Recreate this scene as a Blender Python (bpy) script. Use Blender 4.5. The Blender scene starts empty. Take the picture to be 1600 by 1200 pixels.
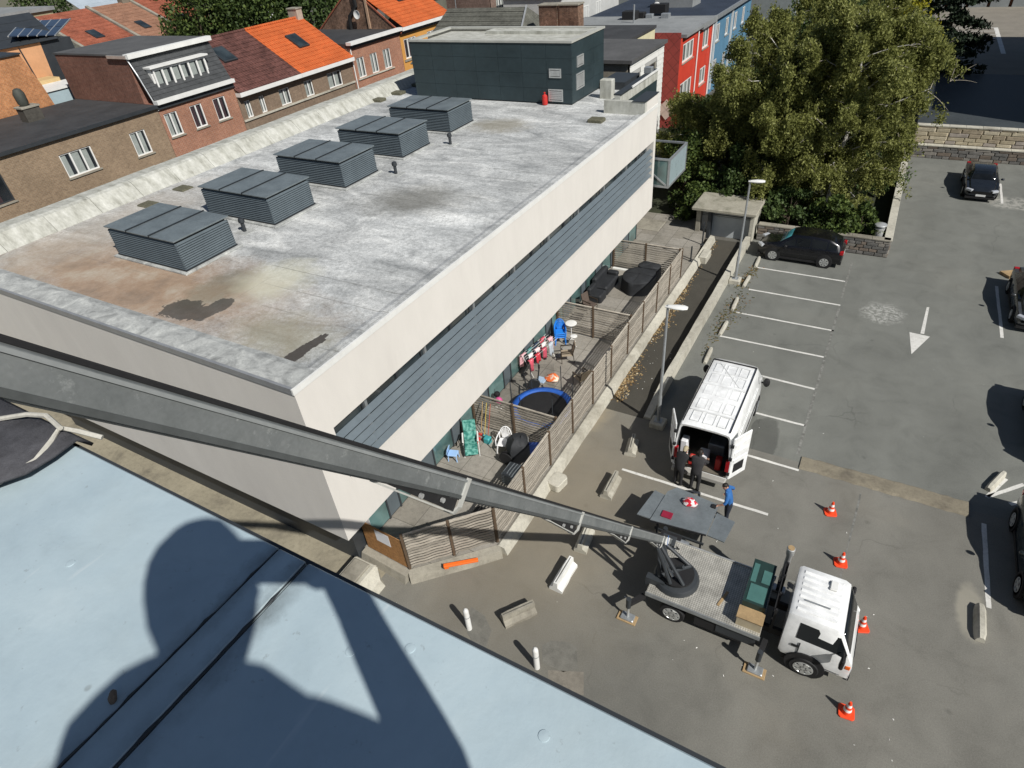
import bpy, math, random
import numpy as np
from mathutils import Vector, Matrix

# ------------------------------------------------------------------ camera
SC = bpy.context.scene
COL = SC.collection
CAM = np.array([0.0, 0.0, 17.0])
CR = np.array([0.8694400607, 0.4877460124, -0.0785990345])
CU = np.array([-0.2432800110, 0.5611549605, 0.7911510264])
CF = np.array([-0.4299869964, 0.6687368224, -0.6065494582])
FPX = 975.8
cd = bpy.data.cameras.new('camera')
cam = bpy.data.objects.new('camera', cd)
COL.objects.link(cam)
cd.sensor_fit = 'HORIZONTAL'; cd.sensor_width = 36.0
cd.lens = 36.0 * FPX / 1600.0
cd.clip_start = 0.02; cd.clip_end = 2000
mw = Matrix.Identity(4)
for i in range(3):
    mw[i][0] = CR[i]; mw[i][1] = CU[i]; mw[i][2] = -CF[i]; mw[i][3] = CAM[i]
cam.matrix_world = mw
SC.camera = cam

# ------------------------------------------------------------------ sky, sun, exposure
SUN_AZ = math.radians(156.5)      # the way the shadows point
SUN_EL = math.radians(44.0)
LD = np.array([math.cos(SUN_AZ) * math.cos(SUN_EL), math.sin(SUN_AZ) * math.cos(SUN_EL), -math.sin(SUN_EL)])
W = bpy.data.worlds.new('World'); SC.world = W; W.use_nodes = True
wn = W.node_tree.nodes; wl = W.node_tree.links
sky = wn.new('ShaderNodeTexSky'); sky.sky_type = 'NISHITA'; sky.sun_disc = False
sky.sun_elevation = SUN_EL
sky.sun_rotation = math.atan2(-LD[0], -LD[1])
sky.air_density = 1.0; sky.dust_density = 0.6; sky.ozone_density = 1.2
bg = wn['Background']; bg.inputs['Strength'].default_value = 0.052
wl.new(sky.outputs[0], bg.inputs[0])
sd = bpy.data.lights.new('sun', 'SUN'); sd.energy = 4.75; sd.angle = math.radians(0.53)
sd.color = (1.0, 0.968, 0.915)
so = bpy.data.objects.new('sun', sd); COL.objects.link(so)
so.location = (20, -10, 40)
so.rotation_euler = Vector(LD).to_track_quat('-Z', 'Y').to_euler()
SC.view_settings.view_transform = 'Standard'; SC.view_settings.look = 'None'
SC.cycles.max_bounces = 5; SC.cycles.diffuse_bounces = 3; SC.cycles.glossy_bounces = 3; SC.cycles.transmission_bounces = 4
SC.cycles.transparent_max_bounces = 6
SC.view_settings.exposure = 0.0; SC.view_settings.gamma = 1.0

# ------------------------------------------------------------------ pixel -> place helpers
def ray(x, y):
    return CF + (x - 800) / FPX * CR - (y - 600) / FPX * CU
def at(x, y, z=0.0):
    d = ray(x, y); return CAM + d * ((z - CAM[2]) / d[2])
def atX(x, y, X):
    d = ray(x, y); return CAM + d * (X / d[0])
def atY(x, y, Y):
    d = ray(x, y); return CAM + d * (Y / d[1])

# ------------------------------------------------------------------ mesh builder
class MB:
    def __init__(s): s.v = []; s.f = []
    def add(s, vs, fs):
        o = len(s.v); s.v += [tuple(map(float, p)) for p in vs]; s.f += [tuple(i + o for i in f) for f in fs]; return s
    def box(s, x0, x1, y0, y1, z0, z1):
        return s.add([(x0,y0,z0),(x1,y0,z0),(x1,y1,z0),(x0,y1,z0),(x0,y0,z1),(x1,y0,z1),(x1,y1,z1),(x0,y1,z1)],
                     [(3,2,1,0),(4,5,6,7),(0,1,5,4),(1,2,6,5),(2,3,7,6),(3,0,4,7)])
    def cbox(s, x0, x1, y0, y1, z0, z1, c=.02):
        """box with chamfered vertical and top edges"""
        p0 = [(x0+c,y0),(x1-c,y0),(x1,y0+c),(x1,y1-c),(x1-c,y1),(x0+c,y1),(x0,y1-c),(x0,y0+c)]
        cx, cy = (x0+x1)/2, (y0+y1)/2
        sx = max(.01, 1-2*c/max(1e-6, x1-x0)); sy = max(.01, 1-2*c/max(1e-6, y1-y0))
        r0 = [(x,y,z0) for x,y in p0]; r1 = [(x,y,z1-c) for x,y in p0]
        r2 = [(cx+(x-cx)*sx, cy+(y-cy)*sy, z1) for x,y in p0]
        return s.loft([r0,r1,r2])
    def obox(s, c, dx, dy, dz, hx, hy, hz):
        c = np.array(c, float); dx = np.array(dx,float)*hx; dy = np.array(dy,float)*hy; dz = np.array(dz,float)*hz
        vs = [c+a*dx+b*dy+e*dz for e in (-1,1) for a,b in ((-1,-1),(1,-1),(1,1),(-1,1))]
        return s.add(vs, [(3,2,1,0),(4,5,6,7),(0,1,5,4),(1,2,6,5),(2,3,7,6),(3,0,4,7)])
    def bar(s, a, b, w, h, up=(0,0,1)):
        a = np.array(a,float); b = np.array(b,float); d = b-a; L = np.linalg.norm(d); d /= L
        up = np.array(up,float)
        if abs(d@up) > .98: up = np.array([1.,0,0])
        sx = np.cross(d, up); sx /= np.linalg.norm(sx); uu = np.cross(sx, d)
        return s.obox((a+b)/2, d, sx, uu, L/2, w/2, h/2)
    def prism(s, poly, z0, z1):
        n = len(poly)
        a = sum(poly[i][0]*poly[(i+1)%n][1]-poly[(i+1)%n][0]*poly[i][1] for i in range(n))
        if a < 0: poly = poly[::-1]
        vs = [(p[0],p[1],z0) for p in poly] + [(p[0],p[1],z1) for p in poly]
        return s.add(vs, [tuple(range(n-1,-1,-1)), tuple(range(n,2*n))] + [(i,(i+1)%n,n+(i+1)%n,n+i) for i in range(n)])
    def loft(s, rings, cap0=True, cap1=True, closed=True):
        n = len(rings[0]); vs = [p for r in rings for p in r]; fs = []
        for i in range(len(rings)-1):
            for j in range(n if closed else n-1):
                k = (j+1) % n
                fs.append((i*n+j, i*n+k, (i+1)*n+k, (i+1)*n+j))
        if closed and cap0: fs.append(tuple(range(n-1,-1,-1)))
        if closed and cap1: fs.append(tuple((len(rings)-1)*n+j for j in range(n)))
        return s.add(vs, fs)
    def tube(s, pts, rad, n=8, caps=True):
        pts = [np.array(p,float) for p in pts]
        if not hasattr(rad,'__len__'): rad = [rad]*len(pts)
        rings = []; ref = None
        for i,p in enumerate(pts):
            d = pts[min(i+1,len(pts)-1)]-pts[max(i-1,0)]; d /= (np.linalg.norm(d)+1e-9)
            if ref is None:
                ref = np.array([0,0,1.]) if abs(d[2])<.9 else np.array([1.,0,0])
            a = np.cross(d,ref); a /= np.linalg.norm(a)+1e-9; b = np.cross(d,a); ref = -b if False else ref
            rings.append([p+rad[i]*(math.cos(t)*a+math.sin(t)*b) for t in [2*math.pi*k/n for k in range(n)]])
        rings = [r[::-1] for r in rings]
        return s.loft(rings, caps, caps)
    def lathe(s, c, prof, n=20, ax=2):
        rings = []
        for r,h in prof:
            ring = []
            for k in range(n):
                t = 2*math.pi*k/n; q = [0,0,0]; q[ax]=h; q[(ax+1)%3]=r*math.cos(t); q[(ax+2)%3]=r*math.sin(t)
                ring.append((c[0]+q[0],c[1]+q[1],c[2]+q[2]))
            rings.append(ring)
        return s.loft(rings)
    def ball(s, c, rx, ry, rz, n=10, m=7):
        prof = [(max(.02,math.sin(math.pi*i/m)), -math.cos(math.pi*i/m)) for i in range(m+1)]
        return s.loft([[(c[0]+rx*r*math.cos(2*math.pi*k/n), c[1]+ry*r*math.sin(2*math.pi*k/n), c[2]+rz*h) for k in range(n)] for r,h in prof])
    def sheet(s, poly, z):
        n = len(poly)
        a = sum(poly[i][0]*poly[(i+1)%n][1]-poly[(i+1)%n][0]*poly[i][1] for i in range(n))
        if a < 0: poly = poly[::-1]
        return s.add([(p[0],p[1],z) for p in poly], [tuple(range(n))])
    def grid(s, P):
        P = np.asarray(P,float); n,m = P.shape[:2]
        return s.add(P.reshape(-1,3), [(i*m+j,i*m+j+1,(i+1)*m+j+1,(i+1)*m+j) for i in range(n-1) for j in range(m-1)])
    def mesh(s, name):
        me = bpy.data.meshes.new(name); me.from_pydata(s.v, [], s.f); me.update(); return me
    def obj(s, name, mat, parent=None, smooth=False, bevel=0, sub=0, solid=0):
        o = bpy.data.objects.new(name, s.mesh(name)); COL.objects.link(o)
        if mat is not None:
            for m in (mat if isinstance(mat,(list,tuple)) else [mat]): o.data.materials.append(m)
        if smooth:
            o.data.polygons.foreach_set('use_smooth',[True]*len(o.data.polygons))
            if smooth != 2:
                try: o.data.set_sharp_from_angle(angle=math.radians(38))
                except Exception: pass
        if solid:
            md = o.modifiers.new('solid','SOLIDIFY'); md.thickness = solid
        if bevel:
            md = o.modifiers.new('bevel','BEVEL'); md.width = bevel; md.segments = 1; md.limit_method = 'ANGLE'
        if sub:
            md = o.modifiers.new('sub','SUBSURF'); md.levels = sub; md.render_levels = sub
        if parent is not None: put(o, parent)
        return o
WORLDROOT = {}
def put(o, parent):
    o.parent = parent
    r = parent
    while r.parent is not None: r = r.parent
    if parent is r and r.name in WORLDROOT:
        o.matrix_parent_inverse = Matrix.Translation(-Vector(r.location))
def thing(name, label, cat, loc=(0,0,0), rz=0, group=None, world=False):
    o = bpy.data.objects.new(name, None); COL.objects.link(o)
    o.empty_display_size = .2; o.location = tuple(map(float,loc)); o.rotation_euler = (0,0,rz)
    if world: WORLDROOT[o.name] = 1
    return tag(o, label, cat, group)
def tag(o, label, cat, group=None):
    o['label'] = label; o['category'] = cat
    if group: o['group'] = group
    return o
def struct(o, label=None):
    o['kind'] = 'structure'
    if label: o['label'] = label
    return o
def stuff(o): o['kind'] = 'stuff'; return o
def inst(name, me, loc=(0,0,0), parent=None, rz=0, scale=None):
    o = bpy.data.objects.new(name, me); COL.objects.link(o); o.location = tuple(map(float,loc)); o.rotation_euler = (0,0,rz)
    if scale: o.scale = scale
    if parent is not None: put(o, parent)
    return o
def dup(root, loc, rz=None, label=None):
    r = root.copy(); COL.objects.link(r); r.location = tuple(map(float,loc))
    if rz is not None: r.rotation_euler = (0,0,rz)
    if label: r['label'] = label
    for c in list(root.children):
        k = c.copy(); COL.objects.link(k); k.parent = r
        for g in list(c.children):
            q = g.copy(); COL.objects.link(q); q.parent = k
    return r

# ------------------------------------------------------------------ materials
def srgb(r,g,b):
    f = lambda c: (c/255/12.92) if c/255 <= .04045 else ((c/255+.055)/1.055)**2.4
    return (f(r),f(g),f(b))
class NT:
    def __init__(s, name):
        s.m = bpy.data.materials.new(name); s.m.use_nodes = True
        s.n = s.m.node_tree.nodes; s.l = s.m.node_tree.links; s.b = s.n['Principled BSDF']
        s._pos = None; s.nc = {}
    def new(s, t, **kw):
        n = s.n.new(t)
        for k,v in kw.items(): setattr(n,k,v)
        return n
    def link(s, a, b): s.l.new(a,b)
    def pos(s):
        if s._pos is None: s._pos = s.new('ShaderNodeNewGeometry').outputs['Position']
        return s._pos
    def noise(s, scale, detail=4, rough=.55, vec=None, dist=0):
        key = (scale,detail,rough,dist)
        if vec is None and key in s.nc: return s.nc[key]
        n = s.new('ShaderNodeTexNoise'); n.inputs['Scale'].default_value = scale; n.inputs['Detail'].default_value = detail
        n.inputs['Roughness'].default_value = rough; n.inputs['Distortion'].default_value = dist
        s.link(vec if vec is not None else s.pos(), n.inputs['Vector'])
        if vec is None: s.nc[key] = n.outputs['Fac']
        return n.outputs['Fac']
    def ramp(s, fac, stops, interp='LINEAR'):
        r = s.new('ShaderNodeValToRGB'); r.color_ramp.interpolation = interp; e = r.color_ramp.elements
        while len(e) < len(stops): e.new(.5)
        for k,(p,c) in enumerate(stops):
            e[k].position = p
            if not hasattr(c,'__len__'): c = (c,c,c)
            e[k].color = (*c,1)
        s.link(fac, r.inputs[0]); return r.outputs[0]
    def mix(s, fac, a, b, mode='MIX'):
        m = s.new('ShaderNodeMix'); m.data_type = 'RGBA'; m.blend_type = mode
        for inp,v in ((m.inputs[0],fac),(m.inputs[6],a),(m.inputs[7],b)):
            if hasattr(v,'is_linked') or hasattr(v,'node'): s.link(v, inp)
            elif hasattr(v,'__len__'): inp.default_value = (*v,1) if len(v)==3 else v
            else: inp.default_value = v
        return m.outputs[2]
    def math(s, op, a, b=0.0, clamp=False):
        m = s.new('ShaderNodeMath', operation=op); m.use_clamp = clamp
        for inp,v in ((m.inputs[0],a),(m.inputs[1],b)):
            if hasattr(v,'node'): s.link(v, inp)
            else: inp.default_value = v
        return m.outputs[0]
    def sep(s, vec=None):
        n = s.new('ShaderNodeSeparateXYZ'); s.link(vec if vec is not None else s.pos(), n.inputs[0]); return n.outputs
    def comb(s, x=0., y=0., z=0.):
        n = s.new('ShaderNodeCombineXYZ')
        for inp,v in zip(n.inputs,(x,y,z)):
            if hasattr(v,'node'): s.link(v, inp)
            else: inp.default_value = v
        return n.outputs[0]
    def scaled(s, sc):
        n = s.new('ShaderNodeVectorMath', operation='MULTIPLY'); s.link(s.pos(), n.inputs[0]); n.inputs[1].default_value = sc; return n.outputs[0]
    def blob(s, cx, cy, rx, ry, soft=.35, rough=.5, nscale=1.5, rot=0.):
        nscale = .6 if nscale < .8 else 1.5
        """mask 0..1 of an uneven patch on the ground plane, centred on a place"""
        xyz = s.sep(); dx = s.math('SUBTRACT', xyz[0], cx); dy = s.math('SUBTRACT', xyz[1], cy)
        if rot:
            c,t = math.cos(rot), math.sin(rot)
            u = s.math('ADD', s.math('MULTIPLY',dx,c), s.math('MULTIPLY',dy,t)); v = s.math('SUBTRACT', s.math('MULTIPLY',dy,c), s.math('MULTIPLY',dx,t))
        else: u,v = dx,dy
        u = s.math('DIVIDE',u,rx); v = s.math('DIVIDE',v,ry)
        d = s.math('SQRT', s.math('ADD', s.math('MULTIPLY',u,u), s.math('MULTIPLY',v,v)))
        d = s.math('ADD', d, s.math('ADD', s.math('MULTIPLY', s.math('SUBTRACT', s.noise(nscale,4,.6), .5), rough*2), s.math('MULTIPLY', s.math('SUBTRACT', s.noise(7,6,.75), .5), rough*.9)))
        r = s.new('ShaderNodeMapRange'); s.link(d, r.inputs[0])
        r.inputs[1].default_value = 1-soft/2; r.inputs[2].default_value = 1+soft/2; r.inputs[3].default_value = 1; r.inputs[4].default_value = 0
        return r.outputs[0]
    def bump(s, h, dist=.01, strength=.5):
        b = s.new('ShaderNodeBump'); b.inputs['Strength'].default_value = strength; b.inputs['Distance'].default_value = dist
        s.link(h, b.inputs['Height']); s.link(b.outputs[0], s.b.inputs['Normal'])
    def color(s, c):
        if hasattr(c,'node'): s.link(c, s.b.inputs['Base Color'])
        else: s.b.inputs['Base Color'].default_value = (*c,1)
    def set(s, rough=None, metal=None, spec=None, **kw):
        if rough is not None: s.b.inputs['Roughness'].default_value = rough
        if metal is not None: s.b.inputs['Metallic'].default_value = metal
        if spec is not None: s.b.inputs['Specular IOR Level'].default_value = spec
        for k,v in kw.items(): s.b.inputs[k].default_value = v
        return s
def lin(c, k): return tuple(min(1,x*k) for x in c)
_mc = {}
def M(name, col, rough=.6, metal=0., var=.12, scale=3., bump=0., bscale=40., spec=.4, col2=None, det=5):
    if name in _mc: return _mc[name]
    t = NT(name); t.set(rough, metal, spec)
    if var or col2:
        f = t.noise(scale, det, .6)
        f2 = t.noise(scale*7.3, 3, .6)
        f = t.math('ADD', t.math('MULTIPLY', f, .65), t.math('MULTIPLY', f2, .35))
        t.color(t.ramp(f, [(.3, lin(col,1-var)), (.7, col2 if col2 else lin(col,1+var))]))
        rr = t.new('ShaderNodeMapRange'); t.link(f, rr.inputs[0]); rr.inputs[3].default_value = max(0,rough-.12); rr.inputs[4].default_value = min(1,rough+.12)
        t.link(rr.outputs[0], t.b.inputs['Roughness'])
    else: t.color(col)
    if bump: t.bump(t.noise(bscale, 4, .6), bump, .6)
    _mc[name] = t.m
    return t.m
def brickmat(name, c1, c2, mortar, axis='y', scale=1., var=.3):
    """far brickwork: too small in view to pick bricks apart"""
    t = NT(name); t.set(.85, 0, .2)
    xyz = t.sep()
    v = t.comb(xyz[1] if axis=='y' else xyz[0], xyz[2], 0)
    b = t.new('ShaderNodeTexBrick'); t.link(v, b.inputs['Vector'])
    b.inputs['Color1'].default_value = (*c1,1); b.inputs['Color2'].default_value = (*c2,1); b.inputs['Mortar'].default_value = (*mortar,1)
    b.inputs['Scale'].default_value = scale; b.inputs['Brick Width'].default_value = .22; b.inputs['Row Height'].default_value = .075
    b.inputs['Mortar Size'].default_value = .009; b.inputs['Bias'].default_value = -.1
    n = t.ramp(t.noise(.5,5,.65), [(.3,(1-var,)*3),(.7,(1+var*.5,)*3)])
    n2 = t.ramp(t.noise(5,3,.65), [(.3,(1-var,)*3),(.7,(1+var*.4,)*3)])
    t.color(t.mix(1., t.mix(1., b.outputs['Color'], n, 'MULTIPLY'), n2, 'MULTIPLY'))
    t.bump(b.outputs['Fac'], -.006, .6)
    return t.m
def glassmat(name, col=(.03,.04,.045), rough=.06):
    t = NT(name); t.set(rough, 0, .8)
    t.color(t.ramp(t.noise(.8,3,.5), [(.35, lin(col,.6)), (.65, lin(col,1.5))])); return t.m

MAT = {}
# asphalt of the lot
def asphalt(name, base, warm, k=1.0):
    t = NT(name); t.set(.86, 0, .25)
    big = t.noise(.16, 5, .6); mid = t.noise(.9, 6, .65, dist=.6); fine = t.noise(28, 3, .7); agg = t.noise(95, 2, .6)
    c = t.ramp(big, [(.32, base), (.52, lin(base,1.12)), (.7, warm)])
    c = t.mix(.55, c, t.ramp(mid, [(.25,.66),(.5,.98),(.78,1.2)]), 'MULTIPLY')
    st = t.noise(.5, 3, .5, vec=t.scaled((1.,.35,1.)))
    c = t.mix(.5, c, t.ramp(st, [(.3,.78),(.7,1.15)]), 'MULTIPLY')
    c = t.mix(.7, c, t.ramp(fine, [(.25,.72),(.75,1.25)]), 'MULTIPLY')
    c = t.mix(.6, c, t.ramp(agg, [(.3,.75),(.72,1.3)]), 'MULTIPLY')
    # small droppings and oil spots
    vo = t.new('ShaderNodeTexVoronoi'); vo.inputs['Scale'].default_value = .55; t.link(t.pos(), vo.inputs['Vector'])
    spot = t.ramp(t.math('ADD', vo.outputs['Distance'], t.math('MULTIPLY', t.noise(9,2), .05)), [(.045,1.),(.085,0.)])
    c = t.mix(t.math('MULTIPLY', spot, .35), c, lin(base,.45))
    # hairline cracks
    vc = t.new('ShaderNodeTexVoronoi', feature='DISTANCE_TO_EDGE'); vc.inputs['Scale'].default_value = .22
    wv = t.new('ShaderNodeVectorMath', operation='ADD'); t.link(t.pos(), wv.inputs[0])
    nn = t.new('ShaderNodeTexNoise'); nn.inputs['Scale'].default_value = .9; nn.inputs['Detail'].default_value = 5; t.link(t.pos(), nn.inputs['Vector'])
    t.link(nn.outputs['Color'], wv.inputs[1]); t.link(wv.outputs[0], vc.inputs['Vector'])
    cr = t.ramp(vc.outputs['Distance'], [(.0,1.),(.006,0.)])
    crm = t.math('MULTIPLY', cr, t.ramp(t.noise(.35,3), [(.52,0.),(.64,.4)]))
    c = t.mix(crm, c, lin(base,.4))
    t.agg = agg; t.c = c
    t.bump(t.math('ADD', t.math('MULTIPLY',fine,.6), agg), .006, .5)
    return t
t = asphalt('asphalt_grey', (.158,.162,.146), (.185,.187,.166))
# a damp darker patch and scuffed pale paint
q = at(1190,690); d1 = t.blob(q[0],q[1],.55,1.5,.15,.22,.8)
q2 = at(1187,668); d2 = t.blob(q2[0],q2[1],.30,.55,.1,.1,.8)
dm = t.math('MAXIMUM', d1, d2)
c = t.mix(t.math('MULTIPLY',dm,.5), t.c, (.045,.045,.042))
q = at(1380,489); pw = t.blob(q[0],q[1],.85,1.0,.5,.55,2.2)
c = t.mix(t.math('MULTIPLY',pw,t.ramp(t.noise(6,5,.7),[(.45,0.),(.56,.75)])), c, (.42,.42,.39))
q = at(1585,318); pw = t.blob(q[0],q[1],1.6,1.0,.5,.5,1.2)
c = t.mix(t.math('MULTIPLY',pw,t.ramp(t.noise(3,5,.7),[(.42,0.),(.56,.7)])), c, (.40,.39,.35))
t.color(c); MAT['asphalt_grey'] = t.m
t = asphalt('asphalt_brown', (.172,.167,.146), (.200,.189,.160))
q = at(870,800); w = t.blob(q[0],q[1],3.2,5.,1.2,.5,.5)
c = t.mix(t.math('MULTIPLY',w,.45), t.c, (.26,.215,.145))
q = at(915,640); w = t.blob(q[0],q[1],.9,1.4,.8,.5,1.1)
c = t.mix(t.math('MULTIPLY',w,.6), c, (.36,.30,.2))
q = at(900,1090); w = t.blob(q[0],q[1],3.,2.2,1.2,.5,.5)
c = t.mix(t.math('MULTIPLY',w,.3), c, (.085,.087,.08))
q = at(1515,955); w = t.blob(q[0],q[1],.35,.95,.4,.35,2.)
c = t.mix(t.math('MULTIPLY',w,.6), c, (.34,.32,.26))
t.color(c); MAT['asphalt_brown'] = t.m
t = asphalt('asphalt_ramp', (.062,.058,.048), (.078,.07,.055)); t.color(t.c); MAT['asphalt_ramp'] = t.m

def concrete(name, base, dark, k=1., sc=1.):
    t = NT(name); t.set(.85,0,.25)
    c = t.ramp(t.noise(.6*sc,6,.65,dist=.5), [(.28,dark),(.5,base),(.75,lin(base,1.2))])
    c = t.mix(.7, c, t.ramp(t.noise(6*sc,5,.7), [(.25,.65),(.5,1.),(.8,1.2)]), 'MULTIPLY')
    c = t.mix(.5, c, t.ramp(t.noise(40*sc,3,.7), [(.3,.75),(.7,1.2)]), 'MULTIPLY')
    t.c = c; t.color(c); t.bump(t.noise(25*sc,5,.7), .008, .5); return t
MAT['concrete'] = concrete('concrete', (.30,.28,.23), (.17,.155,.125)).m
MAT['concrete_pale'] = concrete('concrete_pale', (.47,.45,.38), (.28,.26,.21)).m
MAT['concrete_alley'] = concrete('concrete_alley', (.30,.27,.20), (.15,.135,.105)).m
MAT['concrete_dark'] = concrete('concrete_dark', (.12,.115,.10), (.07,.068,.06)).m
# terrace pavers
t = concrete('terrace_paving', (.30,.28,.245), (.20,.188,.16))
xyz = t.sep(); v = t.comb(xyz[0], xyz[1], 0)
b = t.new('ShaderNodeTexBrick'); t.link(v,b.inputs['Vector']); b.offset = 0
b.inputs['Scale'].default_value = 1; b.inputs['Brick Width'].default_value = 1.0; b.inputs['Row Height'].default_value = 1.0; b.inputs['Mortar Size'].default_value = .012
b.inputs['Color1'].default_value = (1,1,1,1); b.inputs['Color2'].default_value = (.8,.79,.76,1); b.inputs['Mortar'].default_value = (.45,.45,.43,1)
t.color(t.mix(1., t.c, b.outputs['Color'], 'MULTIPLY')); MAT['terrace'] = t.m

# flat roof membrane of the pale building: bleached mineral felt, rusty stains, puddles, lap seams
t = NT('roof_membrane'); t.set(.8,0,.3)
st = t.noise(.8, 7, .68, vec=t.scaled((.55,1.25,1.)), dist=.9)
bl = t.noise(.22, 4, .6, dist=.5)
c = t.ramp(st, [(.24,(.21,.22,.22)),(.40,(.37,.38,.375)),(.53,(.50,.51,.50)),(.70,(.70,.705,.68))])
c = t.mix(.8, c, t.ramp(bl, [(.3,.72),(.7,1.2)]), 'MULTIPLY')
c = t.mix(.85, c, t.ramp(t.noise(7,6,.8), [(.30,.52),(.5,1.),(.74,1.34)]), 'MULTIPLY')
c = t.mix(.8, c, t.ramp(t.noise(24,4,.75), [(.3,.62),(.5,1.),(.72,1.3)]), 'MULTIPLY')
# rust-brown area at the corner by the first roof light
m1 = t.blob(-20.5,9.6,6.2,2.1,.9,.45,.55)
tan = t.ramp(t.noise(.7,6,.7), [(.3,(.20,.135,.085)),(.5,(.34,.225,.14)),(.72,(.46,.40,.31))])
c = t.mix(t.math('MULTIPLY',m1,.85), c, tan)
m2 = t.blob(-26.3,11.5,2.0,5.5,1.2,.6,.5); c = t.mix(t.math('MULTIPLY',m2,.45), c, (.40,.32,.23))
m3 = t.blob(-17.3,10.4,.9,1.3,.5,.6,1.2); c = t.mix(t.math('MULTIPLY',m3,.5), c, (.17,.165,.12))
m4 = t.blob(-15.6,18.7,2.0,1.3,1.,.6,.7,.4); c = t.mix(t.math('MULTIPLY',m4,.7), c, (.13,.125,.105))
m6 = t.blob(-17.6,28.6,1.5,1.1,.8,.6,.9); c = t.mix(t.math('MULTIPLY',m6,.55), c, (.25,.22,.15))
m7 = t.blob(-13.2,9.2,1.6,.9,.8,.6,1.); c = t.mix(t.math('MULTIPLY',m7,.6), c, (.30,.28,.20))
q = at(432,437,8.1); m8 = t.blob(q[0],q[1],1.1,1.2,.9,.5,1.); c = t.mix(t.math('MULTIPLY',m8,.6), c, (.60,.58,.44))
# lap seams about a metre apart
xyz = t.sep()
def seam(co, per, w, off):
    m = t.math('PINGPONG', t.math('ADD', co, off), per/2)
    m = t.math('ADD', m, t.math('MULTIPLY', t.math('SUBTRACT', t.noise(1.2,3), .5), .05))
    return t.ramp(m, [(0.,1.),(w,0.)])
sm = t.math('MULTIPLY', seam(xyz[1],1.05,.03,.3), t.ramp(t.noise(.3,3), [(.42,.04),(.62,.6)]))
sm2 = t.math('MULTIPLY', seam(xyz[0],5.1,.022,1.), .3)
c = t.mix(t.math('MAXIMUM',sm,sm2), c, (.12,.115,.10))
# wet patches
qa = at(292,484,8.1); qb = at(335,478,8.1); qc = at(476,546,8.1)
w1 = t.blob(qa[0],qa[1],.85,.55,.06,.9,1.6,.1); w2 = t.blob(qb[0]+.1,qb[1]-.1,.35,.75,.06,.8,1.6,0.); w3 = t.blob(qc[0],qc[1],.22,.80,.05,.8,1.8,-.05)
wet = t.math('MAXIMUM', w1, w2)
c = t.mix(t.math('MULTIPLY',wet,.78), c, (.055,.053,.045))
c = t.mix(t.math('MULTIPLY',w3,.92), c, (.06,.05,.042))
t.color(c)
rr = t.new('ShaderNodeMapRange'); t.link(t.math('MAXIMUM',wet,w3), rr.inputs[0]); rr.inputs[3].default_value = .82; rr.inputs[4].default_value = .3
t.link(rr.outputs[0], t.b.inputs['Roughness'])
t.bump(t.math('ADD', t.noise(12,5,.7), t.math('MULTIPLY', sm, -1.2)), .01, .55); MAT['membrane'] = t.m
# rim: whiter, flaking
t = NT('roof_rim'); t.set(.8,0,.3)
c = t.ramp(t.noise(1.6,7,.7,dist=1.), [(.28,(.21,.215,.21)),(.5,(.40,.41,.395)),(.72,(.60,.61,.575))])
c = t.mix(.6,c,t.ramp(t.noise(14,4,.7),[(.28,.62),(.5,1.),(.75,1.2)]),'MULTIPLY'); t.color(c); t.bump(t.noise(16,5,.7),.012,.6); MAT['rim'] = t.m
# parapet sheet: pale with run-off streaks
t = NT('parapet_coat'); t.set(.75,0,.3); xyz = t.sep()
v = t.comb(t.math('MULTIPLY',xyz[0],1.2), t.math('MULTIPLY',xyz[1],2.2), t.math('MULTIPLY',xyz[2],.35))
c = t.ramp(t.noise(1.3,6,.7,vec=v), [(.25,(.22,.215,.18)),(.45,(.42,.42,.37)),(.7,(.60,.60,.55))])
c = t.mix(.5,c,t.ramp(t.noise(5,5,.7),[(.3,.7),(.7,1.15)]),'MULTIPLY'); t.color(c); MAT['parapet'] = t.m
# render coat
t = NT('pale_render'); t.set(.9,0,.2); xyz = t.sep()
v = t.comb(t.math('MULTIPLY',xyz[0],1.), t.math('MULTIPLY',xyz[1],1.), t.math('MULTIPLY',xyz[2],.3))
c = t.ramp(t.noise(.5,6,.65,vec=v), [(.25,(.655,.625,.58)),(.5,(.70,.67,.62)),(.75,(.735,.705,.655))])
c = t.mix(.5,c,t.ramp(t.noise(2.2,5,.7,vec=v),[(.3,.93),(.7,1.04)]),'MULTIPLY'); c = t.mix(.35,c,t.ramp(t.noise(60,2,.6),[(.3,.85),(.7,1.1)]),'MULTIPLY')
t.color(c); t.bump(t.noise(90,3,.6),.003,.4); MAT['render'] = t.m
# roof under the photographer: coated metal sheet
t = NT('coated_sheet'); t.set(.42,0,.5)
c = t.ramp(t.noise(3,6,.65,dist=.5), [(.25,(.35,.44,.485)),(.5,(.415,.51,.55)),(.75,(.485,.575,.605))])
c = t.mix(.35,c,t.ramp(t.noise(14,5,.7),[(.25,.8),(.5,1.),(.8,1.08)]),'MULTIPLY')
vo = t.new('ShaderNodeTexVoronoi'); vo.inputs['Scale'].default_value = 9.; t.link(t.pos(), vo.inputs['Vector'])
sp = t.ramp(vo.outputs['Distance'], [(.03,1.),(.06,0.)]); sp = t.math('MULTIPLY', sp, t.ramp(t.noise(7,2),[(.55,0.),(.62,.7)]))
c = t.mix(sp, c, (.12,.12,.11))
sc = t.noise(20,3,.6,vec=t.scaled((1.,.12,1.))); c = t.mix(t.ramp(sc,[(.66,0.),(.73,.35)]), c, (.66,.70,.70))
gr = t.ramp(t.noise(1.6,5,.6),[(.52,0.),(.75,.35)]); c = t.mix(gr, c, (.36,.41,.40))
xyz = t.sep()
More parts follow.
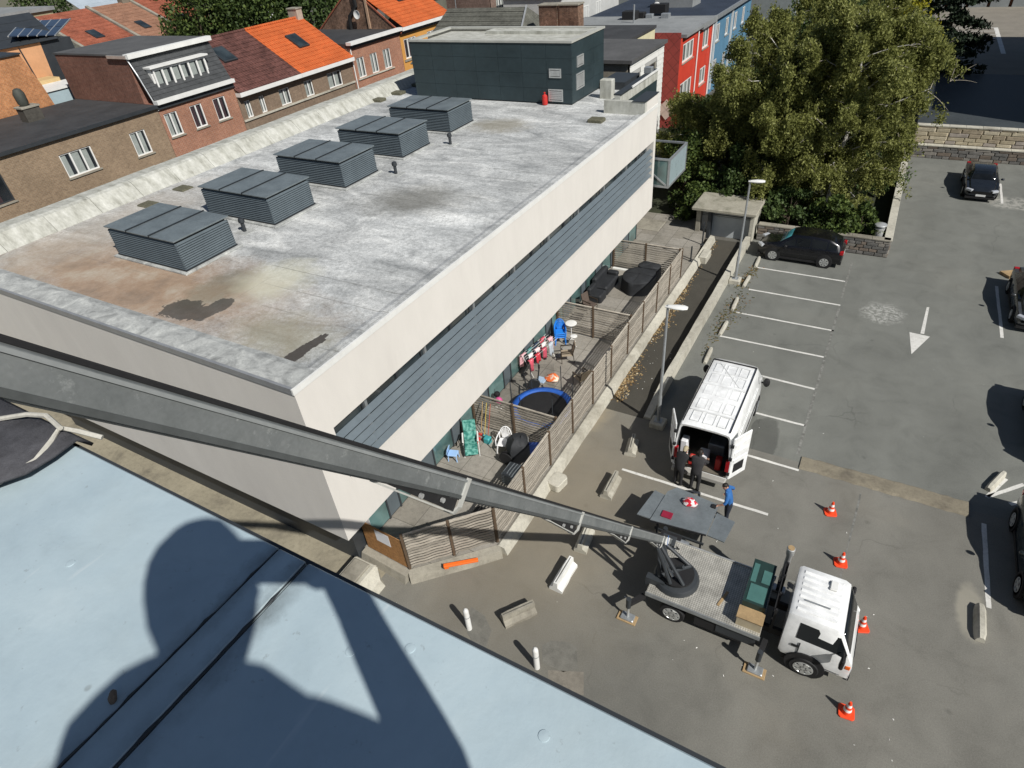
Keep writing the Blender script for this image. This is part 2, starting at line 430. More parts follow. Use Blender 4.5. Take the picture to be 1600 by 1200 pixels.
for sx_,wd_,k_ in ((-.792,.05,.55),(-.712,.06,.75)):
    dx_ = t.math('ABSOLUTE', t.math('SUBTRACT', xyz[0], sx_)); dx_ = t.math('ADD', dx_, t.math('MULTIPLY', t.math('SUBTRACT', t.noise(22,5,.75), .5), .06))
    dirt = t.math('MULTIPLY', t.ramp(dx_, [(0.,1.),(wd_*.6,0.)]), t.ramp(t.noise(5,4,.6), [(.35,.1),(.65,1.)]))
    c = t.mix(t.math('MULTIPLY',dirt,k_), c, (.10,.115,.115))
sm_ = t.ramp(t.noise(4.5,6,.7,dist=1.2), [(.60,0.),(.72,.22)]); c = t.mix(sm_, c, (.24,.28,.29))
fl_ = t.ramp(t.noise(55,3,.7), [(.66,0.),(.74,.4)]); c = t.mix(fl_, c, (.20,.22,.22))
t.color(c); rr = t.new('ShaderNodeMapRange'); t.link(t.noise(8,4,.6), rr.inputs[0]); rr.inputs[3].default_value=.36; rr.inputs[4].default_value=.6
t.link(rr.outputs[0], t.b.inputs['Roughness']); t.bump(t.noise(40,4,.7),.0012,.5); MAT['sheet'] = t.m

MAT['felt'] = M('grey_felt',(.075,.075,.082),.95,0,.35,30,.004,300,.1)
MAT['white_paint'] = M('white_paint',(.74,.74,.71),.55,0,.1,2.)
MAT['white_frame'] = M('white_frame',(.78,.78,.75),.45,0,.06,4.)
t = NT('road_paint'); t.set(.75,0,.3)
c = t.ramp(t.noise(9,5,.75),[(.28,(.17,.17,.155)),(.40,(.58,.57,.53)),(.7,(.72,.71,.67))]); t.color(t.mix(.4,c,t.ramp(t.noise(1.1,4),[(.3,.75),(.6,1.1)]),'MULTIPLY')); MAT['paint'] = t.m
t = NT('worn_paint'); t.set(.8,0,.3)
t.color(t.ramp(t.noise(5,6,.75),[(.40,(.125,.125,.112)),(.62,(.26,.26,.24))])); MAT['worn_paint'] = t.m
MAT['blue_slate'] = M('slate_metal',(.135,.165,.185),.42,.1,.12,1.2,0,40,.5)
MAT['hvac'] = M('louvre_metal',(.115,.142,.158),.45,.15,.15,1.5)
MAT['hvac_lid'] = M('lid_metal',(.155,.182,.192),.45,.1,.28,1.3)
MAT['dark_seam'] = M('dark_seam',(.02,.024,.028),.6,0,.2,3)
MAT['pent'] = M('dark_cladding',(.032,.050,.056),.5,.1,.25,.5)
MAT['pent_joint'] = M('cladding_joint',(.018,.026,.03),.7,0,.1,1)
MAT['glass'] = glassmat('window_glass')
MAT['glass_green'] = glassmat('green_glass',(.09,.16,.155),.08)
MAT['glass_dark'] = glassmat('dark_glass',(.018,.022,.026),.05)
MAT['curtain'] = M('curtain',(.30,.33,.31),.5,0,.25,2.5)
MAT['curtain_dark'] = M('dark_curtain',(.055,.035,.04),.5,0,.3,3)
MAT['anthracite'] = M('anthracite',(.035,.04,.045),.5,0,.2,2)
MAT['black'] = M('black_rubber',(.014,.014,.015),.75,0,.3,6)
MAT['black_gloss'] = M('black_gloss',(.012,.012,.013),.25,0,.15,4)
MAT['steel'] = M('galvanised',(.36,.38,.39),.45,.5,.2,5)
MAT['alu'] = M('aluminium',(.62,.63,.62),.4,.6,.15,4)
MAT['red'] = M('red_paint',(.50,.03,.025),.5,0,.15,5)
MAT['orange'] = M('orange_plastic',(.85,.16,.02),.5,0,.1,8)
MAT['cone'] = M('cone_orange',(.85,.075,.02),.5,0,.1,9)
MAT['reflect'] = M('cone_white',(.85,.82,.80),.4,0,.08,9)
MAT['wood'] = M('timber',(.36,.25,.13),.75,0,.3,4)
t = NT('weathered_timber'); t.set(.9,0,.15)
oi = t.new('ShaderNodeObjectInfo').outputs['Random']
g = t.noise(6,6,.7,vec=t.scaled((1.,1.,9.)))
c = t.ramp(g,[(.25,(.22,.19,.155)),(.5,(.37,.335,.28)),(.75,(.50,.46,.39))])
t.color(t.mix(1.,c,t.ramp(oi,[(0.,.72),(1.,1.2)]),'MULTIPLY')); MAT['old_wood'] = t.m
MAT['post_wood'] = M('brown_post',(.105,.072,.045),.85,0,.3,6)
MAT['osb'] = M('osb_board',(.36,.18,.065),.8,0,.45,11,.002,40)
MAT['paper'] = M('paper',(.8,.8,.82),.6,0,.04,4)

# ================================================================== SETTING
o = MB().sheet([(-260,-60),(160,-60),(160,320),(-260,320)], -.012).obj('ground', MAT['concrete_dark']); struct(o)
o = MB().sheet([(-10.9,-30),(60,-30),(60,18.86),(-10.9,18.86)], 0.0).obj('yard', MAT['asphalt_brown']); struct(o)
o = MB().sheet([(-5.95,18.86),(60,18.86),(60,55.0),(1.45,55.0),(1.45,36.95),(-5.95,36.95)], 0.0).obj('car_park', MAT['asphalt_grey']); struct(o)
o = MB().sheet([(-7.75,18.86),(-5.95,18.86),(-5.95,36.3),(-8.2,36.3),(-8.2,20.)], -.004).obj('garage_ramp', MAT['asphalt_ramp']); struct(o)
o = MB().sheet([(-60,-30),(-10.9,-30),(-10.9,8.75),(-60,8.75)], -.003).obj('alley_pavement', MAT['concrete_alley']); struct(o)
o = MB().sheet([(-20,37.2),(1.2,37.2),(1.2,60.),(-20,60.)], .02).obj('garden_soil', M('soil',(.035,.04,.02),.95,0,.5,2,.03,9)); struct(o)
o = MB().sheet([(-60,40.),(-30.,40.),(-30,-20),(-60,-20)], -.006).obj('street', MAT['asphalt_brown']); struct(o)
o = MB().sheet([(1.3,72),(60,72),(60,150),(1.3,150)], 0.0).obj('far_car_park', M('far_lot',(.22,.20,.165),.9,0,.2,.5)); struct(o)
# patched strip across the yard
k = MB(); n = 26
for i in range(n):
    pass
P0 = at(1212,705); P1 = at(1508,806)
ys = []
rnd = random.Random(4)
top = []; bot = []
for i in range(n+1):
    f = i/n; x = .05+f*5.2
    top.append((x, 19.22+rnd.uniform(-.03,.03), 0)); bot.append((x, 18.52+rnd.uniform(-.03,.03)-.03*f, 0))
G = [[(p[0],p[1],.004) for p in top],[(p[0],p[1]-.06,.045) for p in top],[(p[0],p[1]+.1,.05) for p in bot],[(p[0],p[1],.004) for p in bot]]
o = MB().grid(G[::-1]).obj('kerb_strip', concrete('patched_strip',(.22,.195,.145),(.13,.115,.09),sc=2.).m); struct(o)

# painted markings
def stripe(name, a, b, w=.11, z=.004, mat='paint', label=None):
    a = np.array(a[:2]); b = np.array(b[:2]); d = b-a; L = np.linalg.norm(d); d /= L; nrm = np.array([-d[1],d[0]])
    rr = random.Random(int(a[0]*997+a[1]*131)); m = MB(); k = max(2,int(L/.35)); up = []; dn = []
    for i in range(k+1):
        c = a+d*L*i/k; up.append((*(c+nrm*(w/2+rr.uniform(-.008,.008))),z)); dn.append((*(c-nrm*(w/2+rr.uniform(-.008,.008))),z))
    m.grid([dn,up])
    o = m.obj(name, MAT[mat]); struct(o, label); return o
for a,b in (((1177,417),(1322,440)),((1170,452),(1313,477)),((1150,488),(1303,517)),((1125,525),(1287,558)),((1180,585),(1273,608)),((1165,641),(1258,665)),((1150,706),(1248,735)),((972,733),(1200,804))):
    stripe('bay_line', at(*a), at(*b))
stripe('bay_end_line', at(1331,411), at(1315,465), .1, .004, 'worn_paint')
stripe('bay_end_line', at(1312,478), at(1246,710), .1, .004, 'worn_paint')
for a,b in (((1557,447),(1566,528)),((1543,776),(1600,757)),((1542,777),(1572,748)),((1578,788),(1600,783)),((1537,818),(1545,950)),((1563,287),(1566,318))):
    stripe('bay_line', at(*a), at(*b), .13)
for a,b in (((1492,44),(1556,43)),((1492,49),(1556,48.5)),((1486,55),(1558,54)),((1486,61),(1560,60))):
    stripe('bay_line', at(*a), at(*b), .16)
stripe('bay_line', at(1556,43), at(1568,84), .45)
# direction arrow
m = MB()
q = [at(*p) for p in ((1448,480),(1452,480),(1444,522),(1438,521))]
m.sheet([(p[0],p[1]) for p in q], .004)
m.obj('arrow_marking', MAT['paint']); struct(bpy.data.objects['arrow_marking'])
q = [at(*p) for p in ((1421,519),(1453,526),(1424,553.5))]
struct(MB().sheet([(p[0],p[1]) for p in q], .004).obj('arrow_marking', MAT['paint']))

# ================================================================== OWN BUILDING (camera stands on it)
ZR = 16.1; YE = .39
own = thing('near_building', 'tall building under the camera with pale blue coated sheet roof', 'building', (-3,-5,0), world=True)
MB().box(-9,12,-11,YE-.10,0,ZR-.14).obj('wall', MAT['render'], own)
MB().box(-9,12,-11,YE-.03,ZR-.139,ZR-.012).obj('roof_deck', MAT['anthracite'], own)
MB().box(-1.55,-.792,-3,YE,ZR-.0115,ZR).obj('roof_sheet', MAT['sheet'], own, bevel=.003)
MB().box(-.718,6.,-3,YE,ZR-.0115,ZR).obj('roof_sheet', MAT['sheet'], own, bevel=.003)
MB().box(-9,-1.552,-3,.2,ZR-.0115,ZR-.001).obj('roof_sheet', MAT['sheet'], own, bevel=.003)
MB().box(-.788,-.722,-3,YE-.002,ZR-.0115,ZR+.003).obj('roof_batten', MAT['sheet'], own, bevel=.002)
# mastic squeezed out of the two joints
for xj,sd_ in ((-.790,3),(-.720,5)):
    rr = random.Random(sd_); m = MB(); pts=[]; rad=[]
    for i in range(70):
        pts.append((xj+rr.uniform(-.0012,.0012), -1.+i*1.385/69, ZR+.0005)); rad.append(.0012+ (.0022 if rr.random()<.22 else 0)+rr.random()*.0008)
    m.tube(pts, rad, 5).obj('joint_seal', MAT['dark_seam'], own)
for q_ in ((548,1018),(641,1013),(300,1010),(110,880),(850,1150)):
    q = at(*q_,ZR); MB().lathe((q[0],q[1],ZR),[(.0085,0),(.008,.0012),(.003,.0018)],14).obj('fixing_cap', MAT['sheet'], own, smooth=True)
MB().box(-9,12,YE-.004,YE+.012,ZR-.135,ZR-.016).obj('fascia', MAT['anthracite'], own)
# a small clump of debris on the joint
q = at(183,1092,ZR)
m = MB(); m.tube([(q[0]-.002,q[1]-.006,ZR),(q[0],q[1]-.003,ZR+.009),(q[0]+.002,q[1]+.002,ZR+.019),(q[0]+.003,q[1]+.003,ZR+.024)],[.005,.0065,.005,.0015],7)
tag(m.obj('bark_chip', M('bark',(.16,.12,.09),.9,0,.4,60), smooth=True), 'small brown bark chip standing on the seam of the blue roof', 'debris')
# grey felt lying over the corner of the roof
felt = []
for i in range(13):
    row = []
    for j in range(13):
        x = -3.1 + 1.72*i/12; y = -.25 + .70*j/12
        edge = -1.44 - .02*math.sin(j*1.1) + (.16*(y-.2) if y<.3 else 0)
        x = -3.1 + (edge+3.1)*i/12
        over = max(0, y-.40)
        z = ZR+.012 + .010*math.sin(i*1.3+j*.7)*.6 + .012*math.exp(-((i-12)/1.2)**2)
        if over>0: z -= over*.9; y = .40+over*.35
        row.append((x,y,z))
    felt.append(row)
o = MB().grid(felt).obj('roofing_felt', MAT['felt'], smooth=2, solid=.008); tag(o,'dark grey roofing felt draped over the roof corner with a rope along its edge','felt')
rope = [(-1.47,.20,ZR+.02),(-1.452,.25,ZR+.024),(-1.445,.31,ZR+.026),(-1.47,.36,ZR+.03),(-1.49,.395,ZR+.035),(-1.44,.41,ZR+.03),(-1.40,.43,ZR+.01)]
m = MB().tube(rope, .006, 7)
m.tube([(-1.47,.39,ZR+.045),(-1.54,.40,ZR+.05),(-1.60,.385,ZR+.045),(-1.68,.35,ZR+.03)], .006, 7)
tag(m.obj('rope', M('rope',(.5,.48,.42),.8,0,.2,80), smooth=True),'pale rope with a loop lying along the edge of the grey felt','rope')
MB().box(-4,-1.36,YE+.013,YE+.06,ZR-.20,ZR-.135).obj('ledge', MAT['concrete_pale'], own, bevel=.01)

# ================================================================== PALE FLAT-ROOFED BUILDING
XE = -11.0; YS = 7.38; YN = 33.85; XW = -29.3
bld = thing('flat_roof_building', 'long pale rendered building with stained flat roof and blue grey sunshade louvres', 'building', (-20,20,0), world=True)
m = MB(); m.box(XW,XE,YS,YN,6.36,8.06)
m.obj('upper_wall', MAT['render'], bld)
m = MB(); m.box(XW,XE,YS+.0,YN,2.53,4.30)
m.obj('lower_wall', MAT['render'], bld)
MB().box(XW,XE,YS,8.15,4.301,6.359).obj('end_wall', MAT['render'], bld)
MB().box(XW,XE,YN-.32,YN,4.301,6.359).obj('end_wall', MAT['render'], bld)
MB().box(XW+.3,XE-.42,8.2,YN-.4,4.302,6.358).obj('inner_wall', MAT['anthracite'], bld)
# window strip
ny = 17
for i in range(ny):
    y0 = 8.3+i*(YN-.45-8.3)/ny; y1 = y0+(YN-.45-8.3)/ny-.14
    w = MB().box(XE-.41,XE-.36,y0,y1,4.5,6.34).obj('window', MAT['glass'], bld)
    MB().box(XE-.405,XE-.30,y1+.02,y1+.12,4.31,6.35).obj('mullion', MAT['anthracite'] if i%2 else MAT['steel'], bld)
# sunshade blades
dz = math.radians(38)
for i in range(5):
    z = 4.42+i*.335
    m = MB(); L = (YN-.34-8.17)/2
    m.obox((XE-.10, 8.17+L, z+.12), (0,1,0), (math.cos(dz),0,-math.sin(dz)), (math.sin(dz),0,math.cos(dz)), L, .106, .018)
    pass
    m.obj('louvre_blade', MAT['blue_slate'], bld)
for y in np.linspace(9.5,32.5,9):
    MB().box(XE-.30,XE-.26,y,y+.04,4.31,6.35).obj('blade_bracket', MAT['anthracite'], bld)
# roof
MB().box(XW+.2,XE-.5,YS+.95,YN+.001,8.061,8.10).obj('roof_deck', MAT['membrane'], bld)
rim = MB()
rim.loft([[(XW,YS,8.062),(XW,YS,8.19),(XW,YS+.75,8.19),(XW,YS+1.,8.105),(XW,YS+1.,8.062)],[(XE-.002,YS,8.062),(XE-.002,YS,8.19),(XE-.002,YS+.75,8.19),(XE-.002,YS+1.,8.105),(XE-.002,YS+1.,8.062)]])
rim.obj('roof_rim', MAT['rim'], bld)
rim = MB()
rim.loft([[(XE-.003,YS+.002,8.063),(XE-.003,YS+.002,8.150),(XE-.34,YS+.002,8.150),(XE-.52,YS+.002,8.103),(XE-.52,YS+.002,8.063)][::-1],[(XE-.003,31.8,8.063),(XE-.003,31.8,8.150),(XE-.34,31.8,8.150),(XE-.52,31.8,8.103),(XE-.52,31.8,8.063)][::-1]])
rim.obj('roof_rim', MAT['membrane'], bld)
MB().box(XE-.035,XE+.02,YS-.03,YN+.03,8.04,8.21).obj('edge_trim', MAT['white_paint'], bld)
MB().box(XW,XE-.037,YS-.03,YS+.05,8.04,8.225).obj('edge_trim', M('grey_trim',(.32,.33,.34),.4,.3,.15,3), bld)
# rear parapet in coated panels
for i in range(16):
    y0 = YS+i*1.95; y1 = y0+1.935
    z1 = 8.72+.01*math.sin(i*2.1)
    MB().loft([[(-29.6,y,8.0),(-28.0,y,8.0),(-28.02,y,8.12),(-28.55,y,z1-.06),(-28.75,y,z1),(-29.6,y,z1-.03)] for y in (y0,y1)][::-1]).obj('parapet_panel', MAT['parapet'], bld, bevel=.01)
# ground storey
MB().box(XW+.5,-12.0,8.22,YN-.3,0,2.529).obj('ground_storey_wall', MAT['anthracite'], bld)
yy = 8.7
pan = 0
while yy < 33.0:
    wdt = [1.25,.62,1.25,.9][pan%4]
    mt = MAT['glass_green'] if pan%4 in (0,2) else MAT['hvac']
    g = MB().box(-11.998,-11.95,yy,yy+wdt-.07,.42,2.46).obj('glazing_panel', mt, bld)
    MB().box(-11.996,-11.92,yy+wdt-.068,yy+wdt-.002,.36,2.52).obj('glazing_frame', MAT['anthracite'], bld)
    yy += wdt; pan += 1
# terrace slab with low wall towards the yard
FX = -8.05
terr = [(-12.0,8.55),(-11.9,8.52),(-10.02,8.38),(-7.86,10.55),(-7.86,31.6),(-12.,31.6)]
o = MB().prism(terr, -.01, .33).obj('terrace', MAT['terrace']); struct(o)
o = MB().prism([(-30,31.601),(-7.86,31.601),(-8.5,38.2),(-30,38.2)], -.01, .325).obj('paved_court', MAT['terrace']); struct(o)
for a,b in (((-7.86,10.55),(-7.86,36.0)),((-10.02,8.38),(-7.86,10.55)),((-11.95,8.50),(-10.02,8.38))):
    d = np.array(b)-np.array(a); L = np.linalg.norm(d); d/=L
    w = MB(); k = max(2,int(L/1.)); rr = random.Random(k)
    rings=[]
    for i in range(k+1):
        c = np.array(a)+d*L*i/k; nn = np.array([d[1],-d[0]]); e = rr.uniform(-.015,.03)
        rings.append([(*(c+nn*(.24+e)),-.01),(*(c+nn*(.14+e*.5)),.30+rr.uniform(-.02,.02)),(*(c-nn*.08),.36),(*(c-nn*.1),-.01)])
    w.loft(rings)
    o = w.obj('low_wall', MAT['concrete_pale'] if L>10 else MAT['concrete']); tag(o, {25:'long low concrete edge wall beside the garage ramp',3:'short low concrete wall under the angled fence panels',1:'short low concrete wall under the chipboard'}[int(L)], 'wall')
# manhole cover on the court
q = at(1012,352,.33)
tag(MB().cbox(q[0]-1.2,q[0]+.9,q[1]-.7,q[1]+.9,.326,.38,.02).obj('cellar_hatch', MAT['concrete'],bevel=.005),'flat square concrete hatch set in the paved court','hatch')
# north wing and plant room
wing = thing('roof_wing', 'lower wing with dark green grey cladding behind the plant room', 'building', (-20,37,0), world=True)
MB().box(-28.2,-13.0,YN+.002,39.6,2.6,8.05).obj('wall', MAT['pent'], wing)
MB().box(-28.2,-13.3,YN+.003,39.3,8.051,8.085).obj('roof_deck', MAT['membrane'], wing)
MB().box(-13.298,-12.98,YN-.3,39.6,8.052,8.55).obj('parapet', MAT['parapet'], wing)
MB().box(-13.35,-12.93,YN-.3,39.65,8.551,8.62).obj('coping', MAT['anthracite'], wing)
MB().box(-12.97,-12.90,35.2,39.66,8.56,8.66).obj('white_coping', MAT['white_paint'], wing)
MB().box(-13.2,-11.0,31.85,32.12,8.06,8.72).obj('upstand', MAT['parapet'], wing)
MB().box(-11.6,-10.995,32.121,YN-.003,8.061,8.66).obj('corner_upstand', MAT['render'], wing)
MB().box(-11.66,-10.96,31.82,YN+.03,8.725,8.76).obj('dark_coping', MAT['anthracite'], wing)
q = at(963,140,8.1); MB().cbox(-14.6,-13.9,34.6,35.1,8.086,9.05,.03).obj('flue_block', MAT['parapet'], wing)
MB().box(-15.4,-13.9,36.6,39.0,8.086,8.5).obj('skylight_box', MAT['anthracite'], wing)
MB().cbox(-13.4,-12.95,38.3,38.7,8.63,8.95,.02).obj('vent_cowl', MAT['steel'], wing)

pr = thing('plant_room', 'dark green grey clad plant room box standing on the flat roof', 'plant room', (-20.5,34.8,8.1), world=True)
PX0,PX1,PY0,PY1,PZ0,PZ1 = -26.0,-15.5,32.95,37.3,8.10,11.12
# cladding panels with open joints
MB().box(PX0+.03,PX1-.03,PY0+.03,PY1-.03,PZ0+.02,PZ1-.25).obj('core', MAT['pent_joint'], pr)
nx = 7; nz = 4
for i in range(nx):
    for j in range(nz):
        a = PX0+(PX1-PX0)*i/nx; b = PX0+(PX1-PX0)*(i+1)/nx; c = PZ0+.06+(PZ1-PZ0-.06)*j/nz; d = PZ0+.06+(PZ1-PZ0-.06)*(j+1)/nz
        MB().box(a+.006,b-.006,PY0,PY0+.05,c+.005,d-.005).obj('cladding_panel', MAT['pent'], pr)
for i in range(3):
    for j in range(nz):
        a = PY0+.052+(PY1-PY0-.052)*i/3; b = PY0+.052+(PY1-PY0-.052)*(i+1)/3; c = PZ0+.06+(PZ1-PZ0-.06)*j/nz; d = PZ0+.06+(PZ1-PZ0-.06)*(j+1)/nz
        MB().box(PX1-.05,PX1,a+.006,b-.006,c+.005,d-.005).obj('cladding_panel', MAT['pent'], pr)
m = MB()
m.box(PX0-.05,PX1+.05,PY0-.05,PY0+.28,PZ1+.0,PZ1+.1); m.box(PX0-.05,PX1+.05,PY1-.28,PY1+.05,PZ1,PZ1+.1)
m.box(PX0-.05,PX0+.28,PY0+.281,PY1-.281,PZ1,PZ1+.1); m.box(PX1-.28,PX1+.05,PY0+.281,PY1-.281,PZ1,PZ1+.1)
m.obj('roof_edge', M('pale_coping',(.42,.42,.38),.6,0,.15,2), pr)
MB().box(PX0+.281,PX1-.281,PY0+.282,PY1-.282,PZ1-.22,PZ1-.12).obj('roof_deck', MAT['parapet'], pr)
MB().box(PX0+3.4,PX1-.281,PY1-1.2,PY1-.283,PZ1-.119,PZ1+.04).obj('roof_kerb', MAT['parapet'], pr)
def grille(x0,x1,y0,y1,z0,z1,axis,n):
    g = MB()
    if axis=='y':
        g.box(x0,x1,y0,y1,z0,z0+.06); g.box(x0,x1,y0,y1,z1-.06,z1); g.box(x0,x0+.06,y0,y1,z0+.061,z1-.061); g.box(x1-.06,x1,y0,y1,z0+.061,z1-.061)
        for i in range(n):
            z = z0+.09+(z1-z0-.18)*(i+.5)/n; g.box(x0+.061,x1-.061,y0+.01,y1,z-.035,z+.035)
    else:
        g.box(x0,x1,y0,y1,z0,z0+.06); g.box(x0,x1,y0,y1,z1-.06,z1); g.box(x0,x1,y0,y0+.06,z0+.061,z1-.061); g.box(x0,x1,y1-.06,y1,z0+.061,z1-.061)
        for i in range(n):
            z = z0+.09+(z1-z0-.18)*(i+.5)/n; g.box(x0,x1-.01,y0+.061,y1-.061,z-.035,z+.035)
    return g.obj('vent_grille', MAT['alu'], pr)
for (a,b,n) in (((858,107),(877,122),4),((857,139),(880,159),5)):
    p = atY(*a,PY0); q = atY(*b,PY0); grille(p[0],q[0],PY0-.05,PY0-.002,q[2],p[2],'y',n)
for (a,b,n) in (((901,88),(910,101),5),((900,116),(911,135),7)):
    p = atX(*a,PX1); q = atX(*b,PX1); grille(PX1+.002,PX1+.05,p[1],q[1]+.1,q[2],p[2],'x',n)

# roof lights: five louvred boxes in a row
def hvac():
    r = thing('louvred_roof_box', 'x', 'roof vent', (0,0,0), 0, 'five louvred boxes in a row on the flat roof')
    w,d,h = 3.75,2.15,1.12
    MB().box(-w/2-.14,w/2+.14,-d/2-.14,d/2+.14,0,.07).obj('kerb', MAT['rim'], r, bevel=.01)
    MB().box(-w/2+.07,w/2-.07,-d/2+.07,d/2-.07,.07,h).obj('core', MAT['dark_seam'], r)
    n = 12
    for nm,ax in (('louvre_side','y0'),('louvre_side','x1'),('louvre_side','y1'),('louvre_side','x0')):
        m = MB()
        for i in range(n):
            z = .12+(h-.2)*i/n; t_ = (h-.2)/n
            e = .055; o_ = .0
            if ax=='y0': m.add([(-w/2,-d/2+e,z+t_*.95),(w/2,-d/2+e,z+t_*.95),(w/2,-d/2,z+t_*.15),(-w/2,-d/2,z+t_*.15),(w/2,-d/2,z),(-w/2,-d/2,z)],[(3,2,1,0),(5,4,2,3)])
            if ax=='y1': m.add([(-w/2,d/2-e,z+t_*.95),(w/2,d/2-e,z+t_*.95),(w/2,d/2,z+t_*.15),(-w/2,d/2,z+t_*.15),(w/2,d/2,z),(-w/2,d/2,z)],[(0,1,2,3),(3,2,4,5)])
            if ax=='x1': m.add([(w/2-e,-d/2,z+t_*.95),(w/2-e,d/2,z+t_*.95),(w/2,d/2,z+t_*.15),(w/2,-d/2,z+t_*.15),(w/2,d/2,z),(w/2,-d/2,z)],[(3,2,1,0),(5,4,2,3)])
            if ax=='x0': m.add([(-w/2+e,-d/2,z+t_*.95),(-w/2+e,d/2,z+t_*.95),(-w/2,d/2,z+t_*.15),(-w/2,-d/2,z+t_*.15),(-w/2,d/2,z),(-w/2,-d/2,z)],[(0,1,2,3),(3,2,4,5)])
        m.obj(nm, MAT['hvac'], r)
    for i in range(3):
        x0 = -w/2-.05+(w+.1)*i/3; x1 = -w/2-.05+(w+.1)*(i+1)/3
        MB().box(x0+.012,x1-.012,-d/2-.05,d/2+.05,h+.001,h+.045).obj('lid_panel', MAT['hvac_lid'], r, bevel=.006)
    for x in (-w/6,w/6): MB().box(x-.03,x+.03,-d/2-.05,d/2+.05,h+.003,h+.075).obj('lid_seam', MAT['dark_seam'], r)
    MB().box(-w/2-.02,w/2+.02,-d/2-.02,d/2+.02,.071,.125).obj('base_rail', MAT['dark_seam'], r)
    return r
hv = hvac()
HV = ['louvred grey box on the flat roof, beside the rusty stained corner','louvred grey box second from the rusty roof corner','louvred grey box in the middle of the row on the roof','louvred grey box second from the dark plant room','louvred grey box on the flat roof nearest the dark plant room']
for i in range(5):
    loc = (-21.2, 11.83+3.98*i, 8.1)
    if i==0: hv.location = loc; hv['label'] = HV[0]
    else: dup(hv, loc, None, HV[i])
# pipes, hatches, canister
def ventpipe(x,y,lab):
    r = thing('vent_pipe', lab, 'pipe', (x,y,8.1), 0, 'short vent pipes on the roof')
    MB().cbox(-.32,.32,-.26,.26,0,.02,.01).obj('pad', MAT['rim'], r)
    MB().lathe((0,0,.02),[(.07,0),(.07,.34),(.11,.35),(.12,.42),(.10,.5),(.05,.52)],12).obj('pipe', MAT['anthracite'], r, smooth=True)
    return r
for q,lab in (((383,362),'short dark vent pipe between the first two louvred boxes'),((619,272),'short dark vent pipe in front of the fourth louvred box'),((704,226),'short dark vent pipe in front of the fifth louvred box')):
    p = at(*q,8.1); ventpipe(p[0],p[1],lab)
LH = ['flat dark roof hatch beside the parapet, behind the second louvred box','flat dark roof hatch beside the parapet, nearest the rusty corner','mossy block on the roof beside the parapet, farthest from the plant room','mossy block on the roof between two others by the parapet','mossy block by the parapet touching the plant room shadow','mossy square block on the roof near the white corner upstand']
for i,q in enumerate(((286,295),(232,320),(592,158),(623,147),(654,134),(932,190))):
    p = at(*q,8.1); h = .06 if i<2 else .16
    tag(MB().cbox(p[0]-.38,p[0]+.38,p[1]-.3,p[1]+.3,8.1,8.1+h,.03).obj('roof_block', M('mossy',(.11,.105,.07),.9,0,.4,6,.02,15)), LH[i], 'roof block')
p = at(850,165,8.1)
c = thing('gas_canister','small red gas canister standing against the plant room','canister',(p[0],PY0-.25,8.1))
MB().lathe((0,0,0),[(.10,0),(.15,.03),(.155,.12),(.155,.42),(.13,.50),(.06,.54),(.05,.56)],14).obj('body', MAT['red'], c, smooth=True)
MB().lathe((0,0,.56),[(.04,0),(.04,.06),(.06,.07),(.06,.1),(.02,.11)],10).obj('valve', MAT['red'], c)
# balcony cage on the far end
bc = thing('balcony_cage','pale steel framed glass balcony box hanging on the end wall','balcony',(-11.2,35.6,0),world=True)
bx0,bx1,by0,by1,bz0,bz1 = -12.6,-10.25,34.2,37.3,3.62,5.25
for x in (bx0,bx1):
    for y in (by0,by1): MB().box(x-.05,x+.05,y-.05,y+.05,bz0,bz1).obj('post', MAT['steel'], bc)
for y in (by0,by1):
    MB().box(bx0+.051,bx1-.051,y-.05,y+.05,bz1-.1,bz1).obj('rail', MAT['steel'], bc); MB().box(bx0+.051,bx1-.051,y-.05,y+.05,bz0,bz0+.12).obj('rail', MAT['steel'], bc)
for x in (bx0,bx1):
    MB().box(x-.05,x+.05,by0+.051,by1-.051,bz1-.1,bz1).obj('rail', MAT['steel'], bc); MB().box(x-.05,x+.05,by0+.051,by1-.051,bz0,bz0+.12).obj('rail', MAT['steel'], bc)
MB().box(bx0+.05,bx1-.05,by0+.05,by1-.05,bz0+.02,bz0+.1).obj('floor', MAT['anthracite'], bc)
pg = M('pale_panel',(.30,.38,.40),.3,0,.1,2)
MB().box(bx1-.02,bx1+.02,by0+.052,by1-.052,bz0+.121,bz1-.101).obj('side_panel', pg, bc)
MB().box(bx0+.052,bx1-.052,by0-.015,by0+.015,bz0+.121,bz1-.101).obj('side_panel', MAT['glass_green'], bc)
MB().bar((bx0+.3,by0-.04,bz1-.1),(bx1-.1,by0-.04,bz0+.15),.08,.05,(0,1,0)).obj('brace', MAT['steel'], bc)
MB().box(-13.2,bx0-.051,by0+.3,by1-.3,bz0+.02,bz0+.14).obj('bracket', MAT['steel'], bc)

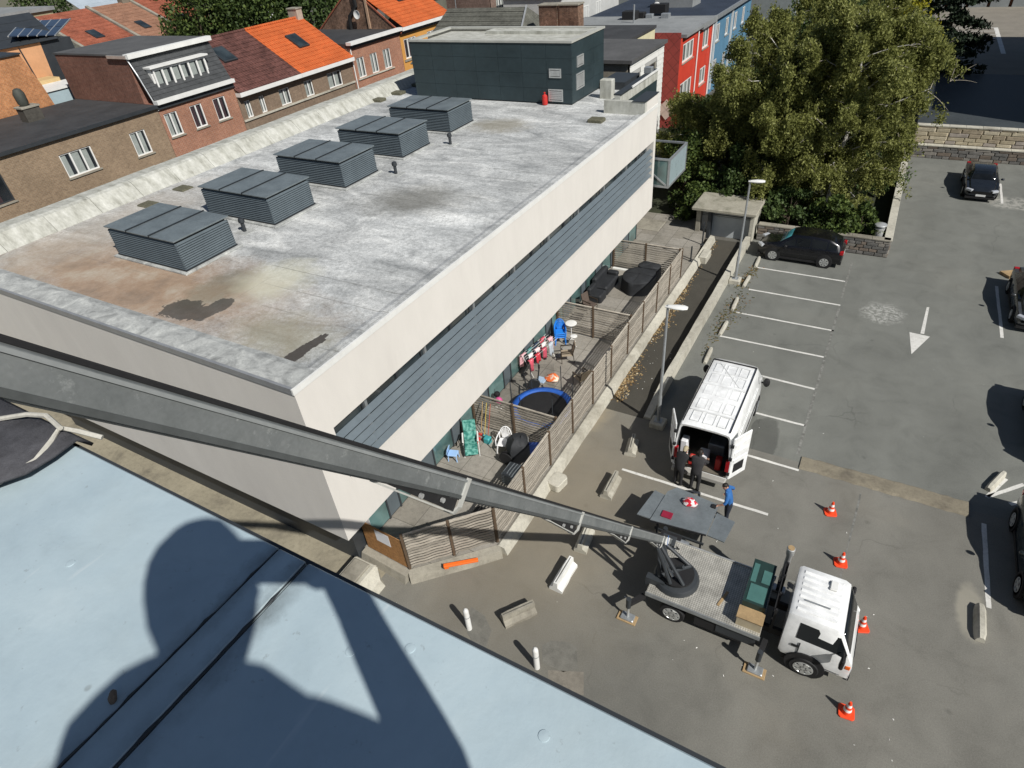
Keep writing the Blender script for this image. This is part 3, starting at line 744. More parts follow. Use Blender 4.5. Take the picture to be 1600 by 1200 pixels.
# ================================================================== FENCES
def slatmesh(L, n=9):
    """one bent board of a woven fence panel, along +X"""
    rings = []
    for i in range(n+1):
        x = L*i/n; w = .013*math.sin(2*math.pi*2*i/n)
        rings.append([(x,w-.007,-.038),(x,w+.007,-.038),(x,w+.007,.038),(x,w-.007,.038)])
    m = MB().loft([r[::-1] for r in rings]); me = m.mesh('slat'); me.materials.append(MAT['old_wood']); return me
def fence(pts, label, name='slat_fence', z0=.36, h=1.62, group=None, nsl=13):
    a = np.array(pts[0],float)
    r = thing(name, label, 'fence', (a[0],a[1],z0), 0, group)
    q = np.array(pts[-1],float)-a; L = np.linalg.norm(q); ang = math.atan2(q[1],q[0]); npan = max(1,round(L/1.9)); pl = L/npan
    r.rotation_euler = (0,0,ang)
    me = slatmesh(pl-.12)
    me2 = me.copy(); me2.transform(Matrix.Translation((pl-.12,0,0)) @ Matrix.Rotation(math.pi,4,'Z'))
    for p in range(npan+1):
        MB().cbox(p*pl-.045,p*pl+.045,-.045,.045,0,h+.05,.008).obj('post', MAT['post_wood'], r)
    for p in range(npan):
        for k in range(nsl):
            inst('slat', me if k%2 else me2, (p*pl+.06,0,.10+(h-.14)*k/(nsl-1)), r)
        MB().cbox(p*pl+.05,(p+1)*pl-.05,-.035,.035,h-.005,h+.035,.008).obj('top_rail', MAT['old_wood'], r)
    return r
CORN = (FX,10.68); CORN2 = (-10.06,8.52)
fence([CORN,(FX,30.3)], 'long weathered slat fence between the terraces and the garage ramp')
fence([CORN2,CORN], 'two weathered slat panels set at an angle above the yard')
fence([(-11.86,15.42),(-8.16,15.42)], 'slat cross fence beside the trampoline and white plastic chair')
fence([(-11.86,23.1),(-8.16,23.1)], 'slat cross fence behind the blue stacked chairs')
fence([(-11.86,30.25),(-8.16,30.25)], 'slat cross fence behind the covered round table')
# chipboard hoarding with notices
ob = thing('chipboard_hoarding','orange brown chipboard with a white notice closing the terrace corner','board',(-11.88,8.62,.36),math.atan2(8.52-8.62,-10.06+11.88))
Lb = math.hypot(1.82,.1)
MB().box(.02,Lb*.52,-.02,.0,0.,1.35).obj('board', MAT['osb'], ob); MB().box(Lb*.52+.006,Lb-.06,-.02,.0,0.,1.35).obj('board', MAT['osb'], ob)
MB().box(.62,1.22,-.028,-.022,.72,1.25).obj('notice', MAT['paper'], ob)
MB().box(.18,.42,.05,.056,.35,1.9).obj('sheet', MAT['paper'], ob)
# orange beam on the low wall
p = at(693,884,.35); q = at(747,874,.35)
bm = thing('orange_beam','bright orange plastic beam lying on the low wall by the angled fence','beam',(p[0],p[1],.0),0,None,world=True)
d_ = np.array([q[0]-p[0],q[1]-p[1],0]); d_/=np.linalg.norm(d_); off = np.array([d_[1],-d_[0],0])*.05
MB().bar(np.array([p[0],p[1],.40])+off,np.array([q[0],q[1],.40])+off,.13,.08).obj('beam', MAT['orange'], bm, bevel=.01)
MB().bar(np.array([p[0],p[1],.32])+off+d_*.02,np.array([p[0],p[1],.32])+off+d_*.16,.10,.08).obj('foot', MAT['orange'], bm)
MB().bar(np.array([p[0],p[1],.40])+off-d_*.02,np.array([p[0],p[1],.40])+off,.14,.09).obj('end_cap', MAT['black'], bm)
# concrete block at the alley mouth
blk = thing('concrete_block','big pale concrete block at the mouth of the alley below the roof edge','block',(-11.25,7.5,0))
MB().cbox(-.62,.30,-.46,.52,0,.62,.05).obj('body', MAT['concrete_pale'], blk); MB().cbox(-.50,.12,-.36,.40,.621,.70,.03).obj('cap', MAT['concrete'], blk)
MB().loft([[(.301,-.44,0),(.301,.50,0),(.301,.50,.56),(.301,-.44,.56)],[(.66,-.30,0),(.66,.3,0),(.58,.24,.34),(.58,-.24,.34)]]).obj('nose', MAT['concrete_pale'], blk)

# ramp wall, garage, stone walls
w = MB(); rings=[]; rr = random.Random(8)
for y in np.linspace(18.9,36.2,18):
    zt = .50 if y>21 else .5-.4*(21-y)/2.1
    rings.append([(-5.98,y,-.01),(-5.66+rr.uniform(-.01,.01),y,-.01),(-5.68+rr.uniform(-.012,.012),y,zt+rr.uniform(-.012,.012)),(-5.96+rr.uniform(-.012,.012),y,zt+rr.uniform(-.012,.012))])
w.loft([r[::-1] for r in rings])
tag(w.obj('ramp_wall', MAT['concrete_pale']),'low concrete wall dividing the garage ramp from the parking bays','wall')
gh = thing('garage_shelter','small concrete garage entrance with mossy flat roof and pale door','garage',(-7.3,37.2,0),world=True)
MB().box(-9.0,-8.75,36.35,38.3,-.01,1.78).obj('wall', MAT['concrete'], gh); MB().box(-5.86,-5.66,36.35,38.3,-.01,1.78).obj('wall', MAT['concrete_pale'], gh)
MB().box(-8.749,-5.861,38.0,38.3,-.01,1.78).obj('wall', MAT['concrete'], gh)
MB().box(-8.30,-8.12,36.3,36.9,-.01,1.78).obj('pier', MAT['anthracite'], gh)
MB().box(-8.11,-5.87,36.75,36.80,-.005,1.25).obj('door', M('garage_door',(.42,.45,.46),.5,0,.12,1.5), gh)
MB().box(-8.74,-8.31,36.72,36.78,.33,1.25).obj('side_panel', M('garage_side',(.36,.37,.37),.6,0,.15,1.5), gh)
for i in range(4): MB().box(-8.74,-5.87,36.70,36.76,1.30+i*.115,1.355+i*.115).obj('vent_slat', MAT['steel'], gh)
MB().box(-8.74,-5.87,36.77,36.79,1.26,1.77).obj('vent_back', MAT['anthracite'], gh)
rf = MB(); rr = random.Random(3)
rf.cbox(-9.25,-5.52,36.0,38.6,1.781,1.95,.04); rfo = rf.obj('roof', concrete('mossy_roof',(.34,.32,.26),(.17,.165,.12),sc=1.6).m, gh)
p = at(1102,398,.33); 
tag(MB().cbox(p[0]-.25,p[0]+.2,p[1]-.5,p[1]+.6,.0,.42,.04).obj('stone_step', MAT['concrete_pale']),'loose pale concrete step on the edge of the ramp','block')
# steel posts of the court edge
for q,h,lab in (((1097,382),1.35,'thin dark steel post beside the garage shelter'),((1079,408),.9,'thin dark steel post at the end of the long slat fence')):
    p = at(*q,.33); 
    r = thing('steel_post',lab,'post',(p[0],p[1],.325),0,'steel posts of the court edge')
    MB().box(-.035,.035,-.035,.035,.02,h).obj('post', MAT['anthracite'], r); MB().cbox(-.1,.1,-.1,.1,0,.02,.01).obj('base_plate', MAT['anthracite'], r)

def stone_wall(name, label, a, b, z0, z1, thick, cols, sh=(.12,.2), sw=(.25,.6), cap=True, seed=1, side=1, capmat=None, maxn=300):
    a = np.array(a,float); b = np.array(b,float); d = b-a; L = np.linalg.norm(d); d/=L
    r = thing(name, label, 'wall', (a[0],a[1],0), math.atan2(d[1],d[0]))
    rr = random.Random(seed)
    MB().box(0,L,0,thick,z0,z1).obj('core', M(name+'_mortar',lin(cols[0],.62),.95,0,.3,5), r)
    mats = [M(name+'_s%d'%i, c, .85,0,.3,4,.012,12) for i,c in enumerate(cols)]
    meshes = []
    for k in range(12):
        q = random.Random(k+seed*50); m = MB()
        f = lambda s_: q.uniform(-s_,s_)
        V0 = [(0,0,0),(1,0,0),(1,0,1),(0,0,1)]
        m.add([(0,.02,0),(1,.02,0),(1,.02,1),(0,.02,1)]+[(.04+abs(f(.04)),-.035+f(.015),.06+abs(f(.06))),(.96-abs(f(.04)),-.035+f(.015),.06+abs(f(.06))),(.96-abs(f(.04)),-.035+f(.015),.94-abs(f(.08))),(.04+abs(f(.04)),-.035+f(.015),.94-abs(f(.08)))],
              [(4,5,6,7),(0,1,5,4),(1,2,6,5),(2,3,7,6),(3,0,4,7)])
        me = m.mesh('stone'); me.materials.append(mats[k%len(mats)]); meshes.append(me)
    z = z0; n = 0
    while z < z1-.04:
        h = min(rr.uniform(*sh), z1-z); x = 0
        if z1-z-h < .05: h = z1-z
        while x < L-.02:
            wv = min(rr.uniform(*sw), L-x)
            if L-x-wv < .1: wv = L-x
            if n < maxn:
                inst('stone', rr.choice(meshes), (x+.005,-.012,z+.005), r, 0, (wv-.012,1,h-.012)); n += 1
            x += wv
        z += h
    if cap:
        x = 0
        while x < L-.01:
            wv = min(1.0, L-x); MB().cbox(x+.004,x+wv-.004,-.07,thick+.04,z1+.001,z1+.075,.012).obj('coping_stone', capmat or MAT['concrete'], r); x += wv
    return r
GREY = [(.20,.19,.175),(.145,.14,.13),(.26,.24,.21),(.19,.155,.125)]
stone_wall('stone_garden_wall','grey stone wall along the garden behind the black parked car',(-5.5,37.05),(1.42,37.05),0,.92,.3,GREY,seed=2)
stone_wall('stone_garden_wall','grey stone wall side running away past the metal flue',(1.42,37.05),(1.42,54.6),0,.92,.3,GREY,(.14,.22),(.5,1.2),seed=5,capmat=MAT['concrete_pale'])
BEI = [(.42,.36,.25),(.48,.42,.30),(.36,.30,.215),(.33,.29,.25),(.52,.46,.34)]
stone_wall('stone_retaining_wall','beige block retaining wall behind the dark saloon car',(1.5,55.),(26.,55.),.95,2.1,.4,BEI,(.2,.3),(.6,1.3),seed=7,capmat=MAT['concrete_pale'])
stone_wall('stone_retaining_base','grey rubble base wall below the beige blocks',(1.5,54.6),(26.,54.6),0,.85,.5,GREY,(.16,.26),(.4,.9),seed=9,capmat=MAT['concrete_pale'])
o = MB().box(1.5,40,55.45,72,0,2.05).obj('upper_terrace', M('terrace_tar',(.05,.058,.062),.6,0,.3,.6)); struct(o)
# chrome flue
p = at(1383,362,0.)
fl = thing('steel_flue','short shiny steel flue with a rain cap in the garden corner','flue',(.75,37.75,0))
MB().lathe((0,0,0),[(.22,0),(.22,1.25),(.25,1.26),(.25,1.34),(.2,1.35)],16).obj('pipe', MAT['alu'], fl, smooth=True)
MB().lathe((0,0,1.36),[(.16,0),(.16,.1)],12).obj('collar', MAT['steel'], fl, smooth=True)
MB().lathe((0,0,1.47),[(.3,0),(.32,.03),(.3,.08),(.05,.16)],16).obj('cap', MAT['alu'], fl, smooth=True)

# lamp posts
def lamp(x,y,lab,head):
    r = thing('street_lamp',lab,'lamp post',(x,y,0),0,'car park lamp posts')
    MB().cbox(-.28,.28,-.28,.28,0,.24,.03).obj('footing', MAT['concrete_pale'], r)
    MB().cbox(-.15,.15,-.15,.15,.241,.27,.01).obj('base_plate', MAT['steel'], r)
    MB().lathe((0,0,.27),[(.075,0),(.075,1.2),(.06,1.25),(.045,5.2)],12).obj('pole', MAT['steel'], r, smooth=True)
    hd = MB(); a = head
    dx,dy = math.cos(a),math.sin(a); u = np.array([dx,dy,.05]); s_ = np.array([-dy,dx,0])
    rings=[]
    for t_,w_,h_ in ((-.08,.05,.04),(.05,.09,.06),(.3,.15,.08),(.55,.15,.07),(.68,.09,.04)):
        c = np.array([0,0,5.5])+u*t_
        rings.append([tuple(c+s_*w_*math.cos(k)+np.array([0,0,1])*h_*math.sin(k)) for k in [2*math.pi*i/12 for i in range(12)]])
    hd.loft(rings)
    hd.obj('lamp_head', MAT['white_frame'], r, smooth=True)
    MB().lathe((0,0,5.47),[(.05,0),(.05,.08)],10).obj('spigot', MAT['steel'], r)
    return r
L1 = at(1148,441); L2 = at(1028,664)
lamp(L1[0],L1[1],'tall grey lamp post between the ramp wall and the black parked car',.1)
lamp(L2[0],L2[1],'tall grey lamp post standing beside the white van',.1)

# wheel stops at the bays, loose concrete barriers, bollards, cones
def stop(loc, rz, lab, L=1.25, w=.2, h=.16, mat='concrete_pale', group='worn kerb stops at the head of the bays'):
    m = MB(); rings=[]
    for i,t_ in enumerate(np.linspace(-L/2,L/2,7)):
        k = .75 if i in (0,6) else 1.
        rings.append([(t_,-w/2*k,0),(t_,w/2*k,0),(t_,w/2*.8*k,h*.7*k),(t_,w/2*.4*k,h*k),(t_,-w/2*.4*k,h*k),(t_,-w/2*.8*k,h*.7*k)])
    m.loft([r_[::-1] for r_ in rings]); o = m.obj('kerb_stop', MAT[mat], smooth=True); o.location = (loc[0],loc[1],0.002); o.rotation_euler=(0,0,rz)
    return tag(o, lab, 'kerb stop', group)
SL = ['worn kerb stop beside the front wheel of the black parked car','worn kerb stop beside the footing of the far lamp post','worn kerb stop overgrown with weeds','worn kerb stop at the head of the empty bay line','worn kerb stop in front of the white van bumper']
for i,q in enumerate(((1183,411),(1166,441),(1148,476),(1130,514),(1106,557))):
    p = at(*q); stop(p, math.pi/2+.03*(-1)**i, SL[i])
p = at(1555,754); stop(p, 1.15, 'pale kerb stop lying across the white marking at the far bay', 1.2,.24,.2, group=None)
p = at(1530,975); stop(p, math.pi/2, 'black and white kerb stop beside the dark car at the yard edge', 1.2,.30,.24, 'concrete_pale', None)
def barrier(a, b, lab, w=.42, h=.42, mat='concrete_pale', split=True):
    a = np.array(a[:2]); b = np.array(b[:2]); c = (a+b)/2; d = b-a; L = max(.5,np.linalg.norm(d))
    r = thing('concrete_barrier', lab, 'barrier', (c[0],c[1],0), math.atan2(d[1],d[0]), 'loose concrete barriers in the yard')
    rr = random.Random(int(abs(c[0])*100)); rings = []
    for t_ in np.linspace(-L/2,L/2,6):
        j = lambda: rr.uniform(-.012,.012)
        rings.append([(t_,-w/2+j(),0),(t_,w/2+j(),0),(t_,w/2+j(),h*.28),(t_,w*.2+j(),h*.5+j()),(t_,w*.16+j(),h+j()),(t_,-w*.16+j(),h+j()),(t_,-w*.2+j(),h*.5+j()),(t_,-w/2+j(),h*.28)])
    MB().loft([q_[::-1] for q_ in rings]).obj('body', MAT[mat], r)
    if split: MB().box(-L/2+.04,L/2-.04,-.012,.012,h-.02,h+.012).obj('joint', MAT['concrete_dark'], r)
    return r
for a,b,lab,mt in (((946,780),(963,748),'concrete barrier on the yard near the white parking line','concrete_pale'),((984,713),(990,690),'concrete barrier half in the shadow of the white van','concrete_pale'),((906,864),(920,830),'concrete barrier lying in the shadow of the lift boom','concrete_pale'),((868,924),(893,882),'white flaking concrete barrier behind the lift truck','white_paint'),((786,974),(835,952),'weathered grey concrete barrier lying crosswise in the yard','concrete')):
    barrier(at(*a),at(*b),lab, mat=mt)
p = at(871,758); q = at(881,744)
b_ = MB(); b_.prism([(-.34,-.2),(-.26,-.28),(.26,-.28),(.36,-.14),(.34,.2),(.2,.28),(-.26,.26),(-.34,.16)],0,.34)
o = b_.obj('stone_block', MAT['concrete_pale'], bevel=.03); o.location=(p[0],p[1],0); o.rotation_euler=(0,0,1.4); tag(o,'flat pale stone block beside the long slat fence','block')
def bollard(x,y,h,lab,tilt=0):
    r = thing('bollard',lab,'bollard',(x,y,0),0,'white bollards by the near wall')
    MB().lathe((0,0,0),[(.085,0),(.085,h-.12),(.07,h-.04),(.03,h)],14).obj('post', MAT['white_paint'], r, smooth=True)
    MB().lathe((0,0,h*.62),[(.09,0),(.09,.03)],14).obj('ring', MAT['steel'], r)
    return r
# their feet are hidden behind the roof edge
pb = at(727,952,1.0); bollard(pb[0],pb[1],1.0,'white post whose shadow crosses the patched tar')
pb = at(836,1013,1.0); bollard(pb[0],pb[1],1.0,'white bollard with a steel ring just beyond the roof edge')
def cone(x,y,rz,lab):
    r = thing('traffic_cone',lab,'cone',(x,y,0),rz,'orange and white traffic cones around the lift truck')
    MB().prism([(-.14,-.19),(.14,-.19),(.19,-.14),(.19,.14),(.14,.19),(-.14,.19),(-.19,.14),(-.19,-.14)],0,.045).obj('base', MAT['cone'], r, bevel=.008)
    R_ = lambda z: .125-.095*(z-.045)/.47
    def band(z0,z1,mt,nm):
        MB().lathe((0,0,0),[(R_(z0),z0),(R_(z1),z1)],18).obj(nm, MAT[mt], r, smooth=True)
    band(.045,.16,'cone','body'); band(.161,.25,'reflect','white_band'); band(.251,.33,'cone','body'); band(.331,.42,'reflect','white_band'); band(.421,.515,'cone','tip')
    return r
for q,rz,lab in (((1297,801),.3,'traffic cone on the yard near the patched kerb strip'),((1313,880),.2,'traffic cone ahead of the truck cab roof corner'),((1345,980),.4,'traffic cone just in front of the truck windscreen'),((1322,1113),.1,'traffic cone standing alone beyond the truck')):
    p = at(*q); cone(p[0],p[1],rz,lab)
# old patches in the tarmac
def tarpatch(pts, mat, nm='tar_patch'):
    q = [at(*p_) for p_ in pts]; struct(MB().sheet([(v[0],v[1]) for v in q], .003).obj(nm, mat))
pt1 = M('tar_patch_dark',(.155,.15,.13),.85,0,.3,4,.008,30); pt2 = M('tar_patch_warm',(.20,.182,.15),.85,0,.3,5,.008,30)
tarpatch([(847,1008),(860,1001),(888,1003),(901,1012),(903,1044),(880,1050),(848,1036)], pt1)
tarpatch([(856,1047),(912,1050),(912,1086),(880,1084),(857,1062)], pt2)
tarpatch([(736,948),(757,962),(768,985),(760,1012),(740,1008),(728,985)], pt1)
for a_,b_ in (((1345,771),(1312,905)),((1096,860),(1300,930))): stripe('tar_joint', at(*a_), at(*b_), .05, .003, 'worn_paint')
# weeds along the bay heads, dry leaves along the ramp
def scatter(name, spots, n, size, mat, seed, zb=0., up=.5):
    rr = np.random.RandomState(seed); V=[]; Fc=[]
    for (x0,y0,x1,y1,w_) in spots:
        k = int(n/len(spots))
        t_ = rr.rand(k); px_ = x0+(x1-x0)*t_+rr.normal(0,w_,k); py_ = y0+(y1-y0)*t_+rr.normal(0,w_,k)
        for i in range(k):
            s_ = size*rr.uniform(.5,1.4); a = rr.uniform(0,6.28); tl = rr.uniform(0,up)
            c = np.array([px_[i],py_[i],zb+.004+s_*tl*.5+rr.uniform(0,.01)])
            u_ = np.array([math.cos(a),math.sin(a),0])*s_; v_ = np.array([-math.sin(a)*(1-tl*.7),math.cos(a)*(1-tl*.7),tl])*s_*.6
            o_ = len(V); V += [tuple(c-u_-v_),tuple(c+u_-v_*.4),tuple(c+u_*.9+v_),tuple(c-u_*.6+v_)]; Fc.append((o_,o_+1,o_+2,o_+3))
    me = bpy.data.meshes.new(name); me.from_pydata(V,[],Fc); me.materials.append(mat); o = bpy.data.objects.new(name,me); COL.objects.link(o); return stuff(o)
dry = NT('dry_leaves'); dry.set(.9,0,.1); isl = dry.new('ShaderNodeNewGeometry').outputs['Random Per Island']
dry.color(dry.ramp(isl,[(0.,(.10,.06,.025)),(.4,(.26,.17,.08)),(.8,(.36,.27,.14)),(1.,(.5,.42,.28))]))
o = scatter('dry_leaves', [(-7.55,19.6,-7.55,35.9,.12),(-7.5,24.5,-7.55,30,.16),(-7.45,19.6,-7.5,22.,.2)], 1500, .042, dry.m, 3); tag(o,'dry fallen leaves gathered along the edge of the ramp','leaves')
wd = NT('weeds'); wd.set(.9,0,.15); isl = wd.new('ShaderNodeNewGeometry').outputs['Random Per Island']
wd.color(wd.ramp(isl,[(0.,(.05,.055,.02)),(.5,(.10,.095,.035)),(.8,(.2,.15,.06)),(1.,(.24,.12,.06))]))
o = scatter('weeds', [(-5.0,24.,-4.9,33.,.16),(-4.85,26.5,-4.6,30.,.3),(-4.75,33.6,-5.0,31.,.15)], 900, .04, wd.m, 5, 0, .9); tag(o,'dry weeds growing along the head of the parking bays','weeds')
lit = M('litter',(.75,.74,.7),.7,0,.1,9)
o = scatter('litter', [(-4,4,6,30,3.),(-6,8,5,14,2.5),(-7.2,19,-6.6,24,.4)], 60, .024, lit, 9, 0, .4); tag(o,'small pale scraps of litter strewn over the tarmac','litter')

# ================================================================== HOUSES
def wallX(X, y0,y1,z0,z1, ops=(), depth=.14, sgn=1):
    """wall facing +X with real openings and reveals"""
    m = MB(); ys = sorted({y0,y1,*[o for q in ops for o in q[:2]]}); zs = sorted({z0,z1,*[o for q in ops for o in q[2:]]})
    ys = [y for y in ys if y0<=y<=y1]; zs = [z for z in zs if z0<=z<=z1]
    for a,b in zip(ys,ys[1:]):
        for c,d in zip(zs,zs[1:]):
            yc,zc = (a+b)/2,(c+d)/2
            if any(q[0]<yc<q[1] and q[2]<zc<q[3] for q in ops): continue
            m.add([(X,a,c),(X,b,c),(X,b,d),(X,a,d)],[(0,1,2,3)])
    for (a,b,c,d) in ops:
        i = X-depth; c = max(c,z0); d = min(d,z1)
        m.add([(X,a,c),(X,b,c),(i,b,c),(i,a,c)],[(0,1,2,3)]); m.add([(X,a,d),(X,b,d),(i,b,d),(i,a,d)],[(3,2,1,0)])
        m.add([(X,a,c),(i,a,c),(i,a,d),(X,a,d)],[(0,1,2,3)]); m.add([(X,b,c),(i,b,c),(i,b,d),(X,b,d)],[(3,2,1,0)])
    return m
def window(par, X, op, n=2, pane=None, frame=None, sill=True, depth=.12, fw=.07, skew=0, trans=0):
    a,b,c,d = op; x1 = X-depth+.07; x0 = x1-.06; frame = frame or MAT['white_frame']; pane = pane or MAT['curtain']
    f = MB()
    f.box(x0,x1,a,b,c,c+fw); f.box(x0,x1,a,b,d-fw,d); f.box(x0,x1,a,a+fw,c+fw,d-fw); f.box(x0,x1,b-fw,b,c+fw,d-fw)
    for i in range(1,n):
        y = a+(b-a)*i/n; f.box(x0,x1,y-fw*.6,y+fw*.6,c+fw,d-fw)
    if trans: f.box(x0+.002,x1-.002,a+fw,b-fw,c+(d-c)*trans-.03,c+(d-c)*trans+.03)
    w = f.obj('window', frame, par)
    wp = Matrix.Translation(-Vector(par.location))
    def sub(o): o.parent = w
    sub(MB().box(x0-.02,x0-.005,a,b,c,d).obj('pane', MAT['glass_dark']))
    # blinds or curtains behind parts of the pane
    k = MB(); 
    for i in range(n):
        ya = a+(b-a)*i/n+fw; yb = a+(b-a)*(i+1)/n-fw
        if yb-ya>.08: k.box(x0-.004,x0-.001,ya,ya+(yb-ya)*(.62 if (i+n)%2 else .85),c+fw,d-fw*1.2)
    sub(k.obj('curtain', pane))
    if sill: sub(MB().box(X-depth,X+.07,a-.08,b+.08,c-.09,c-.005).obj('sill', MAT['concrete']))
    return w
def wpx(X, tl, br):
    p = atX(*tl,X); q = atX(*br,X); return (p[1],q[1],q[2],p[2])
HX = -41.0
redbrick = brickmat('red_brick',(.42,.17,.095),(.34,.13,.075),(.42,.34,.27),var=.2)
brownbrick = brickmat('brown_brick',(.33,.235,.15),(.26,.18,.115),(.34,.28,.21),var=.2)
brownbrick2 = brickmat('dull_brown_brick',(.25,.175,.12),(.2,.14,.095),(.28,.23,.18),var=.2)
orangebrick = brickmat('orange_brick',(.55,.23,.09),(.46,.18,.07),(.5,.33,.2),'y')
sidebrick = brickmat('side_brick',(.26,.115,.08),(.2,.09,.065),(.25,.19,.155),'x')
redbrick_x = brickmat('old_brick_x',(.27,.15,.095),(.20,.11,.075),(.3,.25,.2),'x',1.,.55)
tar = M('tar_roof',(.045,.046,.048),.8,0,.35,.7); tar2 = M('grey_tar',(.09,.09,.09),.85,0,.3,.6); tar3 = M('pale_tar',(.24,.25,.25),.8,0,.25,.5)
white = MAT['white_paint']
def tilemat(name, c, k=.25):
    t = NT(name); t.set(.8,0,.25); xyz = t.sep()
    wv = t.math('PINGPONG', xyz[1], .11); pan = t.ramp(wv,[(0.,.6),(.04,1.),(.11,1.1)])
    n = t.ramp(t.noise(.9,5,.7),[(.3,1-k),(.7,1+k*.7)]); n2 = t.ramp(t.noise(6,4,.7),[(.3,1-k),(.7,1+k*.5)])
    cc = t.mix(1.,t.mix(1.,t.mix(1.,c,n,'MULTIPLY'),n2,'MULTIPLY'),pan,'MULTIPLY'); t.color(cc); t.bump(wv,.04,.5); return t.m
orange_tile = tilemat('orange_tile',(.55,.125,.035),.22); dark_tile = tilemat('dark_red_tile',(.135,.06,.05),.5); red_tile = tilemat('red_tile',(.34,.11,.065),.35); brown_tile = tilemat('brown_tile',(.32,.17,.11),.3)
slate_tile = tilemat('slate_tile',(.125,.125,.105),.35)
def tiled(par, e0, e1, r1, r0, n, mat, name='tile_course', th=.035):
    """a slope laid in courses, each lapping the one below: e0-e1 eave, r0-r1 ridge"""
    e0,e1,r0,r1 = [np.array(v,float) for v in (e0,e1,r0,r1)]
    nr = np.cross(e1-e0, r0-e0); nr /= np.linalg.norm(nr)
    if nr[2]<0: nr = -nr
    me_all = []
    for i in range(n):
        a0 = e0+(r0-e0)*i/n; a1 = e1+(r1-e1)*i/n; b0 = e0+(r0-e0)*min(1,(i+1.06)/n); b1 = e1+(r1-e1)*min(1,(i+1.06)/n)
        m = MB(); up = nr*th
        V = [a0,a1,b1,b0, a0+up*1.6,a1+up*1.6,b1+up*.6,b0+up*.6]
        m.add(V,[(0,3,2,1),(4,5,6,7),(0,1,5,4),(1,2,6,5),(2,3,7,6),(3,0,4,7)]); m.obj(name, mat, par)
def rooflight(par, slope, u0,u1,v0,v1):
    e0,e1,r1,r0 = [np.array(q,float) for q in slope]
    P_ = lambda u,v: (e0+(e1-e0)*u)*(1-v)+(r0+(r1-r0)*u)*v
    nr = np.cross(e1-e0, r0-e0); nr/=np.linalg.norm(nr); nr = nr if nr[2]>0 else -nr
    a,b,c,d = P_(u0,v0),P_(u1,v0),P_(u1,v1),P_(u0,v1)
    m = MB(); V = [a+nr*.02,b+nr*.02,c+nr*.02,d+nr*.02,a+nr*.16,b+nr*.16,c+nr*.16,d+nr*.16]
    m.add(V,[(0,3,2,1),(4,5,6,7),(0,1,5,4),(1,2,6,5),(2,3,7,6),(3,0,4,7)])
    w = m.obj('roof_window', MAT['anthracite'], par)
    g = .08; a,b,c,d = [P_(u,v)+nr*.166 for u,v in ((u0+g*(u1-u0),v0+g*(v1-v0)),(u1-g*(u1-u0),v0+g*(v1-v0)),(u1-g*(u1-u0),v1-g*(v1-v0)),(u0+g*(u1-u0),v1-g*(v1-v0)))]
    k = MB().add([a,b,c,d],[(0,1,2,3)]).obj('pane', MAT['glass_green'] if u0>.4 else MAT['glass']); k.parent = w
def chimney(par, x0,x1,y0,y1,z0,z1, mat, pots=1):
    s = MB().box(x0,x1,y0,y1,z0,z1).obj('chimney', mat, par)
    k = MB().cbox(x0-.06,x1+.06,y0-.06,y1+.06,z1+.001,z1+.1,.02).obj('chimney_cap', MAT['concrete']); k.parent = s
    for i in range(pots):
        y = y0+(y1-y0)*(i+.5)/pots; k = MB().lathe(((x0+x1)/2,y,z1+.1),[(.13,0),(.11,.28),(.13,.3)],10).obj('chimney_pot', M('clay',(.3,.12,.06),.8,0,.2,3)); k.parent = s

# A  brown brick house with a flat tar roof
A = thing('brown_brick_house','brown brick house with flat black tar roof and white windows','house',(-45,17,0),world=True)
ops = [wpx(HX,(91,243),(161,261)), wpx(HX,(201,209),(240,237))]
ops[0] = (ops[0][0],ops[0][1]-.15,ops[0][2]+.02,ops[0][3]); 
q = atX(6,268,HX); ops.append((q[1]-3.0,q[1]-.2,q[2]-1.5,q[2]+.35))
wallX(HX,4,25.38,0,8.6,ops).obj('front_wall', brownbrick, A); MB().box(-49.6,HX-.15,4.01,25.37,0,8.599).obj('body', brownbrick, A)
window(A,HX,ops[0],3); window(A,HX,ops[1],2); window(A,HX,ops[2],2,MAT['curtain_dark'],MAT['anthracite'])
MB().box(-49.8,HX+.12,3.9,25.36,8.601,8.74).obj('roof', tar, A); MB().box(HX+.121,HX+.2,3.9,25.36,8.56,8.76).obj('gutter', MAT['anthracite'], A)
p = at(55,188,8.74); chimney(A,p[0]-.55,p[0]+.25,p[1]-.5,p[1]+.5,8.70,9.5,M('dark_chimney',(.07,.065,.055),.9,0,.4,4,.03,8),1)
MB().lathe((p[0]-.15,p[1]-.1,9.6),[(.2,0),(.3,.15),(.32,.7),(.2,.95),(.06,1.0)],12).obj('cowl', M('dark_cowl',(.06,.065,.055),.7,0,.3,5), A, smooth=True)

# B  red brick house with slate mansard
Bh = thing('mansard_house','red brick house with a slate mansard and a long white dormer window','house',(-45,28.4,0),world=True)
BY0,BY1 = 25.4,31.5
ops = [wpx(HX,(255,179),(289,209)),wpx(HX,(295,166),(326,195)),wpx(HX,(331,155),(361,182))]
ops = [(a,b,c,d) for a,b,c,d in ops]; zt = sum(o[3] for o in ops)/3; zb = sum(o[2] for o in ops)/3
ops = [(a,b,zb,zt) for a,b,c,d in ops]
low = [(a,b,zb-2.75,zt-2.75) for a,b,c,d in ops]
wallX(HX,BY0,BY1,0,8.75,ops+low).obj('front_wall', redbrick, Bh)
MB().box(-50.,HX-.15,BY0+.005,BY1-.005,0,8.749).obj('body', sidebrick, Bh)
MB().box(-50.,-42.15,BY0,BY1-.006,8.75,11.5).obj('side_wall', sidebrick, Bh)
for i,o_ in enumerate(ops): window(Bh,HX,o_,2,MAT['curtain_dark'] if i else MAT['curtain'])
for o_ in low: window(Bh,HX,o_,2,MAT['curtain_dark'])
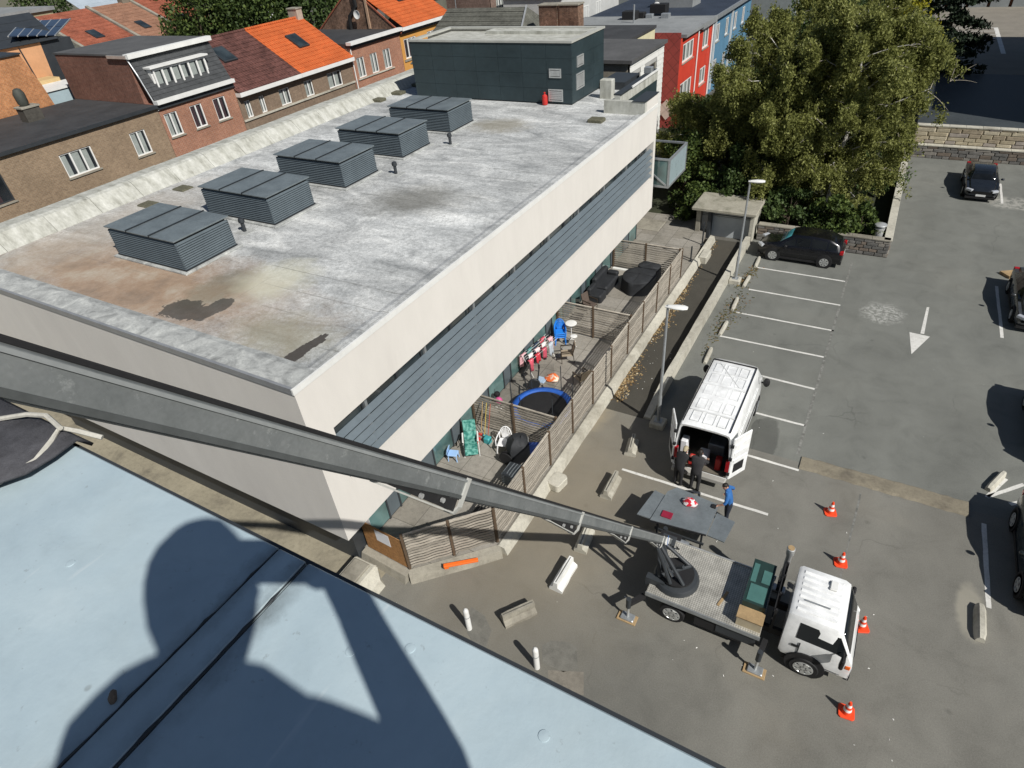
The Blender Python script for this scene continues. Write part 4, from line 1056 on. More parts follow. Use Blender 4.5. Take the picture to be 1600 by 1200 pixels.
MB().box(HX-.1,HX+.35,BY0-.05,BY1+.05,8.751,8.98).obj('cornice', white, Bh); MB().box(HX-.1,HX+.15,BY0,BY1,8.45,8.748).obj('frieze', MAT['anthracite'], Bh)
slate = M('dark_slate',(.055,.058,.06),.6,0,.4,2.5,.01,20)
sl = ((HX+.05,BY0,8.981),(HX+.05,BY1,8.981),(-42.1,BY1,11.35),(-42.1,BY0,11.35))
tiled(Bh,*sl,10,slate,'slate_course',.03)
MB().box(-42.2,-41.75,BY0-.1,BY1+.1,11.351,11.62).obj('upper_cornice', white, Bh); MB().box(-50.1,-42.201,BY0-.05,BY1+.03,11.5,11.6).obj('roof', tar2, Bh)
o_ = wpx(-41.25,(238,112),(329,121)); o_ = (o_[0],o_[1],9.35,10.62)
MB().box(-42.0,-41.32,o_[0]-.12,o_[1]+.12,o_[2]-.08,o_[3]+.05).obj('dormer', white, Bh); MB().box(-42.1,-41.05,o_[0]-.22,o_[1]+.22,o_[3]+.051,o_[3]+.15).obj('dormer_roof', white, Bh)
window(Bh,-41.30,o_,6,MAT['curtain'],depth=-.02,fw=.1,sill=False)
MB().tube([(HX+.06,BY0+.02,8.4),(-41.6,BY0-.02,10.4),(-42.1,BY0-.02,11.4)],.05,8).obj('downpipe', MAT['steel'], Bh)
MB().box(-43.9,-41.9,BY0-.16,BY0-.001,11.38,11.56).obj('gutter', MAT['alu'], Bh)

# C1, C2  a pair of low brown houses
def Cpart(name,label,y0,y1,tilem,wins,lights):
    h = thing(name,label,'house',(-45,(y0+y1)/2,0),world=True)
    ops = wins
    wallX(HX,y0,y1,0,7.75,ops,.18).obj('front_wall', brownbrick2, h); MB().box(-50,HX-.19,y0+.004,y1-.004,0,7.749).obj('body', brownbrick2, h)
    for i,o_ in enumerate(ops): window(h,HX,o_,2 if i%2 else 2,MAT['curtain'],sill=False,depth=.16)
    MB().box(HX,HX+.1,y0,y1,ops[0][2]-.14,ops[0][2]-.02).obj('sill_band', MAT['concrete_pale'], h)
    MB().box(HX-.1,HX+.5,y0,y1,7.751,8.02).obj('gutter', white, h)
    sl = ((HX+.42,y0,8.021),(HX+.42,y1,8.021),(-45.5,y1,10.95),(-45.5,y0,10.95))
    tiled(h,*sl,13,tilem)
    MB().add([(-45.5,y0,10.95),(-45.5,y1,10.95),(-50.,y1,7.9),(-50.,y0,7.9)],[(0,1,2,3)]).obj('back_slope', tilem, h)
    for y in (y0+.003,y1-.003): MB().prism([(0,0),(1,0),(1,1)],0,1)
    g = MB().add([(HX+.3,y0+.01,8.0),(-45.5,y0+.01,10.93),(-50,y0+.01,7.9),(HX+.3,y1-.01,8.0),(-45.5,y1-.01,10.93),(-50,y1-.01,7.9)],[(0,1,2),(5,4,3)]); g.obj('gable', redbrick_x, h)
    MB().tube([(-45.5,y0,11.0),(-45.5,y1,11.0)],.11,8).obj('ridge', tilem, h)
    for L_ in lights: rooflight(h,sl,*L_)
    return h
def cw(tl,br): o_ = wpx(HX,tl,br); return (o_[0],o_[1],6.2,7.35)
Cpart('tile_roof_house','brown brick house with dark mossy tile roof next to the mansard',31.52,37.6,dark_tile,[cw((378,150),(393,165)),cw((400,140),(416,162)),cw((432,132),(455,150))],[(.26,.46,.52,.80)])
Cpart('tile_roof_house','brown brick house with bright orange tile roof and a skylight',37.62,43.75,orange_tile,[cw((472,120),(491,139)),cw((509,110),(536,126))],[(.40,.58,.42,.70)])
c2 = bpy.data.objects['tile_roof_house.001']
chimney(c2,-46.2,-45.2,43.1,43.72,10.2,11.6,M('render_chimney',(.42,.34,.27),.9,0,.2,2),0)

# D  red brick flat house
D = thing('red_brick_house','red brick house with flat tar roof and three white windows','house',(-45,47,0),world=True)
ops = [wpx(HX,(556,91),(574,119)),wpx(HX,(577,84),(594,113)),wpx(HX,(597,77),(614,106))]; zt = max(o[3] for o in ops); zb = min(o[2] for o in ops)
ops = [(a,b,zb+.1,zt-.05) for a,b,c,d in ops]
wallX(HX,43.78,50.7,0,8.6,ops).obj('front_wall', redbrick, D); MB().box(-51,HX-.15,43.785,50.69,0,8.599).obj('body', redbrick_x, D)
for o_ in ops: window(D,HX,o_,2,MAT['curtain'],sill=False)
MB().box(HX,HX+.09,ops[0][0]-.2,ops[2][1]+.2,zb-.02,zb+.08).obj('sill_band', MAT['concrete_pale'], D)
MB().box(HX-.1,HX+.45,43.7,50.72,8.85,9.08).obj('cornice', white, D); MB().box(HX-.1,HX+.2,43.78,50.7,8.601,8.849).obj('frieze', MAT['anthracite'], D); MB().box(-51,HX-.101,43.79,50.68,8.601,8.95).obj('roof', tar, D)
MB().tube([(HX+.1,43.9,8.8),(HX+.1,43.9,4)],.05,8).obj('downpipe', white, D)
# E  ochre house with orange roof, brick gable with flue and dish
E_ = thing('ochre_house','ochre painted house with orange tile roof and brick gable','house',(-45,54.6,0),world=True)
ochre = M('ochre_render',(.60,.30,.075),.85,0,.12,1.2)
ops = [wpx(HX,(630,60),(654,87)),wpx(HX,(667,50),(690,78))]; ops = [(a,b,6.4,8.05) for a,b,c,d in ops]
wallX(HX,50.72,58.6,0,8.5,ops).obj('front_wall', ochre, E_); MB().box(-51,HX-.15,50.725,58.59,0,8.499).obj('body', redbrick_x, E_)
for o_ in ops: window(E_,HX,o_,3,MAT['curtain_dark'],sill=False,fw=.1)
MB().box(HX,HX+.08,ops[0][0]-.3,ops[1][1]+.3,6.2,6.38).obj('sill_band', MAT['concrete'], E_)
MB().box(HX-.1,HX+.5,50.74,58.65,8.78,9.06).obj('cornice', white, E_); MB().box(HX-.1,HX+.22,50.74,58.6,8.501,8.779).obj('frieze', MAT['anthracite'], E_)
sl = ((HX+.45,50.9,9.061),(HX+.45,58.6,9.061),(-45.8,58.6,12.2),(-45.8,50.9,12.2)); tiled(E_,*sl,13,orange_tile); rooflight(E_,sl,.42,.58,.5,.75)
MB().add([(HX+.3,50.72,8.5),(-45.8,50.72,12.25),(-51,50.72,8.5)],[(0,1,2)]).obj('gable', redbrick_x, E_)
MB().add([(-45.8,50.73,12.2),(-45.8,58.6,12.2),(-51.,58.6,8.6),(-51.,50.73,8.6)],[(0,1,2,3)]).obj('back_slope', orange_tile, E_)
MB().bar((HX+.3,50.70,8.62),(-45.8,50.70,12.3),.1,.12).obj('verge', red_tile, E_); MB().bar((-51,50.70,8.6),(-45.8,50.70,12.3),.1,.12).obj('verge', red_tile, E_)
p = atY(551,58,50.5); q = atY(549,0,50.5)
MB().tube([(p[0],50.55,8.96),(p[0]+.1,50.55,10.),(q[0]+.3,50.58,10.8),(q[0]+.2,50.58,12.6)],.17,10).obj('flue', MAT['black'], E_, smooth=True)
p = atY(557,23,50.3); m = MB().lathe((0,0,0),[(.04,.10),(.2,.07),(.36,0),(.37,.01),(.2,.09),(.04,.12)],16,1); o = m.obj('satellite_dish', white, E_, smooth=True); o.location=(p[0],50.3,p[2]); o.matrix_parent_inverse = Matrix.Translation(-Vector(E_.location))
p = atY(571,15,50.5); MB().box(p[0]-.12,p[0]+.12,50.6,50.69,9.,12.).obj('pale_pilaster', M('bare_brick',(.45,.3,.2),.9,0,.2,3), E_)
# F, G  further up the street
Fh = thing('grey_flat_house','grey brick house with flat roof and white fascia beyond the ochre house','house',(-45,63,0),world=True)
ops = [(60.4,62.6,6.0,7.4),(63.6,66.2,6.0,7.4)]
fgrey = brickmat('grey_brick',(.17,.13,.105),(.14,.105,.085),(.2,.17,.15))
wallX(HX,58.7,67.,0,7.9,ops).obj('front_wall', fgrey, Fh); MB().box(-52,HX-.15,58.71,66.99,0,7.899).obj('body', fgrey, Fh)
for o_ in ops: window(Fh,HX,o_,4,fw=.1)
MB().box(HX-.1,HX+.6,58.6,67.1,8.0,8.22).obj('fascia', white, Fh); MB().box(-52,HX-.101,58.7,67.0,7.901,8.18).obj('roof', tar2, Fh)
MB().box(-50,-45.,60.,64.5,8.181,9.9).obj('dormer', M('grey_shed',(.13,.13,.10),.8,0,.3,1), Fh); MB().box(-50.1,-44.8,59.8,64.7,9.901,10.05).obj('dormer_roof', MAT['anthracite'], Fh)
MB().box(-46.2,-45.2,58.8,59.9,8.181,10.2).obj('chimney', tar3, Fh)
MB().tube([(HX-.6,61.2,8.18),(HX-.6,61.2,11.5)],.04,6).obj('mast', MAT['steel'], Fh)
Gh = thing('pinkish_brick_house','pinkish brown brick house with grouped white windows at the street end','house',(-45,71,0),world=True)
gb = brickmat('pink_brick',(.26,.17,.135),(.21,.135,.105),(.28,.23,.2))
ops = [(68.2,70.4,8.0,9.6),(71.6,72.9,8.0,9.6),(68.2,70.4,5.,6.6),(71.6,72.9,5.,6.6)]
wallX(HX,67.02,74.4,0,11.5,ops).obj('front_wall', gb, Gh); MB().box(-52,HX-.15,67.03,74.39,0,11.499).obj('body', gb, Gh); MB().box(-52,HX+.2,67.0,74.4,11.501,11.7).obj('roof', tar, Gh)
for i,o_ in enumerate(ops): window(Gh,HX,o_,4 if i%2==0 else 2,fw=.1)
for i,(y,c_) in enumerate(((74.6,(.32,.10,.06)),(82.,(.24,.15,.11)),(90.,(.12,.13,.15)))):
    hh = thing('terrace_house',['red brick terrace house at the far street end beyond the pinkish house','brown terrace house two doors past the pinkish brick house','slate blue terrace house three doors past the pinkish brick house'][i],'house',(-45,y+3.5,0),world=True)
    bm_ = brickmat('far_brick%d'%i,c_,lin(c_,.8),lin(c_,1.2)); ops=[(y+1.,y+2.6,4.6,6.3),(y+4.2,y+5.8,4.6,6.3)]
    wallX(HX,y,y+7.3,0,7.8,ops).obj('front_wall', bm_, hh); MB().box(-52,HX-.15,y+.01,y+7.29,0,7.799).obj('body', bm_, hh)
    for o_ in ops: window(hh,HX,o_,3,fw=.1)
    MB().box(HX-.1,HX+.5,y,y+7.3,7.801,8.05).obj('gutter', white, hh); tiled(hh,(HX+.4,y,8.05),(HX+.4,y+7.3,8.05),(-46,y+7.3,11.),(-46,y,11.),8,[red_tile,brown_tile,slate_tile][i])
    MB().add([(-46,y,11.),(-46,y+7.3,11.),(-52,y+7.3,7.8),(-52,y,7.8)],[(0,1,2,3)]).obj('back_slope', slate_tile, hh)
    MB().add([(HX+.3,y+.01,7.8),(-46,y+.01,11.),(-52,y+.01,7.8)],[(0,1,2)]).obj('gable', redbrick_x, hh)

# houses of the yards behind
Og = thing('orange_brick_annex','bright orange brick rear wing behind the flat tar roof','house',(-52,22,0),world=True)
m = MB(); prof = [(14.,0),(24.6,0),(23.9,8.2),(23.4,12.1),(14.,12.1)]
prof = [(13.,0.),(24.2,0.),(24.05,8.0),(23.75,10.),(23.3,11.9),(13.,11.9)]
m.loft([[(x,y,z) for y,z in prof] for x in (-50.02,-56.)][::-1]); m.obj('wall', orangebrick, Og); MB().box(-56,-49.9,13,23.35,11.901,12.0).obj('coping', MAT['anthracite'], Og)
Sa = thing('salmon_house','salmon painted house with ten solar panels on its dark roof','house',(-57,26,0),world=True)
sal = M('salmon_render',(.62,.33,.17),.85,0,.14,.8)
m = MB(); prof=[(22.,0),(27.4,0),(27.6,8.),(27.9,11.75),(22.,11.75)]; m.loft([[(x,y,z) for y,z in prof] for x in (-56.1,-61.)][::-1]); m.obj('wall', sal, Sa)
MB().tube([(-56.03,26.3,11.6),(-56.03,26.6,8.)],.05,6).obj('downpipe', MAT['anthracite'], Sa)
r0 = atX(15,62,-56.1); r1 = atX(88,60,-56.1); r2 = atX(112,33,-60.5); r3 = atX(36,38,-60.5)
tiled(Sa,(-55.9,20.,11.78),(-55.9,29.2,11.78),(-60.6,30.4,13.35),(-60.6,20.,13.35),4,MAT['anthracite'],'roof_sheet',.02)
MB().box(-60.6,-56.12,27.5,30.2,9.,11.76).obj('side_wing', MAT['anthracite'], Sa)
pv = M('solar_cell',(.035,.055,.095),.12,.2,.2,3,0,10,.8)
pe = np.array([r0,r1,r2,r3]); lift = np.array([0,0,.22])
for i in range(5):
    for j in range(2):
        f = lambda u,v: ((pe[0]*(1-u)+pe[1]*u)*(1-v)+(pe[3]*(1-u)+pe[2]*u)*v)+lift
        g=.012; a,b,c,d = f(i/5+g,j/2+g*2),f((i+1)/5-g,j/2+g*2),f((i+1)/5-g,(j+1)/2-g*2),f(i/5+g,(j+1)/2-g*2)
        dn = np.array([0,0,-.06]); MB().add([a,b,c,d,a+dn,b+dn,c+dn,d+dn],[(0,1,2,3),(7,6,5,4),(0,4,5,1),(1,5,6,2),(2,6,7,3),(3,7,4,0)]).obj('solar_panel', pv, Sa)
        e = .05
for u in (0.,.2,.4,.6,.8,1.):
    f = lambda u,v: ((pe[0]*(1-u)+pe[1]*u)*(1-v)+(pe[3]*(1-u)+pe[2]*u)*v)+lift
    MB().bar(f(u,0)-[0,0,.03],f(u,1)-[0,0,.03],.07,.07).obj('panel_rail', MAT['alu'], Sa)
Bx = thing('pale_blue_annex','small pale blue and yellow rear annex behind the brick side wall','shed',(-52.5,26.,0),world=True)
MB().box(-54.5,-52.,24.6,27.6,0,9.2).obj('wall', M('pale_blue',(.36,.46,.50),.8,0,.12,1), Bx); MB().box(-56.05,-54.51,24.4,27.3,0,9.6).obj('wall', M('pale_yellow',(.55,.40,.2),.8,0,.15,1), Bx); MB().box(-54.6,-51.9,24.5,27.7,9.201,9.35).obj('coping', white, Bx)
Dk = thing('dark_shed','dark timber clad rear shed between the salmon house and brick side wall','shed',(-56.,31.,0),world=True)
MB().box(-59.,-53.5,29.3,33.2,0,10.2).obj('wall', M('dark_boards',(.04,.037,.03),.8,0,.4,3), Dk); MB().box(-59.2,-53.3,29.1,33.4,10.201,10.35).obj('roof', tar2, Dk)
for i in range(6): MB().box(-53.49,-53.42,30.6+i*.28,30.68+i*.28,8.6,10.1).obj('trellis_bar', MAT['old_wood'], Dk)
# second row, its roofs facing us
R2 = [(27.,36.,'brown_tile',brown_tile,7.9),(37.,44.2,'dark',slate_tile,7.6),(44.4,50.8,'red',red_tile,7.8),(51.0,56.5,'brown2',brown_tile,7.8),(56.7,62.5,'red2',red_tile,7.8),(62.7,69.,'pale',slate_tile,8.6)]
LB = ['far row house with pinkish brown tile roof behind the solar panels','far row house with a plain grey roof','far row house with red tile roof and grey party parapet','far row house with brown tile roof and small rooflight','far row house with red tile roof below the white gable','far row house with pale grey wall under the trees']
for i,(y0,y1,nm,tm,ze) in enumerate(R2):
    h = thing('row_house',LB[i],'house',(-85,(y0+y1)/2,0),0,'second row of houses behind the yards',world=True)
    wm = M('pale_wall%d'%i,[(.30,.26,.18),(.26,.25,.2),(.28,.25,.17),(.3,.28,.2),(.33,.3,.22),(.34,.32,.23)][i],.9,0,.2,.6)
    MB().box(-94,-79.5,y0,y1,0,ze).obj('wall', wm, h)
    sl = ((-79.2,y0,ze),(-79.2,y1,ze),(-88.,y1,ze+3.4),(-88.,y0,ze+3.4)); tiled(h,*sl,12,tm)
    MB().add([(-88,y0,ze+3.4),(-88,y1,ze+3.4),(-96,y1,ze),(-96,y0,ze)],[(0,1,2,3)]).obj('back_slope', tm, h)
    MB().add([(-79.3,y0+.05,ze),(-88,y0+.05,ze+3.38),(-96,y0+.05,ze)],[(0,1,2)]).obj('gable', wm, h)
    MB().bar((-79.1,y1,ze+.1),(-88.,y1,ze+3.55),.35,.25).obj('party_parapet', MAT['concrete'], h)
    if i in (2,3,4): rooflight(h,sl,.35,.52,.25,.45)
    if i in (3,4): chimney(h,-88.6,-87.6,y1-1.2,y1-.3,ze+2.8,ze+4.4,M('dull_chimney',(.2,.17,.13),.9,0,.3,2),2)
Wg = thing('white_gable_house','white rendered house with black roof beside the trees','house',(-80,72,0),world=True)
MB().box(-88,-78,66.5,70.5,0,10.).obj('wall', M('white_wall',(.62,.62,.6),.85,0,.1,1), Wg); MB().box(-88.3,-77.7,66.2,70.8,10.001,10.5).obj('roof', MAT['anthracite'], Wg)
window(Wg,-78.,(68.,69.3,7.4,9.4),2,MAT['curtain_dark'],depth=.05)
Lg = thing('grey_metal_roof_building','pale blue grey metal roofed building above the red tile roofs','building',(-105,62,0),world=True)
MB().box(-116,-100,50,76,0,9.).obj('wall', M('pale_grey_wall',(.4,.42,.43),.8,0,.15,.5), Lg); tiled(Lg,(-99.5,58,9.),(-99.5,66,9.),(-108,66,13.),(-108,58,13.),5,M('pale_metal',(.42,.48,.53),.5,.1,.15,.6),'roof_sheet')
Hd = thing('hedge_house','yellowish rendered gable house behind the far red roofs','house',(-110,45,0),world=True)
MB().box(-112,-98,36,52,0,11.).obj('wall', M('ochre_grey',(.31,.27,.17),.9,0,.25,.4), Hd); MB().box(-112.3,-97.7,35.7,52.3,11.001,11.4).obj('roof', tar3, Hd)

# ---------------- houses beyond the plant room
Sl = thing('slate_roof_house','house with a mossy grey slate roof and twin brick chimney behind the plant room','house',(-27,50,0),world=True)
MB().box(-34.5,-22.,44.,53.,0,7.6).obj('wall', redbrick, Sl)
e0=np.array([-34.6,43.6,7.5]); e1=np.array([-26.,43.6,7.5]); 
tiled(Sl,(-34.6,43.6,7.6),(-25.2,43.6,7.6),(-27.2,49.8,10.6),(-34.6,49.8,10.6),12,slate_tile)
tiled(Sl,(-25.2,54.,7.6),(-34.6,54.,7.6),(-34.6,49.8,10.6),(-27.2,49.8,10.6),6,slate_tile)
MB().add([(-25.2,43.6,7.6),(-25.2,54.,7.6),(-27.2,49.8,10.6)],[(0,1,2)]).obj('hip', slate_tile, Sl); MB().bar((-25.2,43.6,7.75),(-27.2,49.8,10.72),.12,.1).obj('hip_flashing', MAT['alu'], Sl)
for x0,x1 in ((-25.15,-23.65),(-23.45,-21.95)):
    chimney(Sl,x0,x1,47.9,48.9,7.5,10.9,redbrick_x,0)
MB().box(-23.649,-23.451,48.0,48.8,7.5,10.95).obj('chimney_joint', M('pale_brick',(.36,.24,.16),.9,0,.2,3), Sl)
MB().box(-25.5,-21.6,46.,47.88,0,9.2).obj('annex', redbrick, Sl)
# white clapboard house
Wh = thing('white_clapboard_house','house with white horizontal boarding and flat grey roof','house',(-18.5,45,0),world=True)
ops = [wpx(-15.5,(983,101),(1000,112)),wpx(-15.5,(1008,95),(1025,106))]; ops=[(a,b,6.7,7.6) for a,b,c,d in ops]
wallX(-15.5,41.6,48.3,0,8.45,ops).obj('backing', M('white_back',(.4,.4,.38),.8,0,.1,1), Wh); MB().box(-22,-15.65,41.61,48.29,0,8.449).obj('body', M('stone_grey',(.24,.22,.18),.9,0,.35,2), Wh)
brd = M('white_board',(.72,.72,.68),.7,0,.12,2)
z = 2.6
while z < 8.3:
    segs = [(41.6,48.3)]
    for a,b,c,d in ops:
        if z+.3>c and z<d: segs = [s for y0,y1 in segs for s in ((y0,min(y1,a-.05)),(max(y0,b+.05),y1)) if s[1]-s[0]>.05]
    for y0,y1 in segs: MB().add([(-15.46,y0,z),(-15.46,y1,z),(-15.49,y1,z+.33),(-15.49,y0,z+.33),(-15.495,y0,z),(-15.495,y1,z)],[(0,1,2,3),(0,4,5,1)]).obj('board', brd, Wh)
    z += .33
for o_ in ops: window(Wh,-15.5,o_,2,MAT['curtain_dark'],MAT['concrete'])
MB().box(-22.2,-15.3,41.4,48.5,8.451,8.66).obj('roof', tar2, Wh)
q = at(990,85,8.7)
Mi = thing('flat_extension','flat roofed extension with pale yellow side behind the boarded house','building',(-20,52,0),world=True)
MB().box(-25.5,-19.2,49.,57.2,0,8.0).obj('wall', M('pale_yellow_boards',(.62,.58,.38),.8,0,.12,2), Mi); MB().box(-25.6,-19.1,48.9,57.25,8.001,8.2).obj('roof', tar, Mi)
# red house
Rd = thing('red_clad_house','house clad in bright red panels with white windows and flat grey roof','house',(-22,62,0),world=True)
redp = M('red_cladding',(.58,.055,.03),.55,0,.15,1.2)
dmk = NT('diamond_slates'); dmk.set(.7,0,.3); xyz = dmk.sep()
u_ = dmk.math('ADD',xyz[0],xyz[2]); v_ = dmk.math('SUBTRACT',xyz[0],xyz[2])
g = dmk.math('MINIMUM',dmk.math('PINGPONG',u_,.45),dmk.math('PINGPONG',v_,.45))
dmk.color(dmk.mix(dmk.ramp(g,[(.0,1.),(.05,0.)]),dmk.mix(.6,(.30,.055,.05),dmk.ramp(dmk.noise(1.5,4),[(.3,.7),(.7,1.2)]),'MULTIPLY'),(.14,.03,.028))); dmk.bump(g,.02,.5)
RX=-17.0; RY0,RY1 = 57.4,67.2
ops = [wpx(RX,(1066,66),(1083,84)),wpx(RX,(1063,118),(1079,136)),wpx(RX,(1099,55),(1106,72)),wpx(RX,(1094,108),(1101,124))]
ops[0]=(58.2,61.4,5.1,6.6); ops[1]=(58.2,61.6,2.0,3.5); ops[2]=(64.2,66.2,5.1,6.7); ops[3]=(64.2,66.2,2.0,3.5)
wallX(RX,RY0,RY1,0,7.15,ops).obj('front_wall', redp, Rd); MB().box(-24.,RX-.15,RY0+.01,RY1-.01,0,7.149).obj('body', dmk.m, Rd)
for o_ in ops: window(Rd,RX,o_,3 if o_[1]-o_[0]>2.5 else 2,MAT['curtain'],fw=.14)
MB().box(-20.8,RX-.001,RY0-.06,RY0,2.3,7.6).obj('slate_gable', dmk.m, Rd)
pk = M('pink_slate',(.58,.45,.42),.7,0,.12,2)
for i in range(4):
    for j in range(3):
        x = -20.4+i*.85+(.42 if j%2 else 0); z = 2.0-j*.42
        MB().add([(x,RY0-.08,z-.45),(x+.43,RY0-.08,z),(x,RY0-.08,z+.45),(x-.43,RY0-.08,z),(x,RY0-.05,z-.45),(x+.43,RY0-.05,z),(x,RY0-.05,z+.45),(x-.43,RY0-.05,z)],[(0,1,2,3),(0,4,5,1),(1,5,6,2),(2,6,7,3),(3,7,4,0)]).obj('pink_slate', pk, Rd)
MB().tube([(RX+.08,62.4,7.2),(RX+.08,62.4,.5)],.07,8).obj('downpipe', white, Rd); MB().tube([(RX+.08,67.1,7.2),(RX+.08,67.1,.5)],.09,8).obj('downpipe', white, Rd)
MB().box(-30.,RX+.35,RY0+.4,RY1+.1,7.151,7.4).obj('roof', tar3, Rd)
MB().box(RX+.10,RX+.36,62.8,RY1+.12,6.95,7.42).obj('gutter', tar3, Rd)
for q_,s_ in (((985,30),.7),((1000,28),.5),((1015,28),.35),((1030,20),.8),((1040,28),.4)):
    p = at(*q_,7.4); MB().cbox(p[0]-s_,p[0]+s_,p[1]-s_*.7,p[1]+s_*.7,7.401,7.4+s_,.04).obj('roof_unit', MAT['black'] if s_>.45 else MAT['steel'], Rd)
p = at(990,36,7.4); MB().tube([(p[0],p[1],7.4),(p[0],p[1],8.9)],.08,8).obj('vent', MAT['steel'], Rd)
p = at(1025,20,7.4); o=MB().lathe((p[0],p[1],7.9),[(.04,0),(.4,.12),(.42,.14)],14,1).obj('satellite_dish', white, Rd, smooth=True)
# long blue building
Bl = thing('blue_rendered_building','long blue rendered building with white window frames past the red house','building',(-24,78,0),world=True)
blu = M('blue_render',(.09,.21,.32),.8,0,.15,1.)
ops = [(y,y+1.3,z_,z_+1.6) for y in (70.5,74.,77.5,81.) for z_ in (1.4,4.6)]
wallX(-17.4,68.2,85.,0,7.0,ops).obj('front_wall', blu, Bl); MB().box(-30,-17.55,68.21,84.99,0,6.999).obj('body', blu, Bl)
for o_ in ops: window(Bl,-17.4,o_,2,MAT['curtain_dark'],fw=.12)
MB().box(-30.2,-17.1,68.,85.2,7.001,7.2).obj('roof', M('navy_tar',(.03,.04,.06),.7,0,.3,.5), Bl); MB().box(-17.1,-16.9,68.,85.2,6.9,7.25).obj('gutter', MAT['steel'], Bl)
for y in (69.5,76.): MB().box(-17.38,-17.2,y,y+.12,.5,6.9).obj('pilaster', white, Bl)
MB().box(-25.,-21.,74.,77.,7.201,8.4).obj('roof_shed', tar3, Bl); 
Bk = thing('grey_block','grey rendered block closing the view beyond the blue building','building',(-22,93,0),world=True)
MB().box(-36,-13,88,99,0,8.).obj('wall', M('grey_render',(.25,.27,.26),.9,0,.2,.5), Bk); MB().box(-36.3,-12.7,87.8,99.3,8.001,8.3).obj('roof', tar, Bk)
Bk2 = thing('white_back_house','white rear facade with windows behind the chimneys','house',(-33,78,0),world=True)
MB().box(-40,-33,68,84,0,9.).obj('wall', M('white_back2',(.5,.5,.48),.85,0,.15,.6), Bk2); MB().box(-40.2,-32.8,67.8,84.2,9.001,9.3).obj('roof', tar, Bk2)
for y in (70,73.5,77): window(Bk2,-33.,(y,y+1.4,5.5,7.5),2,MAT['curtain_dark'],depth=.04)

# brick range beyond the far car park
Br = thing('long_brick_range','long low orange brown brick building across the far car park','building',(10,128,0),world=True)
MB().box(-4,70,124.5,140,0,4.6).obj('wall', brickmat('range_brick',(.30,.105,.055),(.24,.085,.045),(.26,.17,.12),'x'), Br); MB().box(-4.3,70,124.2,140,4.601,5.0).obj('roof', tar, Br)
for i in range(9):
    x = -2.5+i*2.6; MB().box(x,x+2.2,124.0,124.45,0,2.3).obj('garage_door', M('grey_door',(.27,.29,.29),.6,0,.15,.8), Br)
# tall block standing out of view to the right: its shadow lies on the terrace
Tb = thing('tall_brick_block','tall brick apartment block standing beside the upper terrace','building',(28,73,0),world=True)
MB().box(15.,40,54.2,95.,0,15.).obj('wall', brownbrick, Tb); MB().box(14.9,40.3,54.1,95.1,15.001,15.4).obj('roof', tar, Tb)

# ================================================================== VEGETATION
def leafmat(name, stops, trans=.25):
    t = NT(name); t.set(.6,0,.25)
    isl = t.new('ShaderNodeNewGeometry').outputs['Random Per Island']
    n = t.noise(.45,3,.6)
    f = t.math('ADD', t.math('MULTIPLY',isl,.55), t.math('MULTIPLY',n,.5))
    c = t.ramp(f, stops); t.color(c)
    tr = t.new('ShaderNodeBsdfTranslucent'); t.link(c, tr.inputs[0])
    mx = t.new('ShaderNodeMixShader'); mx.inputs[0].default_value = trans
    t.link(t.b.outputs[0], mx.inputs[1]); t.link(tr.outputs[0], mx.inputs[2])
    out = [n_ for n_ in t.n if n_.type=='OUTPUT_MATERIAL'][0]; t.link(mx.outputs[0], out.inputs[0])
    return t.m
LEAF_B = leafmat('birch_leaf',[(.2,(.105,.118,.032)),(.5,(.225,.24,.068)),(.75,(.33,.345,.11)),(.95,(.47,.48,.20))],.44)
LEAF_D = leafmat('dark_leaf',[(.2,(.024,.042,.013)),(.5,(.055,.088,.026)),(.8,(.10,.145,.045)),(.95,(.16,.21,.07))])
LEAF_Y = leafmat('yellow_leaf',[(.2,(.10,.11,.012)),(.5,(.24,.23,.018)),(.9,(.42,.37,.03))])
LEAF_C = leafmat('conifer_leaf',[(.2,(.008,.014,.008)),(.6,(.018,.032,.016)),(.95,(.035,.05,.022))],.1)
LEAF_I = leafmat('ivy_leaf',[(.2,(.028,.045,.012)),(.5,(.062,.095,.025)),(.75,(.12,.165,.04)),(.95,(.22,.26,.07))])
def leafmesh(name, pts, size, rr, mat, par=None, droop=0., elong=1.6):
    n = len(pts); pts = np.asarray(pts,float)
    a = rr.normal(size=(n,3)); a[:,2] -= droop; a /= np.linalg.norm(a,axis=1)[:,None]
    b = rr.normal(size=(n,3)); b -= a*(a*b).sum(1)[:,None]; b /= np.linalg.norm(b,axis=1)[:,None]
    s = size*rr.uniform(.55,1.3,(n,1)); a *= s*elong/2; b *= s/2
    V = np.stack([pts-a,pts-b*.9+a*.1,pts+a,pts+b*.9-a*.1],1).reshape(-1,3)
    me = bpy.data.meshes.new(name); me.vertices.add(4*n); me.loops.add(4*n); me.polygons.add(n)
    me.vertices.foreach_set('co',V.ravel()); me.loops.foreach_set('vertex_index',np.arange(4*n)); me.polygons.foreach_set('loop_start',np.arange(n)*4); me.polygons.foreach_set('loop_total',np.full(n,4))
    me.update(); me.validate(); me.materials.append(mat)
    o = bpy.data.objects.new(name,me); COL.objects.link(o)
    if par is not None: o.parent = par
    return o
t = NT('birch_bark'); t.set(.8,0,.2); n = t.noise(5,4,.7,vec=t.scaled((1.,1.,.35)))
t.color(t.ramp(n,[(.36,(.07,.06,.05)),(.44,(.52,.50,.45)),(.8,(.68,.66,.60))])); BARK_W = t.m
BARK_D = M('dark_bark',(.06,.045,.03),.9,0,.3,4,.02,10)
TWIG = M('twig',(.30,.27,.22),.85,0,.4,3)
